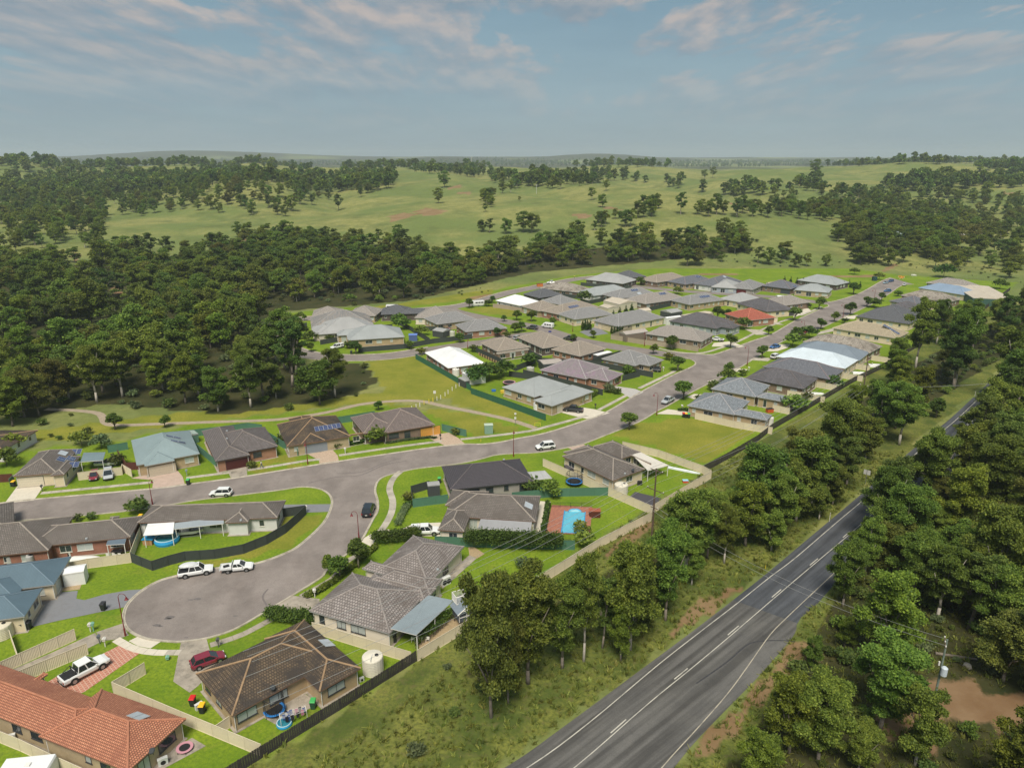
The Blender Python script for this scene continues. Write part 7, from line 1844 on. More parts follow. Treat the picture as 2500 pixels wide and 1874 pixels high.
def scatter(name, label, pts, models, smin, smax, tilt=0.06, kinds=None, zsq=(0.85, 1.15)):
 pts = np.asarray(pts, np.float32).reshape(-1, 3)
 if len(pts) == 0: return
 me = bpy.data.meshes.new(name)
 me.vertices.add(len(pts)); me.vertices.foreach_set('co', pts.ravel()); me.update()
 k = len(pts)
 def at(nm, typ, vals):
  a = me.attributes.new(nm, typ, 'POINT'); a.data.foreach_set('value' if typ != 'FLOAT_VECTOR' else 'vector', vals)
 at('kind', 'INT', (rng.integers(0, len(models), k) if kinds is None else kinds).astype(np.int32))
 rot = np.stack([rng.normal(0, tilt, k), rng.normal(0, tilt, k), rng.uniform(0, 6.28, k)], 1).astype(np.float32)
 at('turn', 'FLOAT_VECTOR', rot.ravel())
 s = rng.uniform(smin, smax, k); sv = np.stack([s, s, s * rng.uniform(*zsq, k)], 1).astype(np.float32)
 at('size', 'FLOAT_VECTOR', sv.ravel())
 o = link_obj(name, me)
 ng = bpy.data.node_groups.new(name + '_scatter', 'GeometryNodeTree')
 ng.interface.new_socket('Geometry', in_out='INPUT', socket_type='NodeSocketGeometry')
 ng.interface.new_socket('Geometry', in_out='OUTPUT', socket_type='NodeSocketGeometry')
 n, l = ng.nodes, ng.links
 gi, go = n.new('NodeGroupInput'), n.new('NodeGroupOutput')
 ci = n.new('GeometryNodeCollectionInfo'); ci.inputs[0].default_value = hidden_collection(name, models); ci.inputs['Separate Children'].default_value = True; ci.inputs['Reset Children'].default_value = True
 ip = n.new('GeometryNodeInstanceOnPoints'); ip.inputs['Pick Instance'].default_value = True
 def named(nm, dt):
  q = n.new('GeometryNodeInputNamedAttribute'); q.data_type = dt; q.inputs[0].default_value = nm; return q.outputs[0]
 l.new(gi.outputs[0], ip.inputs['Points']); l.new(ci.outputs[0], ip.inputs['Instance'])
 l.new(named('kind', 'INT'), ip.inputs['Instance Index'])
 l.new(named('turn', 'FLOAT_VECTOR'), ip.inputs['Rotation']); l.new(named('size', 'FLOAT_VECTOR'), ip.inputs['Scale'])
 l.new(ip.outputs[0], go.inputs[0])
 md = o.modifiers.new('scatter', 'NODES'); md.node_group = ng
 tag(o, label, kind='stuff')
 return o
scatter('woodland', 'eucalypt woodland along the creek behind the estate', [(x, y, z) for x, y, z, _, _ in rest], MID, 0.75, 1.15, zsq=(0.7, 0.95))
FILLS = ((pl('P', (1400, 1540), (1560, 1440), (1700, 1330), (1860, 1180), (2000, 1060), (2140, 960), (2240, 920), (2150, 1040), (2030, 1170), (1850, 1320), (1650, 1470), (1480, 1580)), 75),
(pl('P', (2080, 1440), (2240, 1300), (2440, 1110), (2620, 940), (3000, 1000), (3000, 1660), (2560, 1640), (2300, 1590), (2180, 1570)), 95), (pl('P', (1800, 1900), (1900, 1780), (2020, 1800), (2240, 1900), (2200, 2100), (1800, 2100)), 60),
(pl('P', (2056, 1425), (2160, 1322), (2300, 1192), (2425, 1068), (2600, 885), (2720, 900), (2460, 1180), (2200, 1410)), 100),
(pl('P', (2260, 830), (2330, 800), (2480, 760), (2600, 740), (2600, 800), (2470, 870), (2400, 900), (2330, 950), (2290, 900)), 60))
P5, Z5, u5, v5 = wood_points(None, 30, 330, 100)
sel = np.zeros(len(P5), bool)
for poly, dn in FILLS: sel |= in_poly(u5, v5, poly) & (rng.random(len(P5)) < dn / 100)
scatter('roadside_woodland', 'close growing gums filling the woods along the highway', np.stack([P5[sel, 0], P5[sel, 1], Z5[sel]], 1), NEAR, 0.55, 0.98)
fp = []
for (y0, y1, md_) in ((430, 1100, 75), (1100, 2200, 40), (2200, 5200, 7)):
 P2, Z2, u2, v2 = wood_points(None, y0, y1, md_)
 tk = np.zeros(len(P2), bool)
 for poly, dens in WOODS2:
  m = in_poly(u2, v2, poly) & ~tk & (rng.random(len(P2)) < dens * 0.9 / 75)
  tk |= m
 if y0 < 600: tk &= ~in_poly(u2, v2, ESTATE)
 fp.append((np.stack([P2[tk, 0], P2[tk, 1], Z2[tk]], 1)))
close = fp[0][fp[0][:, 1] < 850]; far_ = np.concatenate([fp[0][fp[0][:, 1] >= 850], fp[1], fp[2]])
scatter('far_woodland', 'woods and gullies of trees on the hills beyond', close, MID, 0.55, 1.0)
scatter('distant_woodland', 'distant belts of trees towards the horizon', far_, FAR, 0.75, 1.25)
def poly_points(polys, dens, y0, y1, avoid=()):
 P3, Z3, u3, v3 = wood_points(None, y0, y1, dens)
 m = np.zeros(len(P3), bool)
 for p in polys: m |= in_poly(u3, v3, p)
 for p in avoid: m &= ~in_poly(u3, v3, p)
 return np.stack([P3[m, 0], P3[m, 1], Z3[m]], 1)
HWY = [px(*q) for q in EL] + [px(*q) for q in ER][::-1]
under = poly_points([w[2] for w in WOODS[:3]], 130, 120, 520, (ESTATE,))
scatter('undergrowth', 'low scrub and saplings under the woods', under, BUSHES, 0.7, 1.6)
VERGE = [WOODFLOOR[1], WOODFLOOR[2]]
road_keep = pl('Z', (470, 1700), (980, 1420), (1290, 1210), (1560, 1000), (1880, 800), (2100, 670), (2150, 690), (1960, 800), (1620, 1020), (1400, 1180), (1180, 1330), (900, 1480), (640, 1700))
b1 = poly_points(VERGE, 700, 40, 330, (HWY, road_keep, DIRT[1], DIRT[3]))
scatter('roadside_scrub', 'scrubby bushes along both sides of the highway', b1, BUSHES, 0.3, 1.05)
b2 = poly_points([pl('A', (450, 800), (1000, 810), (1180, 960), (1200, 1060), (950, 1150), (500, 1180), (430, 900)), pl('Q5', (380, 370), (850, 400), (920, 500), (560, 640), (280, 690), (270, 600)), pl('N', (0, 740), (500, 800), (1000, 800), (1400, 760), (2212, 780), (2212, 900), (1800, 840), (1000, 760), (400, 690)),
    pl('A', (1100, 250), (2099, 180), (2099, 230), (1100, 330)), pl('R2', (100, 1000), (400, 870), (500, 1400), (300, 1658), (0, 1658), (-300, 1800), (-300, 1300))], 150, 40, 520, (ESTATE, HWY))
scatter('rough_scrub', 'loose shrubs on the rough slopes', b2, BUSHES[:2] + BUSHES[3:], 0.25, 0.9)
M_GRASS = leaf_mat('long_grass', (0.075, 0.1, 0.018), (0.15, 0.175, 0.032), (0.27, 0.26, 0.075), 0.4, 0.4)
def tuft(seed):
 r = np.random.default_rng(seed); V = []; F = []; val = []
 for i in range(16):
  a = r.uniform(0, 6.28); d = r.uniform(0, 0.35); x, y = cos(a) * d, sin(a) * d
  h = r.uniform(0.2, 0.55); lx, ly = r.normal(0, 0.25, 2); w = 0.06
  b = len(V)
  V += [(x - w, y, 0), (x + w, y, 0), (x + lx + w * .4, y + ly, h), (x + lx - w * .4, y + ly, h)]
  F.append([b, b + 1, b + 2, b + 3]); val += [r.random()] * 4
 me = leaf_mesh('tuft', np.array(V), np.array(F), np.array(val), M_GRASS)
 return (me, MB().cyl((0, 0, 0), (0, 0, 0.05), 0.01, 0.01, 3).mesh('root', M_BARK))
TUFTS = [tuft(1), tuft(2), tuft(3)]
gp2 = poly_points(ROUGH, 9000, 40, 150, (HWY, DIRT[1], pl('P', (480, 1960), (1040, 1610), (1400, 1370), (1440, 1390), (1060, 1660), (560, 1990))))
scatter('long_grass', 'long seeding grass on the vacant lot and the verge', gp2, TUFTS, 0.5, 1.35, 0.15)
# ------------------------------------------------------------------ vehicles
M_TYRE = pmat('tyre_rubber', (0.02, 0.02, 0.02), 0.85, 0.1)
M_RIM = pmat('alloy_rim', (0.35, 0.36, 0.37), 0.35, 0.1, metal=0.7)
M_BLACKP = pmat('black_plastic', (0.02, 0.02, 0.022), 0.6, 0.1)
M_CARGLASS = pmat('car_glass', (0.02, 0.025, 0.03), 0.05, 0.1, spec=0.9)
M_LAMPG = pmat('headlight_glass', (0.6, 0.62, 0.65), 0.1, 0.05, spec=0.9)
M_TAIL = pmat('tail_light_red', (0.3, 0.01, 0.01), 0.25, 0.05)
WH = {}
def wheel_meshes(r):
 if r not in WH:
  WH[r] = (MB().cyl((0, -0.11, 0), (0, 0.11, 0), r, n=16).mesh('wheel', M_TYRE), MB().cyl((0, -0.125, 0), (0, 0.125, 0), r * 0.62, n=12).mesh('rim', M_RIM))
 return WH[r]
def loft(st, sec):
 b = MB(); m = None; vs = []
 for (x, z0, z1, w) in st:
  s = [(-w * .86, z0), (-w, z0 + (z1 - z0) * .3), (-w, z0 + (z1 - z0) * .78), (-w * .9, z1), (w * .9, z1), (w, z0 + (z1 - z0) * .78), (w, z0 + (z1 - z0) * .3), (w * .86, z0)]
  m = len(s); vs += [(x, y, z) for y, z in s]
 fs = []
 for i in range(len(st) - 1):
  for k in range(m):
   k2 = (k + 1) % m
   fs.append((i * m + k, (i + 1) * m + k, (i + 1) * m + k2, i * m + k2))
 fs.append(tuple(range(m))); fs.append(tuple(range((len(st) - 1) * m, len(st) * m))[::-1])
 return b.add(vs, fs)
SPEC = {  # L, W, wheel r, front axle, rear axle, body stations, cabin [(x base, x top) rear, front, z belt, z roof]
'ute': (5.3, 1.88, .38, 1.62, -1.5, [(-2.62, .5, .98, .84), (-2.55, .42, 1.06, .93), (-.9, .38, 1.06, .94), (.9, .36, 1.05, .94), (1.35, .36, 1.04, .93), (2.2, .4, .96, .9), (2.6, .45, .82, .78)], (-.95, -.75, 1.35, .62, 1.05, 1.78)),
'tray': (5.1, 1.78, .33, 1.6, -1.25, [(-.55, .32, .95, .8), (-.5, .3, 1.0, .88), (.9, .3, .98, .88), (1.4, .3, .95, .88), (2.3, .33, .82, .84), (2.55, .36, .66, .7)], (-.5, -.35, 1.35, .6, .97, 1.48)),
'suv': (4.5, 1.84, .36, 1.38, -1.3, [(-2.24, .5, .95, .82), (-2.15, .36, 1.0, .91), (-1.2, .3, 1.0, .92), (.9, .3, .98, .92), (1.7, .34, .92, .89), (2.1, .38, .82, .82), (2.25, .42, .7, .72)], (-2.1, -1.7, 1.25, .45, .97, 1.66)),
'hatch': (4.3, 1.78, .32, 1.33, -1.27, [(-2.12, .45, .85, .76), (-2.05, .3, .9, .87), (-1.1, .26, .9, .88), (.9, .26, .87, .88), (1.65, .3, .8, .85), (2.0, .34, .7, .78), (2.15, .38, .6, .66)], (-2.0, -1.5, 1.25, .3, .88, 1.46)),
'sedan': (4.7, 1.8, .32, 1.42, -1.38, [(-2.34, .45, .8, .76), (-2.2, .3, .92, .87), (-1.3, .27, .92, .89), (.9, .26, .88, .89), (1.75, .3, .8, .86), (2.15, .34, .7, .8), (2.34, .38, .6, .68)], (-1.75, -1.0, 1.2, .2, .9, 1.42)),
}
VEH = {}
def car_model(kind, col, extra=''):
 key = (kind, col, extra)
 if key in VEH: return VEH[key]
 L, W, r, fa, ra, st, cab = SPEC[kind]
 nm = 'car_paint_%d_%d_%d' % tuple(int(c * 100) for c in col)
 pm = pmat(nm, col, 0.3, 0.03, 0.5, spec=0.5, coat=0.7)
 parts = []
 body = loft(st, None)
 body.m = [0] * len(body.f)
 for ax in (fa, ra):
  for s in (-1, 1):
   y = s * W / 2
   body.cyl((ax, y - s * .12, r + .03), (ax, y + s * .012, r + .03), r + .09, n=14, mi=1)
 body.box(st[0][0] - .06, -W * .42, .34, st[0][0] + .1, W * .42, .52, 1); body.box(st[-1][0] - .1, -W * .38, .3, st[-1][0] + .05, W * .38, .48, 1)
 parts.append(('body', body.mesh('body', [pm, M_BLACKP]), (0, 0, 0)))
 xb0, xt0, xb1, xt1, zb, zr = cab; wb, wt = W * .445, W * .37
 gl = MB().add([(xb0, -wb, zb - .03), (xb1, -wb, zb - .03), (xb1, wb, zb - .03), (xb0, wb, zb - .03), (xt0, -wt, zr), (xt1, -wt, zr), (xt1, wt, zr), (xt0, wt, zr)], [(0, 1, 5, 4), (1, 2, 6, 5), (2, 3, 7, 6), (3, 0, 4, 7), (4, 5, 6, 7)])
 parts.append(('window_glass', gl.mesh('window_glass', M_CARGLASS), (0, 0, 0)))
 rf = MB().box(xt0 - .03, -wt - .015, zr - .015, xt1 + .02, wt + .015, zr + .05)
 for s in (-1, 1):
  for (xb, xt) in ((xb0, xt0), (xb1, xt1), ((xb0 + xb1) / 2 - .05, (xt0 + xt1) / 2)):
   rf.tube([(xb, s * wb, zb - .04), (xt, s * wt, zr)], .05, 5)
 parts.append(('cabin_roof', rf.mesh('cabin_roof', pm), (0, 0, 0)))
 for s in (-1, 1):
  parts.append(('headlight', MB().cbox((st[-1][0] - .1, s * W * .34, st[-1][2] - .02 if kind != 'ute' else .8), (.24, .3, .14)).mesh('headlight', M_LAMPG), (0, 0, 0)))
  tx = -2.3 if kind == 'tray' else st[0][0] + .02
  parts.append(('tail_light', MB().cbox((tx, s * W * .42, .8 if kind != 'tray' else .62), (.12, .16, .26)).mesh('tail_light', M_TAIL), (0, 0, 0)))
  parts.append(('mirror', MB().cbox((xb1 - .35, s * (W / 2 + .08), zb + .08), (.14, .2, .14)).mesh('mirror', pm), (0, 0, 0)))
 parts.append(('number_plate', MB().cbox((st[0][0] - .07, 0, .62), (.02, .38, .12)).mesh('number_plate', M_WHITE), (0, 0, 0)))
 if kind == 'ute':
  parts.append(('tub_liner', MB().box(-2.45, -.78, .9, -1.02, .78, 1.065).mesh('tub_liner', M_BLACKP), (0, 0, 0)))
  if 'bar' in extra:
   parts.append(('sports_bar', MB().tube([(-1.1, -.8, 1.05), (-1.15, -.7, 1.6), (-1.15, .7, 1.6), (-1.1, .8, 1.05)], .05).tube([(-1.15, -.7, 1.6), (-2.0, -.82, 1.06)], .04).tube([(-1.15, .7, 1.6), (-2.0, .82, 1.06)], .04).mesh('sports_bar', M_BLACKP), (0, 0, 0)))
  if 'canopy' in extra:
   c = MB().add([(-2.6, -.88, 1.05), (-.98, -.88, 1.05), (-.98, .88, 1.05), (-2.6, .88, 1.05), (-2.4, -.72, 1.76), (-.95, -.72, 1.78), (-.95, .72, 1.78), (-2.4, .72, 1.76)], [(0, 1, 5, 4), (1, 2, 6, 5), (2, 3, 7, 6), (3, 0, 4, 7), (4, 5, 6, 7)])
   parts.append(('canopy', c.mesh('canopy', pm), (0, 0, 0)))
   for s in (-1, 1):
    parts.append(('canopy_window', MB().add([(-2.3, s * .87, 1.2), (-1.15, s * .87, 1.2), (-1.1, s * .79, 1.58), (-2.2, s * .79, 1.58)], [(0, 1, 2, 3)]).mesh('canopy_window', M_CARGLASS), (0, 0, 0)))
  if 'boat' in extra:
   b = MB().lathe([(0.02, 0), (.5, .1), (.72, .35), (.74, .5)], 12); b.v = [(x * 2.0, y * .95, z) for x, y, z in b.v]; b.v = [(x, y, .55 - z + 1.75) for x, y, z in b.v]
   parts.append(('roof_boat', b.mesh('roof_boat', pmat('aluminium_hull', (.55, .57, .58), .4, .05)), (-.9, 0, .0)))
   parts.append(('roof_rack', MB().tube([(-2.4, -.8, 1.1), (-2.4, -.75, 1.8), (-2.4, .75, 1.8), (-2.4, .8, 1.1)], .03).tube([(-1.1, -.8, 1.1), (-1.1, -.75, 1.85), (-1.1, .75, 1.85), (-1.1, .8, 1.1)], .03).mesh('roof_rack', M_BLACKP), (0, 0, 0)))
 if kind == 'tray':
  parts.append(('tray', MB().box(-2.55, -.92, .72, -.62, .92, .8).box(-2.55, -.92, .8, -2.5, .92, 1.0).box(-2.55, -.92, .8, -.62, -.88, 1.0).box(-2.55, .88, .8, -.62, .92, 1.0).box(-.68, -.85, .8, -.62, .85, 1.45).mesh('tray', pmat('tray_alloy', (.62, .63, .63), .4, .1)), (0, 0, 0)))
  parts.append(('chassis_rail', MB().box(-2.4, -.4, .4, -.4, .4, .7).mesh('chassis_rail', M_BLACKP), (0, 0, 0)))
  parts.append(('tray_load', MB().cbox((-1.6, .1, .92), (.9, .5, .2), rz=.3).mesh('tray_load', M_BLACKP), (0, 0, 0)))
 VEH[key] = (parts, L, W, r, fa, ra); return VEH[key]
def car(label, kind, col, rear, front, extra='', name=None, group=None, cat='car', lenfix=None):
 a, b = G(*rear), G(*front)
 parts, L, W, r, fa, ra = car_model(kind, col, extra)
 c = (a + b) / 2; d = b - a
 s = 1.0
 if lenfix: s = lenfix
 root = thing(name or ('parked_' + ('ute' if kind in ('ute', 'tray') else 'car')), label, cat if kind not in ('ute', 'tray') else 'ute', (c.x, c.y, 0.03), atan2(d.y, d.x), group)
 root.scale = (s, s, s)
 for nm, me, off in parts: link_obj(nm, me, root, off)
 wm, rm = wheel_meshes(r)
 for ax in (fa, ra):
  for sd_ in (-1, 1):
   w = link_obj('wheel', wm, root, (ax, sd_ * (W / 2 - .09), r))
   link_obj('rim', rm, w)
 return root
WHT, BLK, SIL, MAR, BLU = (.74, .75, .75), (.012, .014, .02), (.42, .44, .46), (.2, .012, .03), (.02, .12, .34)
car('white dual cab ute with black sports bar on the red block driveway', 'ute', WHT, ('Q1', 600, 925), ('Q1', 855, 790), 'bar', lenfix=1.1)
car('maroon hatchback nosed against the mossy roofed house', 'hatch', MAR, ('Q2', 325, 785), ('Q2', 435, 745), lenfix=1.0)
car('white four wheel drive ute carrying an upturned boat in the cul-de-sac', 'ute', WHT, ('Q4', 1560, 1075), ('Q4', 1790, 1035), 'boat')
car('white single cab ute with flat tray behind the boat ute', 'tray', WHT, ('Q6', 310, 1560), ('Q6', 590, 1530))
car('black wagon parked at the right kerb of the stem road', 'suv', BLK, ('Q6', 1560, 1090), ('Q6', 1590, 1015), lenfix=1.05)
car('white dual cab ute with canopy beside the clipped hedge', 'ute', WHT, ('Q7', 545, 1065), ('Q7', 770, 1055), 'canopy')
car('white hatch-backed car driving at the bend of the street', 'suv', WHT, ('Q8', 350, 675), ('Q8', 220, 690), name='moving_car')
car('white small four wheel drive on the street before the teal roof', 'suv', WHT, ('Q5', 1975, 1080), ('Q5', 1805, 1085), name='moving_car', lenfix=.95)
car('silver wagon parked on the lawn before the cream fence', 'hatch', SIL, ('Q5', 930, 890), ('Q5', 928, 955), lenfix=1.1)
car('dark red sedan parked on the lawn beside the silver wagon', 'hatch', MAR, ('Q5', 818, 908), ('Q5', 800, 955), lenfix=.95)
car('black dual cab ute outside the white garage doors', 'ute', BLK, ('Q8', 590, 372), ('Q8', 455, 358), 'bar')
car('silver ute with open tub parked by the round street tree', 'ute', SIL, ('Q8', 1375, 265), ('Q8', 1285, 312), '', lenfix=.95)
car('white ute with canopy on the loop street driveway', 'ute', WHT, ('A', 835, 690), ('A', 730, 712), 'canopy', lenfix=.95)
car('dark grey wagon at the island corner', 'suv', (.06, .06, .07), ('B', 725, 540), ('B', 670, 535))
car('black hatchback before the grey tiled house', 'hatch', BLK, ('B', 1775, 900), ('B', 1695, 893), lenfix=1.05)
car('dark jeep with roof rack on the small lawn', 'suv', (.03, .03, .03), ('B', 1060, 632), ('B', 975, 625), lenfix=1.05)
car('white utility near the excavator at the top of the loop', 'ute', WHT, ('B', 890, 150), ('B', 835, 150))
car('white tray ute beside the brown-grey corner house', 'tray', WHT, ('C', 570, 748), ('C', 480, 738))
car('bright blue sedan parked at the kerb before the steel roof', 'sedan', BLU, ('C', 1055, 795), ('C', 985, 810), lenfix=.95)
car('white wagon before the pale blue-white roof', 'suv', WHT, ('C', 995, 900), ('C', 1060, 880))
car('blue hatchback in the back row driveway', 'hatch', BLU, ('C', 535, 310), ('C', 500, 322))
car('white sedan outside the dark red garage', 'sedan', WHT, ('C', 830, 345), ('C', 770, 345), lenfix=.85)
car('dark car in the shade of the back row driveway', 'hatch', BLK, ('C', 300, 285), ('C', 262, 292))
car('pale blue car near the far end of the avenue', 'sedan', (.3, .42, .5), ('D', 940, 318), ('D', 893, 328), lenfix=.85)
car('dark blue car farthest along the avenue', 'hatch', (.03, .08, .22), ('D', 980, 305), ('D', 943, 312), lenfix=.9)
car('blue car parked facing the far end of the avenue', 'suv', BLU, ('D', 950, 392), ('D', 912, 395), lenfix=.85)
car('white car beside the far right lawns', 'sedan', WHT, ('D', 1062, 348), ('D', 1095, 330), lenfix=.85)
car('white car half hidden by gums on the highway', 'suv', WHT, ('R3', 1660, 520), ('R3', 1590, 600), name='moving_car')
car('white car tucked behind the charcoal roof in the back row', 'sedan', WHT, ('B', 1635, 105), ('B', 1678, 102), lenfix=.85)
car('white wagon in the shadow of the loop street gums', 'suv', WHT, ('A', 275, 735), ('A', 215, 720))
car('pale car beside the retaining wall house', 'hatch', SIL, ('B', 540, 632), ('B', 600, 612))
def van(label, col, rear, front, L=4.8, W=1.9, Hh=2.1, name='parked_van', cat='van', towbar=False):
 a, b = G(*rear), G(*front); c = (a + b) / 2; d = b - a
 root = thing(name, label, cat, (c.x, c.y, .03), atan2(d.y, d.x)); pm = pmat('van_paint', col, .35, .03, coat=.5)
 B_ = loft([(-L / 2, .5, Hh - .2, W / 2 * .92), (-L / 2 + .12, .35, Hh, W / 2), (L / 2 - (.2 if towbar else 1.1), .35, Hh, W / 2), (L / 2 - (.08 if towbar else .4), .4, Hh * .62, W / 2 * .97), (L / 2, .45, Hh * .5, W / 2 * .85)], None)
 B_.build('body', pm, root)
 for s in (-1, 1):
  for k in range(3):
   x = -L / 2 + .5 + k * (L - 1.6) / 3
   MB().box(x, s * W / 2 - .01, Hh * .6, x + (L - 1.6) / 3 - .2, s * W / 2 + .012, Hh * .85).build('window', M_CARGLASS, root)
 MB().add([(L / 2 - .98, -W * .42, Hh * .93), (L / 2 - .98, W * .42, Hh * .93), (L / 2 - .45, W * .42, Hh * .66), (L / 2 - .45, -W * .42, Hh * .66)], [(0, 1, 2, 3)]).build('windscreen', M_CARGLASS, root, loc=(.03, 0, .03))
 wm, rm = wheel_meshes(.33)
 for ax in ((0,) if towbar else (L * .3, -L * .3)):
  for s in (-1, 1):
   link_obj('rim', rm, link_obj('wheel', wm, root, (ax, s * (W / 2 - .08), .33)))
 if towbar:
  MB().tube([(L / 2 - .1, -.5, .45), (L / 2 + 1.1, 0, .45), (L / 2 - .1, .5, .45)], .04).build('tow_bar', M_BLACKP, root)
  MB().cbox((-.3, .2, Hh + .08), (.5, .5, .16)).build('roof_hatch', M_WHITE, root)
 return root
van('white passenger van at the street island', WHT, ('B', 860, 530), ('B', 800, 522))
van('white and green minibus parked on the loop street', (.66, .7, .62), ('A', 1220, 372), ('A', 1297, 372), 6.0, 2.1, 2.3, 'parked_minibus', 'minibus')
van('white caravan parked between two dark round trees', WHT, ('B', 270, 338), ('B', 200, 342), 5.5, 2.2, 2.5, 'caravan', 'caravan', True)
van('white caravan roof cut by the bottom left edge', WHT, ('Q1', 400, 1760), ('Q1', 120, 1790), 5.2, 2.3, 2.4, 'caravan', 'caravan', True)
# ------------------------------------------------------------------ street lamps and poles
M_LAMPRED = pmat('dark_red_lamp_paint', (.16, .012, .018), .45, .1, spec=.5)
M_TIMBER = pmat('weathered_pole_timber', (.12, .085, .06), .9, .25, 2)
LM = {}
def lamp(label, base, top, turn):
 b = G(*base); h = height_for(b, *top); k = round(h, 1)
 root = thing('street_lamp', label, 'street lamp', (b.x, b.y, 0), turn, 'dark red street lamps')
 arc = [(1.1 * (1 - cos(t)) / 2, 0, h - .55 + .55 * sin(t)) for t in np.linspace(0, pi, 9)]
 MB().cyl((0, 0, 0), (0, 0, 1.2), .13, .12, 10).cyl((0, 0, 1.2), (0, 0, 1.28), .15, .08, 10).tube([(0, 0, 1.28), (0, 0, h - .55)], [.075, .05], 8).build('pole', M_LAMPRED, root)
 MB().tube(arc, .035, 6).build('arm', M_LAMPRED, root)
 MB().lathe([(.04, .1), (.1, .0), (.14, -.16), (.28, -.34), (.27, -.36), (.1, -.3), (0, -.28)], 12).build('lamp_shade', M_LAMPRED, root, loc=(1.1, 0, h - .58))
 MB().lathe([(0, 0), (.12, 0), (.1, -.12), (0, -.16)], 10).build('lens', M_LAMPG, root, loc=(1.1, 0, h - .86))
for lb, b, t, tr in [('dark red lamp at the driveway by the round end of the cul-de-sac', ('Q1', 1072, 530), ('Q1', 1050, 170), 0), ('dark red lamp above the two street trees by the stem road', ('Q6', 1492, 1275), ('Q6', 1485, 1045), 2.9),
     ('dark red lamp on the near side of the street below the green kiosk', ('Q7', 1412, 400), ('Q7', 1410, 182), 1.5), ('dark red lamp between the far kerb and the white boarded house', ('Q5', 1303, 1158), ('Q5', 1280, 955), 1.6),
     ('dark red lamp in front of the grey garage door', ('Q6', 1055, 640), ('Q6', 1045, 432), -1.5), ('dark red lamp near the silver ute', ('Q8', 1236, 395), ('Q8', 1225, 208), 2.6), ('lamp beside the avenue before the broad dark roof', ('C', 783, 955), ('C', 780, 785), 2.5),
     ('lamp outside the long tan fence', ('B', 1655, 682), ('B', 1658, 560), 1.5), ('lamp on the loop street by the white roof', ('A', 1895, 705), ('A', 1895, 620), 1.4), ('lamp between the two round trees of the avenue', ('D', 552, 615), ('D', 550, 495), 2.5),
     ('lamp where the avenue narrows near its end', ('D', 815, 480), ('D', 822, 370), 2.5), ('lamp on the island corner by the green shoots', ('B', 1043, 560), ('B', 1043, 480), 1.5), ('lamp on the avenue beside the flowering red shrub', ('C', 1267, 650), ('C', 1262, 565), 2.5)]:
 lamp(lb, b, t, tr)
def P3(tg, x, y, h=0): return G(tg, x, y)
pb1, pb2, pb3 = G('Q8', 1195, 1425), G('D', 682, 1510), G('R1', 1525, 1300)
ph1, ph2, ph3 = height_for(pb1, 'Q8', 1240, 850), height_for(pb2, 'D', 742, 985), height_for(pb3, 'R1', 1610, 825)
line_dir = (pb1 - pb2).normalized(); span = (pb1 - pb2).length
pb0 = pb1 + line_dir * span * .85
def arm(root, z, w, ang, ins=3, mat=M_TIMBER):
 o = MB().box(-w / 2, .1, z - .06, w / 2, .2, z + .06).build('cross_arm', mat, root, rot=(0, 0, ang))
 for i in range(ins):
  x = -w / 2 + .12 + (w - .24) * i / (ins - 1)
  MB().lathe([(.03, 0), (.05, .05), (.08, .1), (.05, .16), (.07, .2), (0, .26)], 8).build('insulator', M_WHITE, o, loc=(x, .15, z + .06))
ang1 = atan2(line_dir.y, line_dir.x) + pi / 2
def pole(label, b, h, arms, mat=M_TIMBER, r=.19):
 root = thing('power_pole', label, 'power pole', (b.x, b.y, 0))
 MB().cyl((0, 0, -.3), (0, 0, h), r, r * .62, 12).build('pole', mat, root)
 for z, w, a, i in arms: arm(root, z, w, a, i)
 return root
r1 = pole('tall timber power pole rising beside the cream fence corner', pb1, ph1, [(ph1 - .5, 2.6, ang1, 3), (ph1 - 4.2, 3.6, ang1, 3), (ph1 - 7.6, 1.6, ang1, 2)])
r2 = pole('tall timber power pole among the gums behind the right row', pb2, ph2, [(ph2 - .5, 2.4, ang1, 3), (ph2 - 6.4, 2.0, ang1, 3), (ph2 - 7.1, 1.8, ang1, 3)])
M_POLEG = pmat('green_grey_pole', (.16, .2, .17), .85, .2, 2)
r3 = pole('grey-green pole with white transformer in the wood by the clearing', pb3, ph3, [(ph3 - .5, 2.2, 1.1, 3)], M_POLEG, .16)
MB().cyl((.1, -.45, ph3 - 4.6), (.1, -.45, ph3 - 3.6), .36, .36, 14).cyl((.1, -.45, ph3 - 3.6), (.1, -.45, ph3 - 3.45), .36, .2, 14).build('transformer', pmat('transformer_paint', (.5, .56, .62), .5, .05), r3)
MB().cyl((-.5, -.2, ph3 - 3.4), (-.5, -.2, ph3 - 2.9), .1, .1, 8).build('fuse_unit', M_WHITE, r3)
M_WIRE = pmat('wire_alloy', (.5, .5, .5), .45, .05, metal=.5)
def wire(label, a, b, sag, r=.022):
 pts = []
 for i in range(17):
  t = i / 16; p = Vector(a).lerp(Vector(b), t); p.z -= sag * 4 * t * (1 - t); pts.append(p)
 o = MB().tube(pts, r, 4).build('power_line', M_WIRE)
 tag(o, label, 'power line', 'wires strung between the power poles')
side = Vector((-line_dir.y, line_dir.x, 0))
ph0 = ph1
for nm, off, dz in (('upper left', 1.15, -.3), ('upper middle', 0, -.3), ('upper right', -1.15, -.3), ('lower left', 1.65, -4.0), ('lower right', -1.65, -4.0), ('lowest', .0, -7.4)):
 A_ = pb1 + side * off + Vector((0, 0, ph1 + dz)); B0 = pb0 + side * off + Vector((0, 0, ph0 + dz)); s2 = .7 if dz < -3 else 1
 wire(nm + ' wire of the line from the near pole down to the lower left', A_, B0, 1.6)
 wire(nm + ' wire of the line between the two timber poles', A_, pb2 + side * off * s2 + Vector((0, 0, ph2 + (dz if dz > -1 else -6.4))), 1.8)
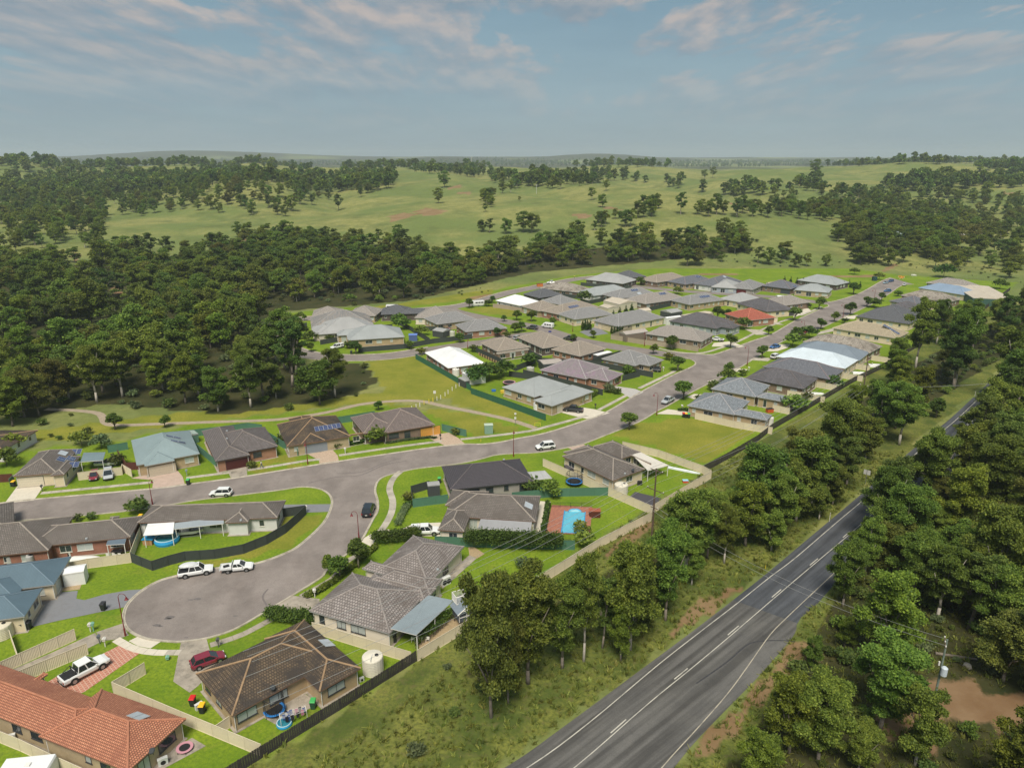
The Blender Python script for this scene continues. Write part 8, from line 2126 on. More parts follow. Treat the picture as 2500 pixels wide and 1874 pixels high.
for nm, o in (('left', .5), ('right', -.5)):
 wire(nm + ' wire crossing the highway to the transformer pole', pb1 + Vector((o, o, ph1 - 7.6)), pb3 + Vector((o, o, ph3 - .4)), 2.2)
 wire(nm + ' wire leaving the second pole across the highway', pb2 + Vector((o, 0, ph2 - 6.5)), pb2 + Vector((75 + o, 18, 9.5)), 2)
for tg, x, y, ty, lb in (('M', 847, 190, 98, 'thin pale mast standing on the distant ridge'), ('M', 1263, 326, 270, 'thin timber pole standing in the pasture')):
 b = ground_hit(*px(tg, x, y))
 if b:
  h = (y - ty) / 2.6333 / FPX * b.y * 1.05
  t = thing('mast', lb, 'mast', tuple(b)); MB().cyl((0, 0, 0), (0, 0, h), .5 if ty < 100 else .22, .35 if ty < 100 else .18, 6).build('pole', pmat('pale_mast', (.55, .55, .53), .6, .05), t)
  MB().cbox((0, 0, h - 1), (2.4, .3, .3)).build('cross_arm', MATS['pale_mast'], t)
# ------------------------------------------------------------------ bins, tanks, garden things
BN = {}
def bin_(label, lid, q, rz=0.0, body=(.03, .035, .033), sc=1.15):
 p = G(*q); root = thing('wheelie_bin', label, 'bin', (p.x, p.y, .03), rz, 'wheelie bins'); root.scale = (sc,) * 3
 if body not in BN:
  BN[body] = MB().add([(-.22, -.25, .05), (.22, -.25, .05), (.22, .2, .05), (-.22, .2, .05), (-.29, -.36, 1.0), (.29, -.36, 1.0), (.29, .3, 1.0), (-.29, .3, 1.0)], [(3, 2, 1, 0), (0, 1, 5, 4), (1, 2, 6, 5), (2, 3, 7, 6), (3, 0, 4, 7), (4, 5, 6, 7)]).mesh('body', pmat('bin_body_%d' % int(body[1] * 1000), body, .6, .05))
 link_obj('body', BN[body], root)
 if lid not in BN:
  BN[lid] = MB().add([(-.31, -.4, 1.0), (.31, -.4, 1.0), (.31, .34, 1.02), (-.31, .34, 1.02), (-.26, -.33, 1.08), (.26, -.33, 1.08), (.27, .34, 1.12), (-.27, .34, 1.12)], [(0, 1, 5, 4), (1, 2, 6, 5), (2, 3, 7, 6), (3, 0, 4, 7), (4, 5, 6, 7)]).mesh('lid', pmat('bin_lid_%d_%d' % (int(lid[0] * 100), int(lid[1] * 100)), lid, .5, .05))
 link_obj('lid', BN[lid], root)
 if 'w' not in BN: BN['w'] = MB().cyl((-.03, 0, 0), (.03, 0, 0), .12, n=10).mesh('wheel', M_TYRE)
 for s in (-1, 1): link_obj('wheel', BN['w'], root, (s * .27, .26, .12))
YL, RD, GR, DK = (.75, .45, .02), (.55, .02, .02), (.06, .38, .1), (.03, .03, .035)
bin_('red lidded bin against the mossy roofed house wall', RD, ('Q2', 252, 1125)); bin_('yellow lidded bin against the mossy roofed house wall', YL, ('Q2', 332, 1185))
bin_('green lidded bin on the patio of the mossy roofed house', GR, ('Q2', 1278, 1148), body=(.03, .09, .05)); bin_('dark bin standing alone on the grey driveway', DK, ('Q1', 887, 310))
bin_('green lidded bin at the kerb before the teal roofed house', GR, ('Q5', 1610, 990)); bin_('yellow lidded bin beside the cream garage door', YL, ('Q5', 122, 1005)); bin_('yellow lidded bin by the green fence of the grey garage', YL, ('Q6', 972, 545))
bin_('red lidded bin by the green fence of the grey garage', RD, ('Q6', 998, 545)); bin_('red lidded bin at the red garage corner', RD, ('Q6', 300, 655)); bin_('green lidded bin at the red garage corner', GR, ('Q6', 322, 650)); bin_('yellow lidded bin behind the white carport', YL, ('Q4', 1205, 600))
bin_('green lidded bin behind the purple roof shed', GR, ('Q7', 780, 625)); bin_('red lidded bin on the verge by the long grass', RD, ('Q8', 1465, 415)); bin_('yellow lidded bin on the verge by the long grass', YL, ('Q8', 1485, 418)); bin_('green lidded bin on the verge by the long grass', GR, ('Q8', 1508, 420))
bin_('dark bin on the outer loop verge', DK, ('A', 902, 752)); bin_('red lidded bin by the grey tiled house', RD, ('B', 1632, 880)); bin_('yellow lidded bin by the grey tiled house', YL, ('B', 1650, 880)); bin_('black bin at the slate blue garage corner', DK, ('Q1', 190, 482)); bin_('black bin on its side at the slate blue garage', DK, ('Q1', 250, 470))
def tank(label, q, r, h, col, name='water_tank'):
 p = G(*q); t = thing(name, label, 'water tank', (p.x, p.y, 0)); m = pmat('tank_%d' % int(col[0] * 100 + col[2] * 1000), col, .55, .05)
 prof = []
 for i in range(int(h / .25)): prof += [(r, i * .25), (r * 1.02, i * .25 + .08), (r * 1.02, i * .25 + .16)]
 MB().lathe(prof + [(r, h), (r * .95, h + .08), (r * .3, h + .28), (0, h + .3)], 20).build('body', m, t, smooth=False)
 MB().lathe([(.28, 0), (.28, .08), (.22, .12), (0, .12)], 12).build('hatch', M_BLACKP, t, loc=(r * .4, 0, h + .18))
 MB().tube([(0, 0, h + .3), (0, -r * 1.1, h + .5)], .05).build('inlet_pipe', M_WHITE, t)
tank('large cream water tank at the right corner of the mossy roof', ('Q2', 1790, 830), 1.35, 2.3, (.66, .62, .52)); tank('cream round tank in front of the tile roofed house', ('Q8', 930, 1060), 1.35, 1.9, (.64, .6, .5))
tank('low cream tank beside the cream fence by the tile roof', ('Q8', 790, 985), 1.2, .9, (.64, .6, .5)); tank('white tank beside the white carport', ('A', 1795, 935), 1.1, 2.2, (.68, .66, .6)); tank('white boxy tank beside the flat grey roof', ('B', 755, 1215), 1.5, 1.5, (.72, .72, .7))
tank('cream tank at the lower left edge', ('Q1', 20, 530), 1.5, 1.9, (.62, .57, .45)); tank('pale tank behind the charcoal loop shed', ('A', 1765, 600), 1.0, 2.0, (.5, .5, .42)); tank('round grey tank among the dark shrubs', ('B', 682, 905), 1.2, 1.6, (.4, .4, .36))
tank('white tank beside the first right row house', ('C', 970, 1455), 1.0, 1.9, (.7, .68, .62)); tank('small white tank beside the brown shed', ('B', 1640, 600), .9, 1.8, (.72, .72, .7)); tank('white tank at the end of the broad dark roof', ('C', 1550, 1110), 1.0, .9, (.72, .72, .7))
for lb, q, rz in (('silver grey ribbed tank against the brick wall', ('Q4', 100, 990), 0), ('silver grey ribbed tank nearer the fence by the brick wall', ('Q4', 272, 985), 0)): tank(lb, q, .55, 1.9, (.42, .42, .41))
def trampoline(label, q, r, h=.8, net=2.6, blue=True):
 p = G(*q); t = thing('trampoline', label, 'trampoline', (p.x, p.y, 0))
 MB().lathe([(r, h), (r + .02, h + .05), (r - .3, h + .05), (r - .3, h)], 20).build('safety_pad', pmat('pad_blue' if blue else 'pad_pink', (.03, .2, .55) if blue else (.5, .25, .3), .6, .05), t)
 MB().lathe([(0, h), (r - .28, h)], 20).build('mat', M_BLACKP, t)
 for i in range(6):
  a = 2 * pi * i / 6; MB().tube([(r * cos(a), r * sin(a), 0), (r * cos(a), r * sin(a), net if net else h)], .03).build('leg', M_BLACKP, t)
 if net:
  b = MB()
  for i in range(30):
   a = 2 * pi * i / 30; b.tube([(r * .95 * cos(a), r * .95 * sin(a), h), (r * .9 * cos(a), r * .9 * sin(a), net)], .014, 3)
  for z in np.arange(h + .2, net, .22): b.tube([(r * .93 * cos(a), r * .93 * sin(a), z) for a in np.linspace(0, 2 * pi, 19)], .012, 3)
  b.build('net', M_BLACKP, t)
  MB().tube([(r * .92 * cos(a), r * .92 * sin(a), net) for a in np.linspace(0, 2 * pi, 19)], .05).build('top_ring', M_RIM if not blue else M_BLACKP, t)
trampoline('netted trampoline with blue skirt on the narrow lawn', ('Q8', 530, 990), 1.7); trampoline('tall black netted trampoline on the patio of the mossy roof', ('Q2', 947, 1185), 1.3, .5, 2.5, True)
trampoline('low trampoline with pink pad behind the long green fence', ('B', 500, 1010), 1.9, .8, 0, False); trampoline('trampoline with red poles in the loop block yard', ('A', 1712, 548), 1.6, .8, 2.4, False); trampoline('round black trampoline lying on the bottom lawn path', ('Q1', 1580, 1500), .9, .3, 0, False)
M_WATER = pmat('pool_water', (.1, .42, .56), .04, .12, 1.2, spec=.6, bump=.15, bscale=2.5)
M_WATERL = pmat('shallow_pool_step', (.2, .56, .66), .05, .1, 1, spec=.6)
M_POOLB = pmat('pool_wall_blue', (.03, .3, .6), .5, .08)
def round_pool(label, q, r, h, name='above_ground_pool', cat='pool'):
 p = G(*q); t = thing(name, label, cat, (p.x, p.y, 0))
 MB().lathe([(r * 1.05, 0), (r * 1.1, h * .5), (r * 1.02, h), (r * .95, h + .04), (r * .9, h - .08)], 24).build('wall', M_POOLB, t)
 MB().lathe([(r * 1.03, h), (r * 1.03, h + .06), (r * .92, h + .06), (r * .92, h)], 24).build('rim', pmat('pale_rim', (.45, .62, .7), .5, .05), t)
 MB().lathe([(0, h - .12), (r * .93, h - .12)], 24).build('water', pmat('dark_pool_water', (.03, .2, .26), .05, .1), t)
round_pool('round blue above ground pool under the white carport roof', ('Q4', 1428, 775), 1.9, .9); round_pool('small round blue paddling pool by the paling fence', ('Q2', 1030, 1285), .85, .35, 'paddling_pool'); round_pool('small blue paddling pool on the purple roof patio', ('Q7', 1655, 665), .5, .25, 'paddling_pool')
c4 = [G('Q7', 1740, 818), G('Q7', 2085, 838), G('Q7', 2065, 1065), G('Q7', 1690, 1055)]
w4 = [G('Q7', 1848, 868), G('Q7', 2025, 880), G('Q7', 2010, 1062), G('Q7', 1820, 1055)]
dk = thing('pool_deck', 'red paved deck around the blue swimming pool', 'deck', tuple(c4[3]))
o0 = c4[3]
for i in range(4):
 j = (i + 1) % 4
 MB().slab([((p - o0).x, (p - o0).y) for p in (c4[i], c4[j], w4[j], w4[i])], 0, .2).build('paving', M_DECK, dk)
pool = thing('swimming_pool', 'blue swimming pool with rounded steps set in the red deck', 'pool', tuple(w4[3])); o0 = w4[3]
wp = [((p - o0).x, (p - o0).y) for p in w4]
ins = MB(); ins.slab(wp, 0.0, .11); ins.build('water', M_WATER, pool)
mx = ((wp[0][0] + wp[1][0]) / 2, (wp[0][1] + wp[1][1]) / 2); ww = hypot(wp[1][0] - wp[0][0], wp[1][1] - wp[0][1])
for k, (rr_, z_, mt) in enumerate(((.3, .215, M_WATERL), (.2, .225, pmat('pool_step_pale', (.32, .64, .72), .05, .05)))):
 MB().slab([(mx[0] + rr_ * ww * cos(t) , mx[1] - .05 + rr_ * ww * .8 * sin(t)) for t in np.linspace(-.2, pi + .2, 15)], .1, z_).build('step', mt, pool)
MB().tube([(mx[0] + .3 * ww * cos(t), mx[1] - .05 + .3 * ww * .8 * sin(t), .22) for t in np.linspace(-.1, pi + .1, 13)] , .09, 6).tube([(wp[0][0], wp[0][1], .2), (wp[3][0], wp[3][1], .2), (wp[2][0], wp[2][1], .2), (wp[1][0], wp[1][1], .2)], .09, 6).build('coping', M_POOLB, pool)
p = G('Q8', 705, 1260)
t = thing('pump_box', 'dark timber pump box beside the pool deck', 'pump box', (p.x, p.y, 0)); MB().box(-1, -.6, 0, 1, .6, 1.3).build('body', pmat('dark_timber', (.1, .03, .02), .8, .2, 3), t); MB().box(-1.1, -.7, 1.3, 1.1, .7, 1.38).build('lid', pmat('red_timber', (.3, .09, .05), .8, .2, 3), t)
p = G('Q3', 1510, 1120)
t = thing('playhouse', 'charcoal and white cubby house on posts with a white lookout', 'playhouse', (p.x, p.y, 0), .5)
M_CUB = pmat('cubby_charcoal', (.09, .1, .12), .7, .08)
for sx in (-1, 1):
 for sy in (-1, 1): MB().cbox((sx * 1.0, sy * 1.0, .6), (.12, .12, 1.2)).build('post', M_TIMBER, t)
MB().box(-1.15, -1.15, 1.2, 1.15, 1.15, 2.7).build('wall', M_CUB, t)
for x0, z0, x1, z1 in ((-1.15, 1.85, 1.15, 1.97), (-.06, 1.2, .06, 2.7), (-1.2, 1.2, -1.1, 2.75), (1.1, 1.2, 1.2, 2.75)):
 MB().box(x0, -1.2, z0, x1, -1.155, z1).build('trim', M_WHITE, t)
for y0, y1 in ((-1.2, -1.1), (1.1, 1.2)): MB().box(1.155, y0, 1.2, 1.2, y1, 2.7).build('trim', M_WHITE, t)
MB().add([(-1.5, -1.4, 2.65), (0, -1.4, 3.6), (1.5, -1.4, 2.65), (-1.5, 1.4, 2.65), (0, 1.4, 3.6), (1.5, 1.4, 2.65)], [(0, 3, 4, 1), (1, 4, 5, 2), (0, 1, 2), (3, 5, 4)], 0, [[(0, 0), (2.8, 0), (2.8, 1.8), (0, 1.8)]] * 2 + [[(0, 0), (1, 1), (2, 0)]] * 2).build('roof', ROOFS['m_steel'], t)
MB().tube([(-1.5, -1.45, 2.65), (0, -1.45, 3.6), (1.5, -1.45, 2.65)], .07).tube([(-.8, -1.45, 3.05), (.8, -1.45, 3.05)], .05).tube([(0, -1.45, 3.05), (0, -1.45, 3.5)], .05).build('barge_board', M_WHITE, t)
for i in range(-4, 5):
 for (x, y) in ((i * .2, .3), (i * .2, 1.9), (-.85, 1.1 + i * .2), (.85, 1.1 + i * .2)): MB().cbox((x, y, 3.7), (.06, .06, 1.3)).build('paling', M_WHITE, t)
for z in (3.2, 4.3): MB().tube([(-.85, .3, z), (.85, .3, z), (.85, 1.9, z), (-.85, 1.9, z), (-.85, .3, z)], .05).build('rail', M_WHITE, t)
def boxy(name, label, cat, q, sz, col, rz=0, lid=None, z=0, fan=0):
 p = G(*q, z); t = thing(name, label, cat, (p.x, p.y, z), rz); m = pmat(name + '_%d_%d' % (int(col[0] * 100), int(col[2] * 100)), col, .6, .06)
 MB().cbox((0, 0, sz[2] / 2), sz).build('cabinet', m, t)
 MB().cbox((0, 0, sz[2] + .03), (sz[0] * 1.06, sz[1] * 1.06, .05)).build('lid', pmat(name + '_lid', lid, .6, .05) if lid else m, t)
 for i in range(fan): MB().cyl((0 if fan == 1 else (i - .5) * sz[0] * .5, -sz[1] / 2 - .02, sz[2] * .5), (0 if fan == 1 else (i - .5) * sz[0] * .5, -sz[1] / 2 - .04, sz[2] * .5), min(sz[2], sz[0]) * .33, n=12).build('fan_grille', M_BLACKP, t)
 return t
boxy('transformer_kiosk', 'pale green electrical kiosk on the park corner', 'electrical kiosk', ('Q7', 1200, 198), (2.0, 1.5, 2.2), (.2, .32, .25), .1, (.42, .5, .4)); boxy('cabinet', 'dark green cabinet on the rough ground near the avenue end', 'cabinet', ('D', 820, 298), (2.2, 1.6, 2.2), (.02, .06, .06))
for lb, q, rz, sc in (('white air conditioner on the brick wall above the lawn', ('Q4', 565, 868), 0, 1), ('white air conditioner standing at the brick house lawn', ('Q4', 588, 900), 0, 1), ('white air conditioner against the terracotta house', ('Q1', 1395, 1625), .6, 1.1), ('white air conditioner behind the cream fence at bottom left', ('Q1', 100, 1420), .4, 1),
     ('large white air conditioner beside the long grey roof', ('Q3', 1358, 790), .7, 1.7), ('small white air conditioner under the purple roof', ('Q7', 1245, 705), 0, 1), ('grey air conditioner under the purple roof wall', ('Q7', 1105, 705), 0, .9), ('black air conditioner on the cream wall by the pole house', ('Q8', 1090, 990), 0, 1.1),
     ('white air conditioner between the red and yellow bins', ('Q2', 303, 1150), .9, 1.0), ('small pale meter box on the slate blue roofed house', ('Q1', 152, 470), .1, .8), ('white air conditioner beside the pool house wall', ('Q7', 850, 1078), 0, 1), ('air conditioner on the mossy house end wall', ('Q2', 1690, 915), .6, .7)):
 boxy('air_conditioner', lb, 'air conditioner', q, (.9 * sc, .38 * sc, .75 * sc), (.62, .62, .6) if 'black' not in lb else (.03, .03, .03), rz, fan=1 if sc < 1.5 else 2)
def letterbox(label, q, col=(.62, .6, .55), h=1.0):
 p = G(*q); t = thing('letterbox', label, 'letterbox', (p.x, p.y, 0), .3); m = pmat('letterbox_%d' % int(col[0] * 100), col, .6, .05)
 MB().cbox((0, 0, h / 2 - .1), (.12, .12, h - .2)).build('post', m, t); MB().cbox((0, 0, h), (.36, .46, .3)).build('box', m, t); MB().add([(-.24, -.28, h + .15), (.24, -.28, h + .15), (.24, .28, h + .15), (-.24, .28, h + .15), (0, -.28, h + .3), (0, .28, h + .3)], [(0, 4, 5, 3), (1, 2, 5, 4), (0, 1, 4), (2, 3, 5)]).build('lid', m, t)
for lb, q, c in (('white letterbox left of the brown concrete crossing', ('Q1', 775, 495), (.62, .6, .55)), ('green letterbox right of the white one at the crossing', ('Q1', 800, 490), (.2, .4, .3)), ('dark grey letterbox at the end of the narrow drive', ('Q1', 853, 598), (.12, .13, .15)), ('white letterbox on the lawn by the red drive', ('Q1', 900, 622), (.62, .6, .55)),
    ('small green marker box on the lawn right of the red drive', ('Q1', 1433, 735), (.2, .5, .35)), ('dark letterbox on the mossy roof lawn', ('Q2', 468, 625), (.1, .1, .1)), ('white letterbox in the garden of the long grey roof', ('Q2', 1290, 200), (.66, .64, .6)), ('white letterbox before the buff brick house', ('Q6', 1375, 548), (.66, .64, .6)),
    ('black letterbox on the flat grey roof lawn', ('Q8', 712, 340), (.05, .05, .05)), ('white letterbox by the first right row drive', ('Q8', 1452, 350), (.66, .64, .6)), ('white letterbox by the grey tiled corner house', ('C', 68, 1000), (.66, .64, .6)), ('white letterbox by the broad dark roof drive', ('C', 798, 1000), (.66, .64, .6)),
    ('white letterbox on the island side lawn by the dark stub fence', ('Q6', 1042, 1050), (.66, .64, .6)), ('dark letterbox on the solar roof house path', ('Q5', 362, 1045), (.1, .1, .12)), ('dark letterbox by the orange garage drive', ('Q7', 788, 255), (.05, .05, .05)), ('grey letterbox on the teal roof lawn', ('Q5', 1597, 912), (.25, .3, .3))):
 letterbox(lb, q, c, 1.15 if 'marker' not in lb else .35)
M_YEL = pmat('yellow_paint', (.7, .55, .05), .6, .05)
BO = (MB().cbox((0, 0, .55), (.16, .16, 1.1)).mesh('post', M_WHITE), MB().cbox((0, 0, .55), (.16, .16, 1.1)).mesh('post', M_YEL))
for i, (x, y) in enumerate([(1387, 1258), (1418, 1228), (1455, 1210), (1487, 1198), (1523, 1180), (1565, 1168), (1599, 1158), (1633, 1145), (1665, 1132), (1702, 1108), (1728, 1088), (1763, 1062), (1795, 1040), (1823, 1026)]):
 p = G('A', x, y); yel = i in (4, 5, 6)
 t = thing('bollard', 'yellow timber bollard where the park path passes the bollard line' if yel else ('white timber bollard of the line above the orange garage house' if i < 4 else 'white timber bollard of the line up to the green fence'), 'bollard', (p.x, p.y, 0), .3, ('yellow' if yel else 'upper white' if i > 6 else 'lower white') + ' bollards across the park')
 link_obj('post', BO[1 if yel else 0], t); MB().cbox((0, 0, 1.13), (.18, .18, .06)).build('cap', M_WHITE if not yel else M_YEL, t)
def sign(label, q, h, w, hh, col, rz=0.0, name='sign'):
 p = G(*q); t = thing(name, label, 'sign', (p.x, p.y, 0), rz)
 MB().cyl((0, 0, 0), (0, 0, h), .05, n=8).build('post', M_RIM, t); MB().box(-w / 2, -.06, h - hh, w / 2, -.04, h).build('board', pmat('board_%d_%d' % (int(col[0] * 100), int(col[2] * 100)), col, .5, .03), t)
sign('white sign on a post beside the bollard line', ('A', 1615, 1150), 3.0, .7, .8, (.66, .66, .64)); sign('small white sign where the footpath meets the street', ('Q7', 1428, 100), 2.4, .5, .5, (.66, .66, .64)); sign('blue street name sign at the side street corner', ('B', 848, 612), 2.8, 1.1, .6, (.05, .06, .25))
sign('back of a weathered road sign beside the highway', ('R3', 940, 850), 3.2, 1.3, 1.0, (.5, .5, .48), 2.4)
sign('pale notice board in front of the long green fence corner', ('Q8', 28, 480), 2.2, .5, .6, (.66, .66, .62))
def guide(label, q, h=1.1, col=None):
 p = G(*q); t = thing('guide_post', label, 'guide post', (p.x, p.y, 0), .7); MB().cbox((0, 0, h / 2), (.13, .05, h)).build('post', col or M_WHITE, t); MB().cbox((0, -.03, h * .85), (.07, .01, .15)).build('reflector', M_TAIL, t)
guide('white guide post beside the highway below the gum belt', ('R3', 677, 1122), 1.8); guide('white guide post at the far highway bend', ('R3', 1747, 205), 1.6); guide('short yellow marker post on the highway verge', ('R3', 206, 1470), .6, M_YEL); guide('yellow hydrant marker on the far verge', ('Q7', 1133, 272), .7, M_YEL)
guide('white marker post at the right kerb under the gums', ('R3', 1160, 1082), 1.5)
p = G('A', 1650, 900)
t = thing('path_gate', 'small yellow rail gate where the park path ends', 'gate', tuple(G('Q7', 1615, 145)), .3)
MB().tube([(-.8, 0, 0), (-.8, 0, 1), (.8, 0, 1), (.8, 0, 0)], .04).build('rail', M_YEL, t); MB().tube([(-.8, 0, .5), (.8, 0, .5)], .03).build('cross_rail', M_YEL, t)
def table_set(label, q, n=4, col=M_WHITE, group=None):
 p = G(*q); t = thing('garden_table', label + ' table', 'table', (p.x, p.y, 0)); MB().box(-.9, -.45, .7, .9, .45, .75).build('table_top', M_BLACKP, t)
 for sx in (-1, 1):
  for sy in (-1, 1): MB().cbox((sx * .8, sy * .38, .35), (.06, .06, .7)).build('leg', M_BLACKP, t)
 for i in range(n):
  c = thing('garden_chair', label + ' chair drawn up at the table', 'chair', (p.x - 1.0 + (i % 3) * 1.0, p.y + (-.9 if i < 3 else .95), 0), 0 if i < 3 else pi, label + ' chairs')
  MB().box(-.25, -.25, .42, .25, .25, .47).build('seat', col, c); MB().box(-.25, -.28, .47, .25, -.23, .95).build('backrest', col, c)
  for sx in (-1, 1):
   for sy in (-1, 1): MB().cbox((sx * .22, sy * .22, .21), (.05, .05, .42)).build('leg', col, c)
table_set('white plastic patio set behind the cream fence', ('Q4', 1005, 885), 5); table_set('dark timber set under the ribbed patio cover', ('Q7', 1540, 670), 4, M_TIMBER); table_set('dark dining set on the patio by the green fence', ('B', 600, 1135), 3, M_BLACKP); table_set('dining set under the blue-grey patio roof', ('Q3', 1150, 1240), 4, M_WHITE)
def hull(label, q, L, W, h, col, rz, up=False, name='boat', cat='boat'):
 p = G(*q); t = thing(name, label, cat, (p.x, p.y, .35 if not up else 0), rz)
 b = MB(); vs = []; n = 9
 for i in range(n):
  x = -L / 2 + L * i / (n - 1); w = W / 2 * (1 if x < 0 else sqrt(max(0, 1 - (x / (L / 2)) ** 2))) + .02; k = h * (.0 if x < L * .2 else .3 * (x - L * .2) / (L * .3))
  vs += [(x, -w, h), (x, -w * .8, h * .3 + k), (x, 0, k), (x, w * .8, h * .3 + k), (x, w, h)]
 fs = [(i * 5 + j, (i + 1) * 5 + j, (i + 1) * 5 + j + 1, i * 5 + j + 1) for i in range(n - 1) for j in range(4)] + [(0, 1, 2, 3, 4)]
 if up: vs = [(x, y, h - z) for x, y, z in vs]
 b.add(vs, fs); b.build('hull', pmat('hull_' + str(int(col[0] * 100)), col, .4, .05), t)
 if not up:
  MB().box(-L * .42, -W * .38, h * .5, L * .3, W * .38, h * .55).build('floor', M_RIM, t); MB().box(-.2, -W * .3, h, .0, W * .3, h + .45).build('windscreen', M_CARGLASS, t); MB().cbox((-L / 2 - .15, 0, h * .9), (.3, .3, .7)).build('outboard_motor', M_BLACKP, t)
  MB().box(-L * .4, -W * .4, -.32, L * .35, -W * .3, -.2).box(-L * .4, W * .3, -.32, L * .35, W * .4, -.2).build('trailer', M_RIM, t)
hull('white runabout boat on a trailer behind the cream fence', ('Q5', 915, 835), 4.5, 1.9, .9, (.66, .68, .68), .1); hull('white covered boat under the verandah of the white house', ('Q4', 1640, 720), 4.0, 1.6, .8, (.6, .6, .57), .2)
hull('white upturned hull behind the cream fence of the brick house', ('Q4', 745, 930), 4.8, 1.7, .6, (.7, .7, .68), .05, True); hull('long white upturned canoe on the pole house lawn', ('Q8', 1470, 870), 7, .9, .35, (.62, .66, .68), -.5, True, 'canoe', 'canoe')
hull('blue kayak lying behind the second blue-grey roof', ('C', 1295, 1275), 3, .8, .35, (.02, .35, .6), .1, True, 'kayak', 'kayak')
hull('white upturned dinghy behind the purple-black roof', ('C', 1370, 1195), 4.5, 1.4, .5, (.7, .7, .7), -.1, True); hull('white upturned boat below the steel blue roof', ('C', 1885, 960), 5, 2.2, .9, (.7, .7, .7), -.1, True); hull('white upturned boat at the paling fence end', ('C', 1745, 1020), 4.5, 1.8, .6, (.72, .72, .72), -.1, True)
p = G('Q4', 1275, 792)
t = thing('kennel', 'small tan wooden cubby with blue roof beside the round pool', 'kennel', (p.x, p.y, 0)); MB().box(-.8, -.6, 0, .8, .6, 1.1).build('wall', pmat('tan_wood', (.42, .24, .12), .8, .1, 3), t); MB().add([(-1, -.7, 1.05), (1, -.7, 1.05), (1, .7, 1.05), (-1, .7, 1.05), (0, -.7, 1.6), (0, .7, 1.6)], [(0, 4, 5, 3), (1, 2, 5, 4), (0, 1, 4), (2, 3, 5)]).build('roof', M_POOLB, t)
boxy('spa', 'dark covered spa beside the tile roofed house', 'spa', ('Q8', 500, 868), (2.2, 2.2, .9), (.08, .07, .08), .3); boxy('trampoline_pit', 'dark rectangular covered sandpit on the pole house lawn', 'sandpit', ('Q8', 1130, 1120), (5.2, 3.6, .25), (.07, .065, .075), -.55)
boxy('toy_table', 'red and blue toy play table on the pole house lawn', 'toy table', ('Q8', 1480, 968), (1.1, .8, .45), (.55, .08, .04), 0, (.3, .55, .65)); boxy('toy_slide', 'yellow plastic play slide by the long green fence', 'toy', ('B', 450, 1080), (1.6, .8, .7), (.7, .5, .05), .4); boxy('toy_car', 'blue plastic toy behind the long green fence', 'toy', ('B', 368, 1068), (1.1, .7, .5), (.03, .15, .5), .2)
boxy('ride_on_mower', 'orange ride-on mower at the first right row house', 'mower', ('C', 975, 1350), (1.7, 1.1, 1.0), (.5, .1, .03), .2, (.03, .03, .03)); boxy('canopy', 'blue pop-up canopy in the loop block yard', 'canopy', ('A', 1430, 632), (3.0, 3.0, 2.2), (.08, .12, .28), .1, (.12, .2, .5)); boxy('barbecue', 'black covered barbecue on the patio', 'barbecue', ('Q3', 905, 1285), (1.0, .6, 1.0), (.03, .03, .03), .5)
boxy('excavator', 'small orange excavator by the loop road top', 'excavator', ('B', 762, 172), (3.0, 1.8, 1.6), (.5, .16, .04), .2, (.1, .05, .03))
p = G('Q2', 1110, 1250); t = thing('clothes_airer', 'white clothes airer loaded with dark and coloured washing', 'clothes airer', (p.x, p.y, 0), .45)
for i in range(7): MB().tube([(-1.5, -.5 + i * .16, 1.2), (1.5, -.5 + i * .16, 1.2)], .015, 3).build('line', M_WHITE, t)
for sx in (-1, 1): MB().tube([(sx * 1.5, -.5, 0), (sx * 1.5, -.5, 1.2), (sx * 1.5, .5, 1.2), (sx * 1.5, .5, 0)], .03).build('frame', M_WHITE, t)
rr_ = random.Random(5)
for i in range(14):
 x = rr_.uniform(-1.3, 1.2); y = -.5 + rr_.randrange(7) * .16; col = rr_.choice([(.02, .02, .03), (.05, .1, .3), (.5, .2, .3), (.6, .6, .6), (.02, .02, .03)])
 MB().box(x, y - .02, .5, x + .35, y + .03, 1.22).build('garment', pmat('cloth_%d_%d' % (int(col[0] * 100), int(col[2] * 100)), col, .9, .1), t)
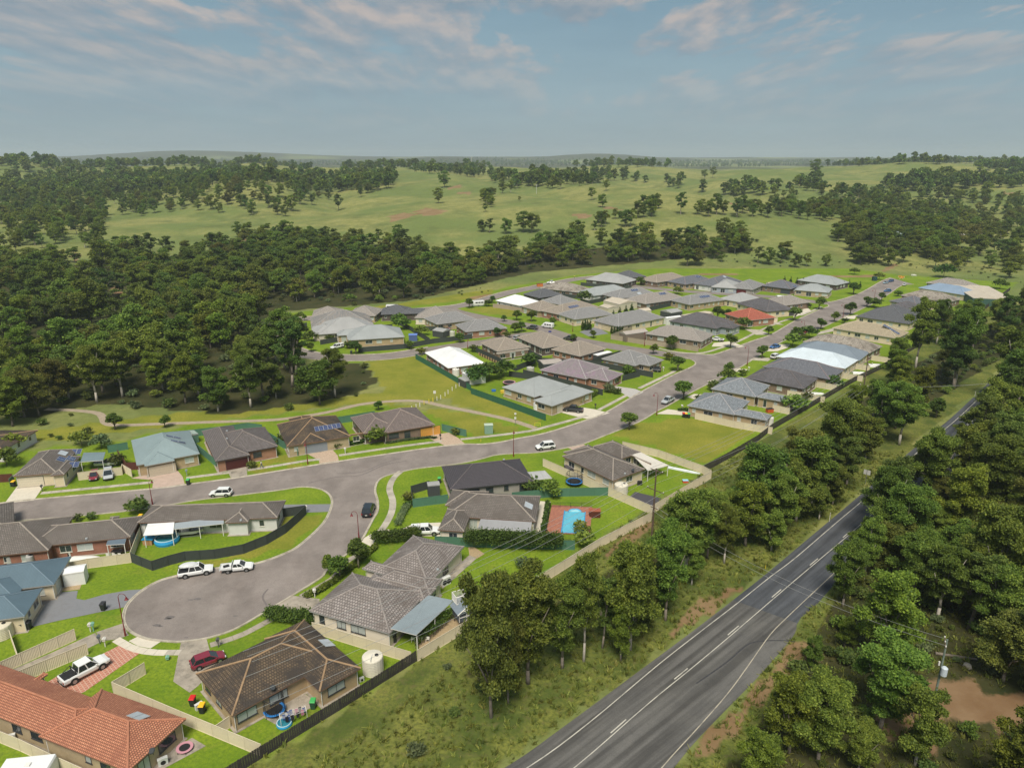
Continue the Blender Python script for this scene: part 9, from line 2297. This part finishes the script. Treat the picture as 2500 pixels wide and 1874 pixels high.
def person(label, q, h, shirt, legs, rz):
 p = G(*q); t = thing('person', label, 'person', (p.x, p.y, .04), rz); k = h / 1.75
 def skinned(name, V, E, R, mat, sub=1):
  me = bpy.data.meshes.new(name); me.from_pydata([tuple(c * k for c in v) for v in V], E, []); me.materials.append(mat)
  o = link_obj(name, me, t); sk = o.modifiers.new('skin', 'SKIN')
  for i, r in enumerate(R): o.data.skin_vertices[0].data[i].radius = (r * k, r * k)
  o.data.skin_vertices[0].data[0].use_root = True
  sb = o.modifiers.new('sub', 'SUBSURF'); sb.levels = sub; sb.render_levels = sub; return o
 skin = pmat('skin', (.42, .24, .16), .6, .05)
 V = [(0, 0, .95), (0, 0, 1.2), (0, 0, 1.42), (0, 0, 1.5), (0, .01, 1.62), (0, .01, 1.72), (-.19, 0, 1.4), (-.24, .12, 1.16), (-.2, .3, 1.0), (.19, 0, 1.4), (.25, -.1, 1.15), (.23, -.2, .93), (-.1, 0, .9), (-.11, -.14, .5), (-.11, -.38, .1), (-.11, -.28, .04), (.1, 0, .9), (.11, .2, .5), (.11, .3, .08), (.11, .42, .05)]
 E = [(0, 1), (1, 2), (2, 3), (3, 4), (4, 5), (2, 6), (6, 7), (7, 8), (2, 9), (9, 10), (10, 11), (0, 12), (12, 13), (13, 14), (14, 15), (0, 16), (16, 17), (17, 18), (18, 19)]
 R = [.13, .12, .13, .055, .09, .07, .065, .045, .04, .065, .045, .04, .09, .06, .045, .04, .09, .06, .045, .04]
 skinned('body', V, E, R, skin)
 skinned('shirt', [V[1], V[0], V[2], V[6], V[7], V[9], V[10]], [(0, 1), (0, 2), (2, 3), (3, 4), (2, 5), (5, 6)], [.145, .15, .15, .085, .07, .085, .07], pmat('shirt_%d' % int(shirt[2] * 100), shirt, .9, .05))
 skinned('trousers', [V[0], V[12], V[13], V[14], V[16], V[17], V[18]], [(0, 1), (1, 2), (2, 3), (0, 4), (4, 5), (5, 6)], [.145, .105, .08, .065, .105, .08, .065], pmat('trousers_%d' % int(legs[2] * 100), legs, .9, .1))
 MB().lathe([(0, .1), (.07, .08), (.1, 0), (.095, -.06), (.07, -.1)], 10).build('hair', pmat('dark_hair', (.03, .02, .015), .8, .1), t, loc=(0, -.015 * k, 1.69 * k))
person('person in a white shirt and blue jeans walking on the far footpath', ('Q6', 662, 675), 1.85, (.7, .7, .68), (.1, .13, .2), -1.2)
person('person in a yellow safety vest at the top of the loop road', ('B', 1057, 105), 1.9, (.6, .65, .1), (.05, .05, .08), .4)
for lb, q, r in (('pale boulder lying in the clearing behind the transformer pole', ('R1', 1760, 1000), .55), ('sandstone block at the hedge corner driveway', ('Q6', 1735, 1215), .5)):
 p = G(*q); o = MB(); o.lathe([(0, -.1), (r, .0), (r * .9, r * .5), (r * .4, r * .85), (0, r * .9)], 7); o.v = [(x + rr_.uniform(-.1, .1), y + rr_.uniform(-.1, .1), z) for x, y, z in o.v]; tag(o.build('boulder', pmat('pale_rock', (.45, .4, .33), .9, .15, 3), loc=tuple(p)), lb, 'rock')
p = G('R1', 1690, 940); tag(MB().cyl((-2.6, .6, .2), (2.2, -.7, .22), .22, .16, 9).build('fallen_log', M_BARK, loc=tuple(p)), 'dark fallen log behind the transformer pole', 'log')
def paddock_house(label, tg, x, y, w, d, h, col, roofc, rz=0.1):
 b = ground_hit(*px(tg, x, y))
 if not b: return
 t = thing('paddock_shed', label, 'shed', tuple(b), rz); MB().box(-w / 2, -d / 2, -1, w / 2, d / 2, h).build('wall', pmat('padd_%d' % int(col[2] * 100), col, .7, .08), t)
 MB().add([(-w / 2 - .4, -d / 2 - .4, h), (w / 2 + .4, -d / 2 - .4, h), (w / 2 + .4, d / 2 + .4, h), (-w / 2 - .4, d / 2 + .4, h), (-w / 2, 0, h + d * .18), (w / 2, 0, h + d * .18)], [(0, 1, 5, 4), (2, 3, 4, 5), (0, 4, 3), (1, 2, 5)]).build('roof', pmat('paddroof_%d' % int(roofc[2] * 100), roofc, .5, .05), t)
 for i in range(2): MB().box(-w / 3 + i * w / 2.4, -d / 2 - .05, 1, -w / 3 + i * w / 2.4 + 1.6, -d / 2 - .01, 2.2).build('window', M_GLASS, t)
paddock_house('grey-blue shed half hidden by paddock gums', 'N', 1415, 625, 12, 9, 5, (.26, .32, .38), (.34, .4, .46)); paddock_house('low brown farmhouse with pale roof on the right paddock', 'N', 1880, 610, 20, 8, 3, (.28, .17, .12), (.5, .48, .42)); paddock_house('tiny pale hut in the right hand woods', 'N', 1710, 438, 6, 5, 3, (.5, .58, .55), (.5, .58, .55))
paddock_house('small white shed on the left skyline paddock', 'L', 660, 135, 12, 7, 3.5, (.6, .62, .6), (.6, .62, .6)); paddock_house('tiny white building at the pasture corner', 'M', 140, 197, 8, 6, 3.5, (.66, .66, .64), (.66, .66, .64))
a, b = G('B', 245, 760), G('B', 480, 870); d = (b - a); n = int(d.length / 1.6)
t = thing('retaining_wall', 'retaining wall with tan timber posts below the grey fence', 'wall', tuple(a), atan2(d.y, d.x))
for i in range(n): MB().cbox((i * d.length / n, -.1, .5), (.3, .2, 1.0)).build('post', pmat('tan_sleeper', (.42, .3, .16), .85, .15, 2), t)
for k in range(3): MB().box(0, .0, k * .3, d.length, .1, k * .3 + .28).build('sleeper', pmat('dark_sleeper', (.12, .08, .05), .9, .2, 2), t)
for i, (x, y) in enumerate([(1038, 272), (1062, 276), (1050, 285), (1150, 258), (1162, 262)]):
 p = G('D', x, y); t = thing('road_barrier', 'orange and white road barrier across the end of the avenue' if i < 3 else 'white road barrier beside the dirt track', 'barrier', (p.x, p.y, 0), .1, 'barriers at the end of the avenue' if i < 3 else 'white barriers by the dirt track')
 MB().cbox((0, 0, .8), (2.2, .1, .45)).build('board', pmat('orange_board', (.7, .25, .04), .6, .05) if i < 3 else M_WHITE, t)
 for s in (-1, 1): MB().cbox((s * .9, 0, .4), (.08, .3, .8)).build('leg', M_WHITE, t)
